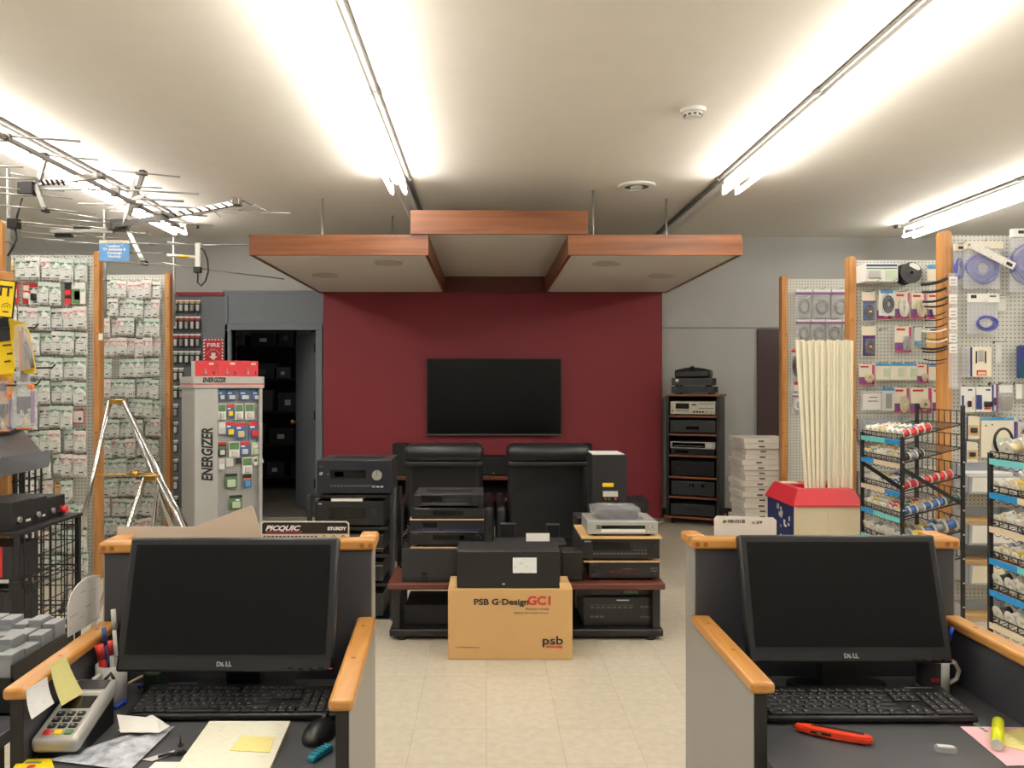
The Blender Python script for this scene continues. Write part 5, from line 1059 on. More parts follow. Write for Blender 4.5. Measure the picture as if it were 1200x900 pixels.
def fill_rack(rname, x0, ya, yb, d, tiers, rise, spec, group):
    L = yb - ya; ang = math.atan2(rise, d); u = Vector((math.cos(ang), 0, math.sin(ang))); nrm = Vector((-math.sin(ang), 0, math.cos(ang)))
    for i, lanes in enumerate(spec):
        nl = len(lanes)
        for k, (count, col, big) in enumerate(lanes):
            r, Ls = (.036, .06) if big else (.0235, .038)
            y = ya + L * (k + .5) / nl
            for j in range(count):
                p = Vector((x0 + .012, y, tiers[i] + .0015)) + u * (.004 + j * (Ls + .002)) + nrm * (r + .002)
                c = col if not isinstance(col, tuple) else col[j % len(col)]
                spool(c, big, p, (random.uniform(0, 6) * 0, -ang, 0), f'{c} wire spool, {ORD[j]} from front, {ORD[k]} lane from counter, {ORD[i]} shelf, {rname}', group)
xr, ya, yb, dr = 2.24, 4.3, 4.76, .325
tiers1 = [1.15, 1.022, .868, .728, .575, .43]; rise = .085
lab1 = [[(.36, 'blue_tag'), (.64, 'teal_tag')], [(.66, 'beige_tag'), (.34, 'blue_tag')], [(.36, 'blue_tag'), (.64, 'beige_tag')], [(.66, 'teal_tag'), (.34, 'blue_tag')], [(1.0, 'teal_tag')], [(1.0, 'beige_tag')]]
wire_rack('r', 'black wire spool rack beside the moulding carton, behind the right counter', xr, ya, yb, dr, tiers1, rise, 1.165, 1.335, lab1)
W_, Y_, B_, R_, G_, E_ = 'white', 'yellow', 'blue', 'red', 'grey', 'beige'
s1 = [[(4, R_, 0), (4, (W_, 'green', B_), 0), (3, (W_, 'green'), 0), (3, (W_, B_), 0), (3, (Y_, W_), 0), (3, (E_, 'pink'), 0), (3, (W_, E_), 0), (2, W_, 0)],
      [(3, ('black', G_), 0), (3, (G_, 'black'), 0), (2, (Y_, W_), 0), (3, (G_, 'pink'), 0), (2, W_, 0), (4, (W_, E_, Y_), 0), (2, G_, 0), (3, (Y_, E_), 0)],
      [(7, R_, 0), (4, ('black', G_), 0), (2, (B_, 'black'), 0), (2, (B_, W_), 0), (3, (B_, Y_), 0), (2, (W_, Y_), 0), (2, W_, 0), (2, (E_, W_), 0)],
      [(8, (B_, B_, G_, B_, B_, B_, 'green', 'green'), 0), (6, (Y_, 'green', Y_, E_), 0), (4, (R_, 'pink', 'green'), 0), (4, ('pink', 'red', W_), 0), (2, (W_, E_), 0), (3, (E_, W_), 0), (4, (Y_, W_, E_), 0), (2, (W_, Y_), 0)],
      [(5, (G_, Y_, B_, G_, B_), 1), (5, (G_, G_, Y_, B_, E_), 1), (2, (W_, Y_), 1), (2, (W_, W_), 1), (2, (G_, W_), 1), (1, W_, 1)],
      [(4, (W_, G_), 0), (3, (W_, B_), 0), (2, G_, 0), (2, W_, 0)]]
fill_rack('farther spool rack', xr, ya, yb, dr, tiers1, rise, s1, 'spools on the farther wire rack')
ya2, yb2 = 3.06, 3.55
tiers2 = [1.125, .975, .825, .685, .545, .40]
lab2 = [[(1, 'teal_tag')], [(.6, 'beige_tag'), (.4, 'blue_tag')], [(1, 'beige_tag')], [(.6, 'teal_tag'), (.4, 'blue_tag')], [(1, 'blue_tag')], [(1, 'beige_tag')]]
wire_rack('r', 'black wire spool rack cut off by the right edge of the picture', xr, ya2, yb2, dr, tiers2, rise, 1.145, 1.3, lab2, False)
s2 = [[(0, W_, 0), (0, W_, 0), (0, W_, 0), (1, W_, 0), (0, W_, 0), (1, E_, 1), (2, W_, 1)],
      [(2, W_, 0), (2, W_, 0), (2, (G_, W_), 0), (3, (G_, W_), 0), (3, ('black', W_), 0), (2, (Y_, W_), 0), (3, (E_, Y_), 0), (2, W_, 0)],
      [(2, W_, 0), (2, W_, 0), (3, (W_, R_), 0), (3, (G_, R_), 0), (3, ('pink', W_), 0), (2, (W_, 'pink'), 0), (3, (W_, E_), 0), (2, (E_, W_), 0)],
      [(2, W_, 0), (2, (B_, W_), 0), (2, (B_, Y_), 0), (3, (E_, Y_), 0), (3, (G_, B_), 0), (3, (Y_, Y_), 0), (3, (E_, W_), 0), (2, (E_, G_), 0)],
      [(2, W_, 1), (2, (R_, W_), 1), (2, (W_, W_), 1), (2, (R_, G_), 1), (2, (W_, G_), 1), (3, ('black', G_), 1)],
      [(2, W_, 1), (2, (R_, W_), 1), (2, (W_, W_), 1), (2, ('pink', 'black'), 1), (2, (W_, 'black'), 1), (2, ('black', G_), 1)]]
fill_rack('nearer spool rack', xr, ya2, yb2, dr, tiers2, rise, s2, 'spools on the nearer wire rack')
# a black hoop of cable standing on the nearer rack
c = P(1157, 517, 3.5); b = MB(); b.torus((0, 0, 0), (0, 1, 0), .055, .006, 'black_cord', 26, 8); solid('cable_hoop', 'black hoop of cable leaning on the nearer spool rack top shelf', 'cable', b, (2.285, 3.53, tiers2[0] + .012 + .061), (0, 0, math.radians(20)))
# ------------------------------------------------------------------ antennas and masts
def rod(b, p0, p1, r=.006, m='alu', seg=6): b.cyl(p0, p1, r, m, seg)
def mast(label, px, ya_, yb_, Y, r):
    t = thing('mounted_antenna_mast', label, 'mast', (X(px, Y), Y, Z(yb_, Y))); h = Z(ya_, Y) - Z(yb_, Y)
    MB().cyl((0, 0, 0), (0, 0, h), r, 'alu', 14).build('pole', t)
    for z in (.06, h * .35): MB().torus((0, 0, z), (0, 0, 1), r + .004, .004, 'alu_dark', 14, 5).box(-.02, .02, -.004, .03, z - .006, z + .006, 'alu').build('bracket', t)
    return t
mast('bright metal antenna mast clamped to the nearest left wood post', 10, 198, 330, 4.62, .0125)
mast('metal antenna mast on the middle left wood post behind the blue sign', 123, 246, 373, 5.83, .0125)
mast('thin metal antenna mast on the farthest left wood post', 204, 278, 382, 6.8, .011)
def antenna(label, pc, Y): return thing('tv_antenna', label, 'antenna', P(pc[0], pc[1], Y))
# small antenna on the farthest mast
YA3 = 6.72; t = antenna('small antenna with yellow label and looped black cable on the farthest mast', (214, 301), YA3); o = t.location
Q = lambda px, py, dy=0: P(px, py, YA3 + dy)
b = MB(o); b.cyl(Q(196, 299), Q(232, 301.5), .012, 'white_card', 10); b.build('crossbar', t)
MB(o).cyl(Q(209, 300), Q(222, 301), .0128, 'pack_yellow', 12).build('label_band', t)
MB(o).box(Q(229.5, 0).x, Q(235.5, 0).x, YA3 - .02, YA3 + .02, Z(314, YA3), Z(285, YA3), 'white_card', .004).build('vertical_boom', t)
b = MB(o); rod(b, Q(196, 284), Q(230, 287)); rod(b, Q(235, 287.5), Q(291, 286.5), .007); rod(b, Q(190, 308), Q(228, 314)); rod(b, Q(235, 314.5), Q(333, 327), .005, 'alu_dark'); b.build('element', t)
b = MB(o); b.tube([Q(234, 290), Q(239, 294, -.02), Q(243, 304, -.03), Q(244, 318, -.03), Q(241, 329, -.02), Q(236, 335), Q(231.5, 331), Q(232, 322), Q(230, 316)], .007, 'black_cord', 7); b.build('cable', t)
MB(o).box(Q(228, 0).x, Q(236, 0).x, YA3 - .03, YA3 + .02, Z(320, YA3), Z(313, YA3), 'black_plastic', .004).build('balun', t)
# long boom antenna running along the aisle
XBm = -2.44
t = antenna('long boom antenna running along the aisle under the ceiling light', (105, 213), 4.9); o = t.location
ZB = 2.70
b = MB(o); b.box(XBm - .0115, XBm + .0115, 3.5, 6.34, ZB - .0115, ZB + .0115, 'alu', .002); b.build('boom', t)
for (yy, hl, hr, dz) in ((5.25, .5, .55, .02), (5.6, .42, .44, .0), (5.95, .36, .36, .02), (4.05, .3, .38, .0), (6.25, .3, .3, .01)):
    b = MB(o); rod(b, (XBm - hl, yy, ZB + dz + .012), (XBm - .02, yy, ZB + dz + .006)); rod(b, (XBm + .02, yy, ZB + dz + .006), (XBm + hr, yy, ZB + dz - .02)); b.box(XBm - .03, XBm + .03, yy - .012, yy + .012, ZB - .02, ZB + dz + .02, 'alu_dark', .002); b.build('element', t)
for a in (20, 75, 200, 255):
    d = Vector((math.cos(math.radians(a)), .0, math.sin(math.radians(a)))); n_ = Vector((-d.z, 0, d.x)); c = Vector((XBm, 5.45, ZB))
    b = MB(o); b.prism([c + n_ * .012, c + d * .07 + n_ * .015, c + d * .17, c + d * .07 - n_ * .015, c - n_ * .012], (0, .006, 0), 'alu'); b.build('blade_element', t)
# corner reflector antenna on the middle mast
YM = 5.75; t = antenna('corner reflector antenna with foil wrapped boom on the middle mast', (146, 258), YM); o = t.location
Q = lambda px, py, y=YM: P(px, py, y)
b = MB(o)
b.prism([Q(124, 262.5) , Q(124, 268.5), Q(182, 258.5, 5.55), Q(182, 252.5, 5.55)], (0, .03, 0), 'foil'); b.prism([Q(182, 252, 5.55), Q(182, 259, 5.55), Q(279, 239.5, 5.2), Q(279, 234, 5.2)], (0, .03, 0), 'foil'); b.build('boom', t)
b = MB(o)
for k in range(9): p0 = Q(190 + 10 * k, 251 - 1.75 * k, 5.53 - .035 * k); p1 = Q(197 + 10 * k, 255 - 1.75 * k, 5.5 - .035 * k); rod(b, p0 + Vector((0, -.012, 0)), p1 + Vector((0, -.012, 0)), .006, 'black_plastic')
b.build('black_wrapping', t)
MB(o).box(Q(274, 0, 5.2).x, Q(282, 0, 5.2).x, 5.16, 5.24, Z(241, 5.2), Z(233, 5.2), 'alu_dark', .004).build('boom_cap', t)
def beam(name, p0, p1, w, m='alu'):
    d = (p1 - p0).normalized(); s_ = d.cross(Vector((0, 1, 0))).normalized() * w; b = MB(o); b.prism([p0 - s_, p0 + s_, p1 + s_, p1 - s_], (0, .024, 0), m); return b.build(name, t)
a1 = beam('upper_reflector_arm', Q(150, 252), Q(167, 203, 5.6), .014); a2 = beam('lower_reflector_arm', Q(146, 262), Q(168, 307, 5.6), .014)
for pp in ((167, 202, 5.58), (168, 308, 5.58)): MB(o).box(Q(pp[0] - 3, 0, pp[2]).x, Q(pp[0] + 3, 0, pp[2]).x, pp[2] - .015, pp[2] + .045, Z(pp[1] + 2.5, pp[2]), Z(pp[1] - 2.5, pp[2]), 'black_plastic', .003).build('end_cap', t)
for (xa, ya_, xb, yb_) in ((117, 198, 211, 207.5), (128, 217, 190, 220.5), (152, 272, 180, 275), (150, 285, 208, 286.5), (116, 294, 190, 297), (118, 306, 212, 311.5)):
    b = MB(o); rod(b, Q(xa, ya_, 5.58), Q(xb, yb_, 5.56), .005); xm = X((xa + xb) / 2, 5.57); zm_ = Z((ya_ + yb_) / 2, 5.57); b.box(xm - .03, xm + .03, 5.56, 5.6, zm_ - .008, zm_ + .008, 'alu_dark', .002); b.build('reflector_rod', t)
MB(o).box(Q(131, 0).x, Q(149, 0).x, YM - .03, YM + .06, Z(270, YM), Z(257, YM), 'black_plastic', .005).build('feed_box', t)
b = MB(o); b.box(Q(86, 0, 6.1).x, Q(131, 0).x, YM + .02, YM + .05, Z(272, YM), Z(268, YM), 'alu', .002); b.build('rear_boom', t)
for (xa, ya_, xb, yb_, y) in ((70, 249, 132, 258, 5.8), (64, 256, 130, 262, 5.8), (28, 264, 95, 270, 5.85), (84, 264, 150, 270, 5.75), (20, 271.5, 90, 277, 5.9), (58, 271, 112, 275, 5.85), (100, 277, 150, 280, 5.85), (55, 282, 120, 286, 5.95), (20, 277, 75, 282, 5.9)):
    b = MB(o); rod(b, P(xa, ya_, y), P(xb, yb_, y), .0048); b.build('element', t)
b = MB(o)
for px, py in ((100, 266), (80, 276), (92, 268), (70, 276)): q = P(px, py, 5.84); b.box(q.x - .03, q.x + .03, q.y - .02, q.y + .02, q.z - .014, q.z + .014, 'black_plastic', .004)
b.build('insulator', t)
for (xa, ya_, xb, yb_, w2) in ((165, 233, 215, 236, .008), (233, 252, 245, 245, .012), (268, 235, 287, 236, .006)):
    b = MB(o); rod(b, P(xa, ya_, 5.5), P(xb, yb_, 5.45), w2, 'alu'); b.build('director', t)
# directors crossing at the far end of the foil boom
b = MB(o)
for (xa, ya_, xb, yb_) in ((226, 252, 262, 246), (280, 246, 300, 240), (284, 235, 312, 247), (262, 248, 340, 250), (246, 243, 258, 254)): rod(b, P(xa, ya_, 5.22), P(xb, yb_, 5.18), .0045)
b.build('director', t)
# antenna on the nearest mast
YN1 = 4.55; t = antenna('foil boomed antenna with upright reflector arms on the nearest mast', (42, 215), YN1); o = t.location
Q = lambda px, py, y=YN1: P(px, py, y)
b = MB(o); b.prism([Q(45, 211), Q(45, 217), Q(78, 212), Q(78, 207)], (0, .025, 0), 'foil').prism([Q(78, 206), Q(78, 213), Q(118, 208.5), Q(118, 202)], (0, .03, 0), 'foil'); b.build('boom', t)
b = MB(o)
for k in range(5): rod(b, Q(48 + 6 * k, 211) + Vector((0, -.005, 0)), Q(52 + 6 * k, 217) + Vector((0, -.005, 0)), .006, 'black_plastic')
b.build('black_wrapping', t)
MB(o).box(Q(114, 0).x, Q(121, 0).x, YN1 - .01, YN1 + .04, Z(208, YN1), Z(202, YN1), 'alu_dark', .004).build('boom_cap', t)
beam('upper_reflector_arm', Q(43, 214), Q(52, 184), .012); beam('lower_reflector_arm', Q(41, 216), Q(52, 246), .013)
for pp in ((52, 181.5), (52, 246)): MB(o).box(Q(pp[0] - 3, 0).x, Q(pp[0] + 3, 0).x, YN1 - .012, YN1 + .035, Z(pp[1] + 2.5, YN1), Z(pp[1] - 2.5, YN1), 'black_plastic', .003).build('end_cap', t)
MB(o).box(Q(22, 0).x, Q(40, 0).x, YN1 - .02, YN1 + .05, Z(228, YN1), Z(213, YN1), 'black_plastic', .005).build('feed_box', t)
for (xa, ya_, xb, yb_) in ((30, 179.5, 50, 181), (53, 182, 115, 187.5), (-10, 194, 27, 196), (12, 203, 44, 209), (-10, 208, 45, 210.5), (-10, 219, 24, 222), (-10, 226, 38, 229), (46, 221, 75, 224), (48, 228, 85, 233), (-10, 240, 52, 245), (55, 245, 112, 250), (20, 260, 85, 266)):
    b = MB(o); rod(b, Q(xa, ya_), Q(xb, yb_, YN1 - .02), .0048); b.build('element', t)
b = MB(o); b.box(Q(10, 0).x, Q(22, 0).x, YN1 - .02, YN1 + .03, Z(268, YN1), Z(256, YN1), 'black_plastic', .004); b.tube([Q(18, 262), Q(21, 250), Q(26, 232)], .006, 'black_cord').tube([Q(18, 268), Q(20, 280), Q(14, 292), Q(9, 300)], .006, 'black_cord'); b.build('amplifier_box', t)
# blue sign hanging from the middle antenna
YG = 5.54; t = thing('hanging_sign', 'small blue sign with white lettering hanging from the middle antenna', 'sign', P(134, 294.5, YG)); q = YG / F
MB().box(-17.5 * q, 17.5 * q, 0, .003, -11 * q, 13 * q, 'sign_blue').build('plate', t); MB().box(-17.5 * q, 17.5 * q, -.001, .001, 9.5 * q, 13 * q, 'cream_card').build('top_strip', t)
for s_, z_, w2 in (('* outdoor *', 4.8, 20), ('TV antennas &', 1.0, 27), ('Coverage', -3.2, 17), ('Hookup', -7.2, 15)): fit(text(s_, (0, -.001, z_ * q), 4.2 * q, 'ink_white', t, align='CENTER', bold=.001), w2 * q)
fit(text('outdoor antennas', (0, -.0015, 10.3 * q), 2 * q, 'ink_grey', t, align='CENTER'), 18 * q)
# ------------------------------------------------------------------ silver tripod mounts
def tripod(label, apex, feet, Y, r, zap, brace_z, yoff=(0, 0, .35)):
    ax = X(apex[0], Y); t = thing('tripod_mount', label, 'tripod', (ax, Y, 0)); o = (ax, Y, 0)
    tops = []
    for k, (px, py) in enumerate(feet):
        top = Vector((ax + (-.043, .047, .03)[k] * (1 if r > .012 else .8), Y + (-.02, -.02, .03)[k], zap))
        Yf = Y + yoff[k]; ft = Vector((X(px, Yf), Yf, 0.0)) if py is None else P(px, py, Yf)
        d = (ft - top); ft = top + d * ((zap - .0) / (zap - ft.z)); tops.append((top, ft))
        b = MB(o); b.cyl(top, ft + Vector((0, 0, .004)), r, 'chrome', 14); b.build('leg', t)
        b = MB(o); b.cyl(ft, ft + Vector((0, 0, .02)), r * 1.5, 'black_matte', 12); b.build('foot', t)
    b = MB(o); b.torus((ax, Y + .02, zap - .0), (0, 0, 1), .04 * (1 if r > .012 else .8), .012, 'brass', 18, 6); b.box(tops[0][0].x, tops[1][0].x, Y - .035, Y - .005, zap - .02, zap + .012, 'brass', .004); b.build('top_collar', t)
    ps = [tp.lerp(ft, (zap - brace_z) / zap) for tp, ft in tops]; c_ = (ps[0] + ps[1] + ps[2]) / 3
    for p_ in ps: b = MB(o); b.cyl(p_, c_, .006, 'brass', 8); b.build('brace', t)
    b = MB(o); b.cyl(c_ + Vector((0, 0, -.02)), c_ + Vector((0, 0, .02)), .025, 'brass', 12); b.build('hub', t)
tripod('tall silver tripod mount with brass collar before the left pegboards', (138, 470), [(85.5, 660), (217, 617), (201, 617)], 5.2, .0155, Z(470, 5.2), Z(556, 5.2), (-.1, .05, .3))
tripod('shorter silver tripod mount half hidden behind the left counter', (178, 559), [(150, 616), (213, 617), (179, 617)], 4.7, .0115, Z(559, 4.7), .3, (-.1, .0, .2))
# ------------------------------------------------------------------ things at the left edge
YH = 4.05; xh = X(-14, YH)
t = thing('hook_rack', 'dark grid rack with a wood post at the left picture edge carrying hook hung tools', 'rack', (xh, YH, 0)); o = (xh, YH, 0)
MB(o).box(X(-6, YH), X(9.5, YH), YH, YH + .05, 0, Z(318, YH), 'pine', .004).build('post', t)
b = MB(o)
for k in range(8): b.box(xh - .004, xh + .004, YH + .06 + k * .06, YH + .068 + k * .06, .1, 1.05, 'wire_black')
for k in range(12): b.box(xh - .004, xh + .004, YH + .06, YH + .5, .1 + k * .075, .106 + k * .075, 'wire_black')
for px in (12, 19, 23): b.box(X(px, YH) - .005, X(px, YH) + .005, YH + .03, YH + .04, .35, Z(540, YH), 'wire_black')
b.box(X(-6, YH), X(24, YH), YH + .03, YH + .04, Z(566, YH), Z(564.5, YH), 'wire_black')
b.build('grid_panel', t)
for (xa, xb, py, y) in ((-14, 45, 384, 3.72), (-14, 24, 434, 3.8), (-10, 65, 431, 4.0), (-14, 47, 451, 3.75)):
    MB(o).tube([P(xa, py + 1, y), P(xb - 4, py, y), P(xb, py - 4.5, y)], .0045, 'wire_black', 6).build('hook', t)
    MB(o).tube([P(xa, py + 1, y), (xh, YH + .05, Z(py + 1, y))], .004, 'wire_black', 6).build('hook_arm', t)
# yellow sign with black border
ys = 3.6; t = thing('price_sign', 'yellow sign with black border and the letters ETT at the left edge', 'sign', P(0, 350, ys)); q = ys / F
R6 = math.radians(6)
b = MB(); b.box(-55 * q, 17.2 * q, 0, .004, -21.5 * q, 22.5 * q, 'ink'); b.build('border', t); MB().box(-54 * q, 15.6 * q, -.002, .001, -20.2 * q, 21.2 * q, 'yellow').build('face', t); t.rotation_euler = (0, R6, 0)
l = text('ETT', (13.5 * q, -.0022, 4 * q), 16.5 * q, 'ink', t, bold=.0022, align='RIGHT'); fit(l, 24 * q)
b = MB(); b.box(-6 * q, -1.5 * q, -.003, -.001, -9.5 * q, -7.5 * q, 'ink'); b.tube([(4 * q, -.002, -10 * q), (4.5 * q, -.002, -6 * q), (9 * q, -.002, -4 * q), (13 * q, -.002, -6.5 * q), (13 * q, -.002, -10 * q)], .0016, 'ink', 5); b.tube([(7 * q, -.002, -10 * q), (7 * q, -.002, -7 * q), (10 * q, -.002, -7 * q), (10 * q, -.002, -10 * q)], .0016, 'ink', 5).box(5 * q, 12 * q, -.003, -.001, -15.5 * q, -14 * q, 'ink').box(-4 * q, 0 * q, -.003, -.001, -16 * q, -15 * q, 'ink'); b.build('print', t)
MB().tube([(-.1, .006, -.01), (-.2, .44, -.01)], .004, 'wire_black', 6).build('bracket', t)
def tool(label, pts, Y, m, cat='tool pack', d=.006): 
    c = P(pts[0][0], pts[0][1], Y); b = MB(c); b.prism([P(x, y, Y) for x, y in pts], (0, d, 0), m); o_ = thing('tool_pack', label, cat, c); b.build('card', o_); return o_, c
t, c = tool('yellow tool card with a dark top at the left edge under the yellow sign', [(-14, 372), (11, 370), (17, 430), (15, 437), (-14, 441)], 3.74, 'yellow')
MB(c).prism([P(-14, 374, 3.735), P(10, 371.5, 3.735), P(11.5, 399, 3.735), P(-14, 402, 3.735)], (0, .004, 0), 'dark_pack').build('dark_panel', t)
b = MB(c)
for (a, b_, w2) in ((3, 404, 10), (8, 414, 6), (5, 423, 7)): b.prism([P(a, b_, 3.735), P(a + w2, b_ - 1, 3.735), P(a + w2, b_ + .8, 3.735), P(a, b_ + 1.8, 3.735)], (0, .002, 0), 'ink')
b.build('print', t)
t, c = tool('yellow pliers pack with clear bubble hanging on the long hook at left', [(9.5, 374), (29, 378), (36, 395), (41.5, 433), (40, 438), (24, 437), (19, 420)], 3.7, 'pack_yellow')
MB(c).prism([P(22, 382, 3.69), P(29, 380, 3.69), P(38, 402, 3.69), P(40, 431, 3.69), P(24, 436, 3.69), (P(20, 410, 3.69))], (0, -.03, 0), 'clear_pack').build('blister', t)
b = MB(c); b.tube([P(24, 388, 3.675), P(25, 400, 3.675), P(24.5, 418, 3.675), P(26, 434, 3.675)], .008, 'orange', 8).tube([P(29, 402, 3.675), P(33, 410, 3.675), P(36, 421, 3.675), P(38, 431, 3.675)], .009, 'ink_grey', 8).tube([P(27, 384, 3.675), P(28.5, 396, 3.675), P(27, 408, 3.675), P(29, 432, 3.675)], .008, 'alu', 8).ball(P(28, 398, 3.675), .016, 'alu', (1, .5, 1)); b.build('pliers', t)
t, c = tool('yellow tool card lower down at the left edge', [(2, 436), (13, 434), (15, 441), (5, 443)], 3.78, 'yellow')
def clam(label, x0, y0, x1, y1, Y):
    c = P((x0 + x1)/2, y0, Y); t = thing('clamshell_pack', label, 'tool pack', c); W = (x1 - x0) * Y / F; h = (y1 - y0) * Y / F
    b = MB(); b.prism([(-W * .12, 0, 0), (W * .12, 0, 0), (W * .22, 0, -h * .3), (W * .46, 0, -h * .38), (W/2, 0, -h * .9), (W * .4, 0, -h), (-W * .4, 0, -h), (-W/2, 0, -h * .9), (-W * .42, 0, -h * .4), (-W * .25, 0, -h * .3)], (0, .045, 0), 'clear_pack'); b.build('clamshell', t)
    MB().box(-W * .3, W * .12, .012, .034, -h * .75, -h * .45, 'dark_pack', .006).box(W * .16, W * .26, .014, .03, -h * .66, -h * .45, 'ink_grey', .003).box(-W * .12, W * .02, .008, .02, -h * .8, -h * .68, 'pale_grey', .002).build('tool_body', t)
    MB().box(W * .3, W * .45, .02, .03, -h * .92, -h * .36, 'violet').box(-W * .15, W * .15, .018, .03, -h * .2, -h * .03, 'dark_pack', .003).build('label_card', t)
    MB().cyl((W * .12, .02, -h * .98), (W * .02, .02, -h * .8), .012, 'beige_cord', 10, .006).build('bit', t)
    MB().box(-W * .3, W * .35, .01, .03, -h * 1.03, -h * .985, 'orange', .003).box(W * .2, W * .45, .012, .03, -h * .33, -h * .24, 'orange', .003).build('orange_clip', t)
clam('clear clamshell of a dark power tool on the hook at left', 12, 434, 38, 502, 3.7)
clam('second clear clamshell at the picture edge beside the first', -14, 447, 12, 505, 3.72)
# dark sloping tray
Yt = 3.62; c = P(0, 530, Yt)
t = thing('sloping_tray', 'dark sloping tray with a turned up front lip above the wire rack', 'tray', c)
b = MB(c); yb3, yf3 = 4.0, 3.45
b.prism([P(-60, 512, yb3), P(26, 503, yb3), P(50, 530, yf3), P(-60, 548, yf3)], (0, 0, -.006), 'charcoal'); b.build('tray_bed', t)
b = MB(c); b.prism([P(2, 536, yf3), P(62, 527, yf3), P(57, 547, yf3 - .04), P(-4, 560, yf3 - .04)], (0, -.006, 0), 'charcoal'); b.build('front_lip', t)
MB(c).box(X(-40, 3.9), X(13, 3.9), 3.9, 4.0, Z(520, 3.9), Z(500, 3.9), 'black_matte', .004).build('rear_block', t)
MB(c).box(X(-40, 4.0), X(-10, 4.0), 3.98, YH - .001, Z(516, 4.0), Z(508, 4.0), 'wire_black').build('bracket', t)
# wire grid rack with black boxes on top
xg = -2.02; g0, g1 = 3.44, 3.95; zg = .80; xl = -2.62
t = thing('grid_rack', 'black wire grid rack at left holding black boxes on top', 'rack', (xg, g0, 0)); o = (xg, g0, 0)
for x in (xg, xl):
    for y in (g0, g1): MB(o).box(x - .011, x + .011, y - .011, y + .011, 0, zg, 'wire_black', .002).build('post', t)
MB(o).box(xl - .02, xg + .015, g0 - .02, g1 + .02, zg - .004, zg + .012, 'black_matte', .003).build('top_panel', t)
b = MB(o); b.box(xg - .006, xg + .006, g0, g1, .3, .318, 'wire_black')
for k in range(1, 10): y = g0 + (g1 - g0) * k / 10; b.cyl((xg, y, .06), (xg, y, zg), .0032, 'wire_black', 5)
for k in range(10): z = .08 + k * .075; b.cyl((xg, g0, z), (xg, g1, z), .003, 'wire_black', 5)
b.build('side_grid', t)
b = MB(o)
for k in range(1, 9): x = xl + (xg - xl) * k / 9; b.cyl((x, g1, .06), (x, g1, zg), .0032, 'wire_black', 5)
for k in range(10): z = .08 + k * .075; b.cyl((xl, g1, z), (xg, g1, z), .003, 'wire_black', 5)
b.build('back_grid', t)
for z in (.14, .36, .56):
    b = MB(o)
    for k in range(14): x = xl + (xg - xl) * k / 13; b.cyl((x, g0 + .02, z), (x, g1, z), .003, 'wire_black', 5)
    for y in (g0 + .02, (g0 + g1)/2, g1 - .01): b.cyl((xl, y, z), (xg, y, z), .004, 'wire_black', 5)
    b.build('shelf', t)
MB(o).box(xg - .03, xg + .016, g0 - .016, g0 - .004, .52, .6, 'wire_black', .003).build('corner_bracket', t)
for px, py in ((13, 663), (13, 674)):
    pass
for k, (ya_, d_, w2, h_, z_) in enumerate([(g0 + .005, .17, .3, .125, 0), (g0 + .185, .12, .27, .115, 0), (g0 + .315, .17, .26, .1, 0)]):
    xe = xg - .03 - .01 * k
    tt = thing('amplifier_box', f'black box unit with silver dial, {ORD[k]} nearest of three on the wire grid rack', 'amplifier', (xe - w2 / 2, ya_, zg + .012), 0, 'black boxes on the wire grid rack')
    MB().box(-w2/2, w2/2, 0, d_, 0, h_, 'black_matte', .004).build('case', tt)
    b = MB(); b.cyl((w2/2, d_ * .3, h_ * .35), (w2/2 + .012, d_ * .3, h_ * .35), .014, 'knob_silver', 14); b.box(w2/2, w2/2 + .002, d_ * .65, d_ * .85, h_ * .2, h_ * .28, 'pale_grey'); b.build('dial', tt)
    if k == 2: MB().cyl((w2/2, d_ * .75, h_ * .3), (w2/2 + .03, d_ * .75, h_ * .3), .018, 'bright_red', 12).build('red_terminal', tt)
# boxed goods on the wire rack shelves
for k, (z_, m, m2, lb) in enumerate([(.572, 'bright_red', 'yellow', 'upper'), (.372, 'dark_pack', 'bright_red', 'lower')]):
    tt = thing('boxed_kit', f'red and yellow boxed kit on the {lb} shelf of the wire grid rack' if k == 0 else 'dark boxed kit with a red dot on the lower shelf of the wire grid rack', 'box', (-2.2, g0 + .06, z_))
    MB().box(-.14, .12, 0, .2, 0, .165, 'dark_pack', .003).build('carton', tt); MB().box(-.14, .03, -.002, .001, .03, .165, m2).box(.035, .08, -.002, .001, .03, .165, m).build('print', tt)
    MB().box(-.14, .12, -.004, .001, 0, .028, 'black_plastic').cyl((.02, -.004, .014), (.02, -.007, .014), .013, 'bright_red', 12).box(.05, .11, -.006, -.003, .006, .022, 'pale_grey').build('label_band', tt)
# tray of small grey boxes beside the left counter
t = thing('side_stand', 'plain dark stand left of the left counter carrying a tray', 'stand', (-1.32, 1.92, 0)); MB().box(-.27, .27, -.2, .2, .66, .69, 'charcoal', .003).build('top_panel', t)
for sx in (-.24, .24):
    for sy in (-.17, .17): MB().box(sx - .015, sx + .015, sy - .015, sy + .015, 0, .66, 'black_matte').build('leg', t)
xt0, xt1, yt0, yt1, zt0 = -1.5, -1.085, 1.83, 2.1, .69
t = thing('small_parts_tray', 'black tray of small grey boxes left of the left counter', 'tray', ((xt0 + xt1)/2, (yt0 + yt1)/2, zt0)); o = t.location
MB(o).box(xt0, xt1, yt0, yt1, zt0, zt0 + .006, 'black_plastic').box(xt0, xt0 + .005, yt0, yt1, zt0, zt0 + .1, 'black_plastic').box(xt1 - .005, xt1, yt0, yt1, zt0, zt0 + .115, 'black_plastic').box(xt0, xt1, yt0, yt0 + .005, zt0, zt0 + .085, 'black_plastic').box(xt0, xt1, yt1 - .005, yt1, zt0, zt0 + .12, 'black_plastic').build('tray_body', t)
n_ = 0
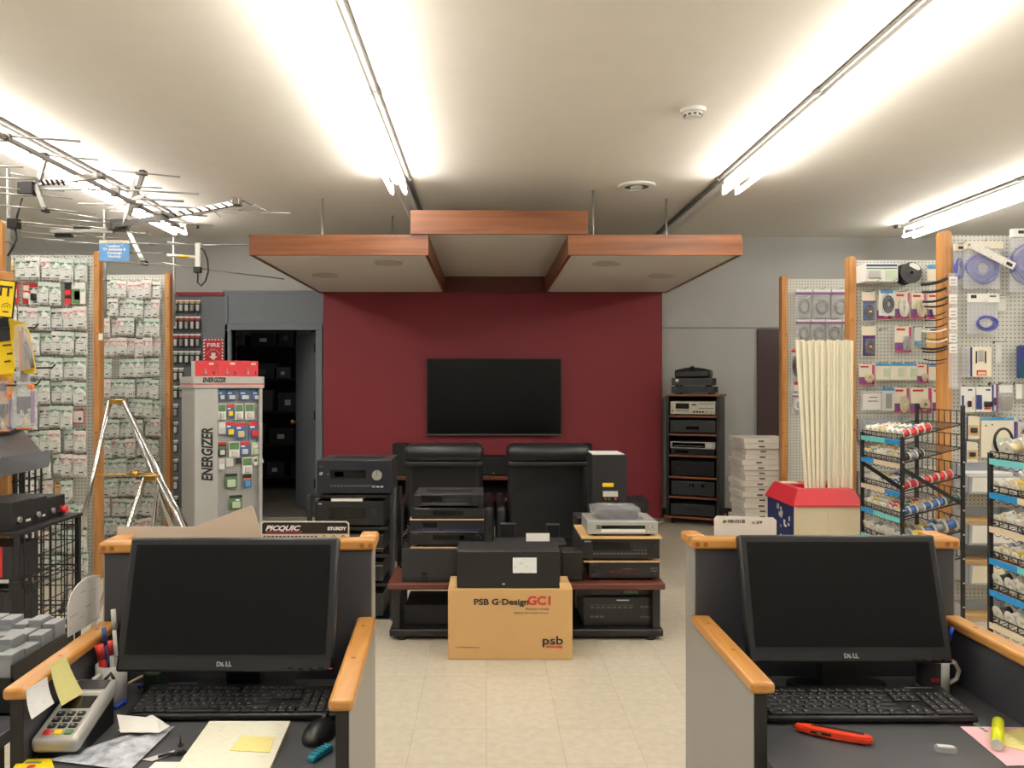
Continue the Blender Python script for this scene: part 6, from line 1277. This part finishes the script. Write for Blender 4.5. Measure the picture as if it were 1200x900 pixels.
for i in range(11):
    for j in range(4):
        h_ = .125 + random.uniform(-.012, .012) + .008 * j; x = xt0 + .010 + i * .0362; y = yt0 + .012 + j * .062
        b = MB(); b.box(0, .033, 0, .052, 0, h_, 'box_grey', .002); b.box(.003, .03, -.0008, .001, h_ * .3, h_ * .9, 'box_face')
        solid('small_box', f'small grey box, {ORD[j]} row from front and {ORD[10 - i]} from the counter in the black tray', 'small box', b, (x, y, zt0 + .0068), (0, 0, random.uniform(-.05, .05)), 'small grey boxes in the tray')
# ------------------------------------------------------------------ checkout counters
DZK = .715; ZARM = .87; ZCAP = 1.063
def rbar(mb, x0, x1, y0, y1, z0, z1, m): mb.box(x0, x1, y0, y1, z0, z1, m, .008, 3)
def kiosk(label, xc, yc, rz, la, ra):
    t = thing('checkout_counter', label, 'counter', (xc, yc, 0), rz)
    for sx, ln in ((-1, la), (1, ra)):
        xo, xi = sx * .325, sx * .303
        s = MB(); s.box(xo, xi, -ln + .004, .085, 0, ZARM - .024, 'charcoal'); so = s.build('side_panel', t)
        MB().box(xo + sx * .003, xo, -ln + .004, .088, 0, ZARM - .024, 'grey_laminate').box(xo + sx * .003, xo, 0, .088, ZARM - .024, ZCAP - .03, 'grey_laminate').build('outer_laminate', so)
        MB().box(xo + sx * .002, xi, -ln, -ln + .004, 0, ZARM - .024, 'black_edge').build('edge_band', so)
        b = MB(); rbar(b, sx * .337, sx * .29, -ln - .012, -.002, ZARM - .024, ZARM, 'oak_cap'); cp = b.build('arm_cap', t)
        b = MB()
        for f in (.12, .55): b.cyl((sx * .313, -ln * f - .02, ZARM), (sx * .313, -ln * f - .02, ZARM + .0006), .005, 'plug_wood', 10)
        b.build('wood_plug', cp)
    MB().box(-.303, .303, -.52, 0, DZK - .028, DZK - .0006, 'desk_grey', .002).build('desk_top', t)
    MB().box(-.325, .325, .0, .022, 0, ZCAP - .03, 'charcoal').box(-.325, .325, .066, .085, 0, ZCAP - .03, 'grey_laminate').box(-.325, -.303, .022, .066, ZARM - .024, ZCAP - .03, 'charcoal').box(.303, .325, .022, .066, ZARM - .024, ZCAP - .03, 'charcoal').box(-.303, .303, .022, .066, ZCAP - .06, ZCAP - .04, 'charcoal').build('back_panel', t)
    MB().box(-.303, .303, -.3, -.28, 0, DZK - .028, 'charcoal').build('kick_panel', t)
    b = MB(); rbar(b, -.337, .337, -.012, .034, ZCAP - .028, ZCAP, 'oak_cap_x'); cp = b.build('front_cap', t)
    for sx in (-1, 1):
        b = MB(); rbar(b, sx * .337, sx * .29, .0345, .108, ZCAP - .028, ZCAP, 'oak_cap'); b.build('side_cap', t)
    b = MB()
    for sx in (-1, 1):
        for d in (.014, .034): b.cyl((sx * (.337 - d), -.0118, ZCAP - .015), (sx * (.337 - d), -.0128, ZCAP - .015), .0062, 'plug_wood', 12)
    b.build('wood_plug', cp)
    return t
kiosk('right checkout counter with oak caps, computer and box cutter', .852, 2.012, 0, .45, .75)
kiosk('left checkout counter with oak caps, computer and card terminal', -.6125, 1.98, math.radians(3.4), .43, .52)
# ------------------------------------------------------------------ computer monitors and keyboards
def monitor(label, xc, yb, zb, tilt, w, h, off):
    t = thing('computer_monitor', label, 'monitor', (xc, yb + off, DZK)); dz = zb - DZK
    b = MB(); b.cyl((0, 0, 0), (0, 0, .012), .0, 'bezel', 8) if False else None
    b.prism([(.12 * math.cos(a), .042 * math.sin(a), 0) for a in [2 * math.pi * i / 28 for i in range(28)]], (0, 0, .014), 'black_plastic'); b.build('base', t)
    MB().prism([(-.04, -.02, .012), (-.04, .015, .012), (-.04, -off + .11, dz + .17), (-.04, -off + .075, dz + .17)], (.08, 0, 0), 'black_plastic').build('neck', t)
    p = MB(); p.box(-w/2, w/2, 0, .03, 0, h, 'bezel', .006); p.box(-w * .35, w * .35, .03, .055, h * .2, h * .8, 'black_plastic', .01)
    pn = p.build('housing', t); pn.location = (0, -off, dz); pn.rotation_euler = (-math.radians(tilt), 0, 0)
    MB().box(-w/2 + .017, w/2 - .017, -.0012, .002, .036, h - .017, 'screen').build('display_panel', pn)
    MB().box(-w/2, w/2, -.002, .0, .0315, .033, 'black_plastic').build('trim_line', pn)
    q = .0135; y = -.001
    l1 = text('D', (-.0165, y, .012), q, 'knob_silver', pn, bold=.0006); l2 = text('E', (-.0045, y, .0108), q * .85, 'knob_silver', pn, rot=(math.pi/2, -.45, 0), bold=.0005); l3 = text('LL', (.0035, y, .012), q, 'knob_silver', pn, bold=.0006)
    b = MB()
    for k in range(5): b.box(w * .30 + k * .022, w * .30 + k * .022 + .008, -.0012, .001, .006, .0085, 'black_gloss' if k < 4 else 'ink_red')
    b.build('button', pn)
    return t
monitor('black monitor standing on the right checkout counter', .8465, 1.85, .803, 16, .474, .294, .085)
monitor('black monitor standing on the left checkout counter', -.578, 1.755, .817, 16, .478, .292, .172)
def keyboard(label, xc, yf, rz=0.0, w=.458, d=.148):
    t = thing('keyboard', label, 'keyboard', (xc, yf, DZK), rz)
    xf = Matrix.Rotation(math.radians(5), 4, 'X')
    b = MB(); b.box(-w/2, w/2, 0, d, .004, .018, 'black_plastic', .005, 2, xf); b.build('case', t)
    b = MB()
    for sx in (-.4, .4): b.box(sx * w - .02, sx * w + .02, d - .03, d - .02, 0, .016, 'black_plastic')
    for sx in (-.4, .4): b.box(sx * w - .02, sx * w + .02, .005, .02, 0, .006, 'black_plastic')
    b.build('foot', t)
    keys = MB(); leg = MB(); u = w * .96 / 22.4; x0 = -w * .48; r = random.Random(5)
    def key(cx_, row, wk, hk=1.0):
        ya = .008 + row * .0195 + (.004 if row >= 5 else 0)
        xa = x0 + cx_ * u; keys.box(xa + .0009, xa + wk * u - .0009, ya + .0008, ya + .0195 * hk - .0008, .018, .0225, 'key_black', .0018, 1, xf)
        a = xa + .004; leg.box(a, a + min(.0042, wk * u * .35) * (1.6 if wk > 1.4 else 1), ya + .011 * hk, ya + .0128 * hk, .0224, .0227, 'key_legend', 0, 1, xf)
    rows = [[1.4, 1.2, 1.2, 5.9, 1.2, 1.2, 1.2, 1.7], [2.3] + [1] * 10 + [2.7], [1.75] + [1] * 11 + [2.25], [1.5] + [1] * 12 + [1.5], [1] * 13 + [2]]
    for ri, row in enumerate(rows):
        cx_ = 0
        for wk in row: key(cx_, ri, wk); cx_ += wk
        if ri == 0:
            for k in range(3): key(15.25 + k, 0, 1)
        if ri == 1: key(16.25, 1, 1)
        if ri in (3, 4):
            for k in range(3): key(15.25 + k, ri, 1)
        if ri == 0: key(18.5, 0, 2); key(20.5, 0, 1); key(21.5, 0, 1, 1.98)
        elif ri == 1:
            for k in range(3): key(18.5 + k, 1, 1)
        elif ri == 2:
            for k in range(3): key(18.5 + k, 2, 1)
            key(21.5, 2, 1, 1.98)
        elif ri == 3:
            for k in range(3): key(18.5 + k, 3, 1)
        else:
            for k in range(4): key(18.5 + k, 4, 1)
    cx_ = 0
    for wk, gap in [(1, 1)] + [(1, 0)] * 3 + [(1, .5)] + [(1, 0)] * 3 + [(1, .5)] + [(1, 0)] * 3 + [(1, .25)] + [(1, 0)] * 3: key(cx_, 5, wk, .7); cx_ += wk + gap
    keys.build('keys', t); leg.build('key_legends', t)
    b = MB(); b.box(w * .3, w * .44, d - .016, d - .012, .018, .0188, 'ink_grey', 0, 1, xf); b.build('status_strip', t)
    return t
keyboard('black keyboard in front of the right monitor', .834, 1.722)
keyboard('black keyboard in front of the left monitor', -.556, 1.735, math.radians(.6))
# ------------------------------------------------------------------ things on the right counter
def D(px, py, z=DZK): Y = (EYE - z) * F / (py - CYP); return Vector((X(px, Y), Y, z))
p0, p1 = D(931, 856), D(1022, 873); d = p1 - p0; L = d.length; a = math.atan2(d.y, d.x)
t = thing('box_cutter', 'orange red box cutter lying before the right keyboard', 'knife', p0, a)
prof = [(0, .004), (.012, .010), (.04, .0135), (L * .6, .015), (L * .9, .015), (L, .008), (L + .003, 0)]
b = MB(); b.prism([(x, y, .003) for x, y in prof] + [(x, -y, .003) for x, y in prof[::-1][1:]], (0, 0, .013), 'cutter_red')
bmesh.ops.bevel(b.bm, geom=list(b.bm.edges), offset=.003, segments=2, affect='EDGES'); b.build('handle', t)
MB().prism([(L * .22, .004, .0155), (L * .9, .003, .0155), (L * .9, .011, .0155), (L * .3, .012, .0155)], (0, 0, .0022), 'black_matte').build('rubber_grip', t)
MB().box(L * .22, L * .62, -.0145, -.012, .007, .012, 'black_plastic').box(L * .3, L * .37, -.0165, -.012, .005, .0135, 'brass', .001).build('slider', t)
MB().box(-.006, .01, -.003, .003, .007, .0082, 'ink').build('blade', t)
c = D(1109, 881); t = thing('clear_cap', 'small clear plastic cap on the right counter', 'plastic cap', c, math.radians(-12))
MB().prism([(-.02, -.008, 0), (.012, -.008, 0), (.02, .0, 0), (.012, .008, 0), (-.02, .008, 0)], (0, 0, .01), 'clear_pack').build('cap_body', t)
MB().prism([(-.017, -.006, .0102), (.011, -.006, .0102), (.016, .0, .0102), (.011, .006, .0102), (-.017, .006, .0102)], (0, 0, .0015), 'pale_grey').build('cap_top', t)
b = MB(); q = [D(1125, 852), D(1212, 853), D(1222, 897), D(1180, 898)]; b.prism([(p.x, p.y, DZK + .0005) for p in q], (0, 0, .0008), 'pink_paper'); solid('paper_sheet', 'pink paper under the yellow marker on the right counter', 'paper', b)
b = MB(); q = [D(1158, 862), D(1204, 854), D(1214, 884), D(1178, 876)]; b.prism([(p.x, p.y, DZK + .002) for p in q], (0, 0, .0006), 'yellow_scribble'); solid('sticky_note', 'yellow sticky note on the pink paper, right counter', 'note', b)
p0, p1 = D(1170, 853), D(1168.5, 881); p0.z = p1.z = DZK + .0145
t = thing('highlighter', 'neon yellow marker lying on the pink paper', 'marker', p1); v = p0 - p1
MB().cyl((0, 0, 0), v * .97, .0112, 'neon_yellow', 18).cyl(v * .97, v, .0105, 'neon_yellow', 16, .008).build('barrel', t); MB().cyl(-v * .02, v * .0, .0108, 'pale_grey', 16).build('end_plug', t)
MB().cyl(v * .35, v * .6, .01135, 'ink_green', 18).build('printed_band', t) if False else None
b = MB()
for k in range(4): b.box(-.004, .004, v.y * (.3 + .1 * k), v.y * (.36 + .1 * k), .0108, .0116, 'ink_green')
bo = b.build('printed_band', t)
t = thing('paper_strip', 'thin dark wood strip edge', 'strip', (0, 0, 0)) if False else None
# mug with a blue pen behind the right monitor
c = Vector((1.075, 1.925, DZK)); t = thing('mug', 'dark and white mug behind the right monitor holding pens', 'mug', c)
MB().pipe((0, 0, 0), (0, 0, .085), .036, .032, 'mug_white', 28).cyl((0, 0, 0), (0, 0, .004), .035, 'mug_white', 24).build('mug_body', t)
b = MB(); b.prism([(-.0365 * math.cos(a), -.0365 * math.sin(a), .012) for a in [math.radians(-30 + 8 * k) for k in range(16)]] + [(-.0362 * math.cos(a) * .985, -.0362 * math.sin(a) * .985, .012) for a in [math.radians(-30 + 8 * k) for k in range(16)]][::-1], (0, 0, .062), 'mug_dark'); b.build('dark_print', t)
fit(text('BEST BUY' if False else 'THE MIT', (-.024, -.036, .03), .012, 'ink_red', t, bold=.0004), .022)
b = MB(); b.tube([(.03, -.012, .07), (.046, -.014, .068), (.055, -.015, .05), (.05, -.014, .03), (.032, -.012, .018)], .005, 'mug_white', 8); b.build('handle', t)
def pen(label, p0, p1, r, m, cap=None):
    b = MB(p0); b.cyl(p0, p1, r, m, 10); o_ = thing('pen', label, 'pen', p0); b.build('barrel', o_)
    v = (Vector(p1) - Vector(p0)); MB(p0).cyl(Vector(p1) - v * .22, Vector(p1) + v * .01, r * 1.18, cap or m, 10).build('cap', o_)
pen('blue pen standing in the mug behind the right monitor', c + Vector((.006, .006, .006)), Vector((X(1120, 1.92), 1.935, Z(738, 1.92))), .0045, 'pen_blue', 'pen_blue')
pen('black pen standing in the mug behind the right monitor', c + Vector((-.012, .004, .006)), c + Vector((-.022, .012, .12)), .004, 'ink')
# white card on the right counter's back
def wcard(label, pts, Y, m, th=.002, name='sign_card'):
    o_ = P(*pts[0], Y); t = thing(name, label, 'card', o_); b = MB(o_); b.prism([P(x, y, Y) for x, y in pts], (0, th, 0), m); b.build('sheet', t); return t, o_
Yk = 2.075
t, o_ = wcard('white card with handwritten numbers standing on the right counter back', [(837, 645), (837, 608), (840, 604.5), (906, 606.5), (910, 610), (910, 645)], Yk, 'white_card')
q = Yk / F
fit(text('# 08101B', P(847, 612.5, Yk) - o_ + Vector((0, -.001, 0)), 5.5 * q, 'ink', t), 26 * q); fit(text('v.29', P(881, 613.5, Yk) - o_ + Vector((0, -.001, 0)), 4.5 * q, 'ink', t), 12 * q)
# ------------------------------------------------------------------ things on the left counter
YL = 2.055
t, o_ = wcard('beige plain board lying along the left counter back', [(138, 645), (138, 617), (229, 617.5), (229, 645)], YL + .006, 'board_beige', .003, 'plain_board')
t, o_ = wcard('beige board with a rounded raised corner on the left counter back', [(224, 645), (226, 618), (291, 593.5), (294.5, 592.8), (297, 595), (312, 645)], YL - .012, 'board_beige', .003, 'plain_board')
t, o_ = wcard('black topped screwdriver display card standing on the left counter back', [(306, 645), (306, 613), (308, 611), (406, 611), (409, 613.5), (409, 645)], YL - .02, 'cream_card', .003)
q = YL / F; y0 = YL - .02
MB(o_).prism([P(307.2, 627.5, y0 - .001), P(307.2, 614), P(309, 612.3, y0 - .001), P(405.5, 612.3, y0 - .001), P(407.7, 614.5, y0 - .001), P(407.7, 627.5, y0 - .001)] if False else [P(a, b_, y0 - .001) for a, b_ in ((307.2, 625.5), (307.2, 614), (309, 612.3), (405.5, 612.3), (407.7, 614.5), (407.7, 625.5))], (0, .002, 0), 'ink').build('black_header', t)
fit(text('PICQUIC', P(311, 621.5, y0) - o_ + Vector((0, -.0015, 0)), 8 * q, 'ink_white', t, bold=.0007, shear=.35), 41 * q)
b = MB(o_); b.box(X(312, y0), X(354, y0), y0 - .0025, y0, Z(624, y0), Z(622.6, y0), 'magenta'); b.build('pink_underline', t)
fit(text('STURDY', P(384, 621, y0) - o_ + Vector((0, -.0015, 0)), 5 * q, 'ink_white', t, bold=.0006), 22 * q); fit(text('driver and bits', P(357, 619.5, y0) - o_ + Vector((0, -.0015, 0)), 2.4 * q, 'ink_white', t), 14 * q) if False else None
b = MB(o_)
for k in range(3): c = P(380 + 11 * k, 629.5, y0 - .001); b.torus(c, (0, 1, 0), .0045, .0008, 'ink', 14, 4).ball(c, .0016, 'ink')
for k in range(14): a = 309 + k * 4.6; b.box(X(a, y0), X(a + 2.8, y0), y0 - .0015, y0, Z(629.4, y0), Z(627.8, y0), 'ink_grey')
b.build('print', t)
# notes on the left arm
def note(label, pts, xp, m):
    q = []
    for px, py in pts: Y = xp * F / (px - CXP); q.append(Vector((xp, Y, Z(py, Y))))
    c = q[0]; b = MB(c); n = 6
    g = lambda u, v: (q[0].lerp(q[1], u)).lerp(q[3].lerp(q[2], u), v) + Vector((.006 + .012 * v * v, 0, 0))
    b.surf(g, 4, n, m); b.surf(lambda u, v: g(u, v) + Vector((-.0006, 0, 0)), 4, n, m)
    o_ = b.build('sticky_note'); o_.location = c; tag(o_, label, 'note', None)
note('white handwritten note stuck to the left counter arm', [(27, 808), (52, 793), (53, 824), (26, 843)], -.872, 'white_scribble')
note('yellow handwritten note stuck to the left counter arm', [(55, 779), (74, 769), (88, 812), (62, 827)], -.868, 'note_scribble')
# rounded white leaflet standing outside the left arm
xq = -.985; q = []
for px, py in ((80, 747), (79.5, 710), (84, 696), (92, 684), (102, 676.5), (112, 674), (117, 674), (117, 724)): Y = xq * F / (px - CXP); q.append(Vector((xq, Y, Z(py, Y))))
b = MB(q[0]); b.prism(q, (-.002, 0, 0), 'card_lines'); o_ = b.build('leaflet'); o_.location = q[0]; tag(o_, 'white rounded leaflet with slanted print outside the left counter arm', 'leaflet')
# card terminal
t = thing('card_terminal', 'grey card payment terminal with coloured keys beside the left keyboard', 'card terminal', (-.842, 1.56, DZK), math.radians(2)); tx = Matrix.Rotation(math.radians(15), 4, 'X')
b = MB(); b.box(-.046, .046, .0, .2, .012, .046, 'terminal_grey', .012, 3, tx); b.build('case', t)
b = MB(); b.prism([(-.04, .01, 0), (-.04, .17, 0), (-.04, .17, .06), (-.04, .01, .016)], (.08, 0, 0), 'black_plastic'); b.build('stand', t)
def tb(name, x0, x1, y0, y1, z1, m, z0=.044): b = MB(); b.box(x0, x1, y0, y1, z0, z1, m, .0012, 1, tx); return b.build(name, t)
tb('lcd_screen', -.03, .03, .095, .135, .0475, 'display_black'); tb('printer_cover', -.034, .034, .158, .188, .0485, 'face_dark'); tb('paper_slot', -.03, .03, .145, .15, .0475, 'pale_grey')
for r_ in range(4):
    for c_ in range(3):
        m = 'key_black' if r_ else ('bright_red', 'yellow', 'pack_green')[c_]; b = MB(); x = -.028 + c_ * .0205; y = .016 + r_ * .0185; b.box(x, x + .016, y, y + .013, .044, .0495, m, .002, 1, tx)
        if r_: b.box(x + .005, x + .009, y + .005, y + .008, .0494, .0498, 'key_legend', 0, 1, tx)
        b.build('key', t)
b = MB(); b.tube([tx @ Vector((.02, .19, .045)), tx @ Vector((.03, .2, .055)), tx @ Vector((.035, .2, .04))], .004, 'black_plastic'); b.build('connector', t)
# mug of pens in the left corner
c = Vector((-.866, 1.845, DZK)); t = thing('mug', 'white mug of pens in the corner of the left counter', 'mug', c)
MB().pipe((0, 0, 0), (0, 0, .09), .034, .03, 'mug_white', 26).cyl((0, 0, 0), (0, 0, .004), .033, 'mug_white', 24).build('mug_body', t)
b = MB(); b.tube([(-.01, -.033, .075), (-.016, -.05, .072), (-.02, -.056, .05), (-.018, -.05, .028), (-.01, -.033, .02)], .0055, 'mug_white', 8); b.build('handle', t)
pen('red capped marker in the left mug', c + Vector((0, -.006, .006)), Vector((X(116, 1.82), 1.82, Z(757, 1.82))), .0085, 'pen_red', 'pen_red')
pen('silver pen with a blue band in the left mug', c + Vector((.012, .008, .006)), Vector((X(131.5, 1.86), 1.865, Z(716, 1.86))), .0048, 'white_card', 'pale_grey')
pen('dark blue pen leaning in the left mug', c + Vector((.006, -.01, .006)), Vector((X(124, 1.85), 1.84, Z(735, 1.85))), .0045, 'dark_blue'); pen('grey pen leaning low in the left mug', c + Vector((.012, -.004, .006)), Vector((X(129, 1.83), 1.83, Z(752, 1.83))), .005, 'pale_grey', 'pen_red')
# pad, sticky, mouse, clip
t = thing('writing_pad', 'cream pad of handwritten sheets beside the left keyboard', 'writing pad', (-.5, 1.59, DZK)); sk = .03
b = MB(); b.prism([(-.085, -.14, 0), (.095, -.14, 0), (.078, .128, 0), (-.096, .128, 0)], (0, 0, .009), 'cream_card'); b.build('pad_body', t); b = MB(); b.prism([(-.0852, -.1402, .009), (.095, -.14, .009), (.078, .128, .009), (-.096, .128, .009)], (0, 0, .0004), 'pad_scribble'); b.build('top_layer', t)
MB().box(-.096, .078, .127, .129, 0, .0098, 'cream_card').build('glued_edge', t)
b = MB((-.475, 1.63, 0)); q = [D(283, 862.5, DZK + .01), D(322, 864, DZK + .01), D(316, 882, DZK + .01), D(269, 879.5, DZK + .01)]; b.prism([(p.x, p.y, 0) for p in q], (0, 0, .0008), 'yellow_scribble'); solid('sticky_note', 'yellow sticky note on the writing pad', 'note', b, (-.475, 1.63, DZK + .0098))
c = D(376, 862); t = thing('computer_mouse', 'black computer mouse against the right side of the left counter', 'mouse', (-.348, 1.665, DZK), math.radians(-12))
b = MB(); b.ball((0, 0, .004), .032, 'black_plastic', (1.0, 1.65, .95), 20, 12)
for v_ in b.bm.verts:
    if v_.co.z < 0: v_.co.z = 0
b.build('body', t); MB().box(-.0012, .0012, .012, .05, .02, .031, 'display_black').build('button_split', t); MB().cyl((-.004, .028, .0275), (.004, .028, .0275), .008, 'charcoal', 12).build('wheel', t)
c = D(376, 886); t = thing('grip_clip', 'ridged teal plastic clip lying by the mouse on the left counter', 'clip', (c.x, c.y, DZK), math.radians(62))
b = MB(); b.box(-.032, .03, -.009, .009, 0, .012, 'teal_clip', .004); b.build('body', t)
b = MB()
for k in range(5): b.box(-.022 + k * .0105, -.018 + k * .0105, -.0095, .0095, .01, .0155, 'teal_clip', .0015)
b.build('ridge', t)
# zip bag with papers, loose bits
t = thing('zip_bag', 'clear zip bag with printed papers lying before the card terminal', 'plastic bag', D(130, 880)); o_ = t.location
q = [D(56, 893), D(152, 905), D(205, 853), D(146, 864)]
def zf(u, v): p = q[0].lerp(q[3], v).lerp(q[1].lerp(q[2], v), u); return p + Vector((0, 0, .004 + .009 * math.sin(math.pi * u) * math.sin(math.pi * v) + .004 * math.sin(14 * u + 5 * v) * math.sin(9 * v) * math.sin(math.pi * u)))
b = MB(o_); b.surf(zf, 22, 16, 'zip_film'); b.build('film', t)
b = MB(o_); p_ = [D(138, 865), D(186, 868), D(199, 860), D(178, 846)]; b.prism([(p.x, p.y, DZK + .016) for p in p_], (0, 0, .0006), 'white_card')
b.prism([D(141, 868) + Vector((0, 0, .017)), D(188, 868) + Vector((0, 0, .017)), D(183, 856) + Vector((0, 0, .026)), D(137, 854) + Vector((0, 0, .03))], (0, .0006, 0), 'white_card'); b.build('folded_paper', t)
b = MB(); q2 = [D(167, 891), D(205, 880), D(201, 885), D(178, 893)]; b.prism([(p.x, p.y, DZK + .001) for p in q2], (0, 0, .001), 'pale_grey'); solid('paper_slip', 'small pale paper slip lying right of the zip bag', 'paper', b)
b = MB(); q2 = [D(182, 894), D(214, 894), D(204, 910), D(165, 910)]; b.prism([(p.x, p.y, DZK + .001) for p in q2], (0, 0, .001), 'white_card'); solid('paper_slip', 'white paper slip at the bottom edge left of the pad', 'paper', b)
c = D(211.5, 874); t = thing('screw', 'small black screw standing on the left counter', 'screw', c); MB().cyl((0, 0, 0), (0, 0, .003), .006, 'ink', 12).build('head', t); MB().cyl((0, 0, .003), (0, 0, .022), .0024, 'ink', 8, .001).build('shank', t)
c = D(200, 886); t = thing('cable_tie', 'short black twisted tie beside the pale paper slip', 'cable tie', c); b = MB(); b.tube([(-.02, -.012, .004), (-.005, -.003, .006), (.012, .003, .004), (.02, .012, .006), (.026, .008, .004)], .003, 'ink', 6); b.build('strap', t); b = MB(); b.box(.012, .022, .0, .009, .001, .009, 'ink', .001); b.build('tie_head', t)
b = MB(); q2 = [D(22, 894), D(60, 893), D(66, 912), D(10, 912)]; b.prism([(p.x, p.y, DZK + .001) for p in q2], (0, 0, .006), 'yellow'); t = solid('packet', 'yellow printed packet at the bottom left corner of the left counter', 'packet', b)
b = MB(); p_ = D(42, 898); b.box(p_.x - .02, p_.x + .01, p_.y - .003, p_.y + .003, DZK + .007, DZK + .0076, 'ink_green'); b.ball((p_.x, p_.y - .016, DZK + .007), .008, 'bright_red', (1, 1, .2)); b.build('print', t)
# cables and odds behind the left keyboard
b = MB(); b.tube([D(134, 814), D(140, 809, .73), D(152, 800, .745), D(166, 793, .75), D(178, 790, .74)], .0035, 'beige_cord', 7); solid('cable', 'cream cable behind the left keyboard', 'cable', b)
b = MB(); b.tube([D(163, 806, .73), D(172, 800, .735), D(184, 792, .75)], .006, 'dark_blue', 7); solid('cable', 'dark blue cable behind the left keyboard', 'cable', b)
pen('blue pen lying left of the left keyboard', D(134, 830, DZK + .005), D(147, 822, DZK + .005), .005, 'pen_blue')
b = MB(); b.box(-.02, .02, -.03, .03, 0, .055, 'green_dark', .006); solid('green_block', 'dark green block behind the left keyboard under the monitor', 'block', b, (-.79, 1.91, DZK))
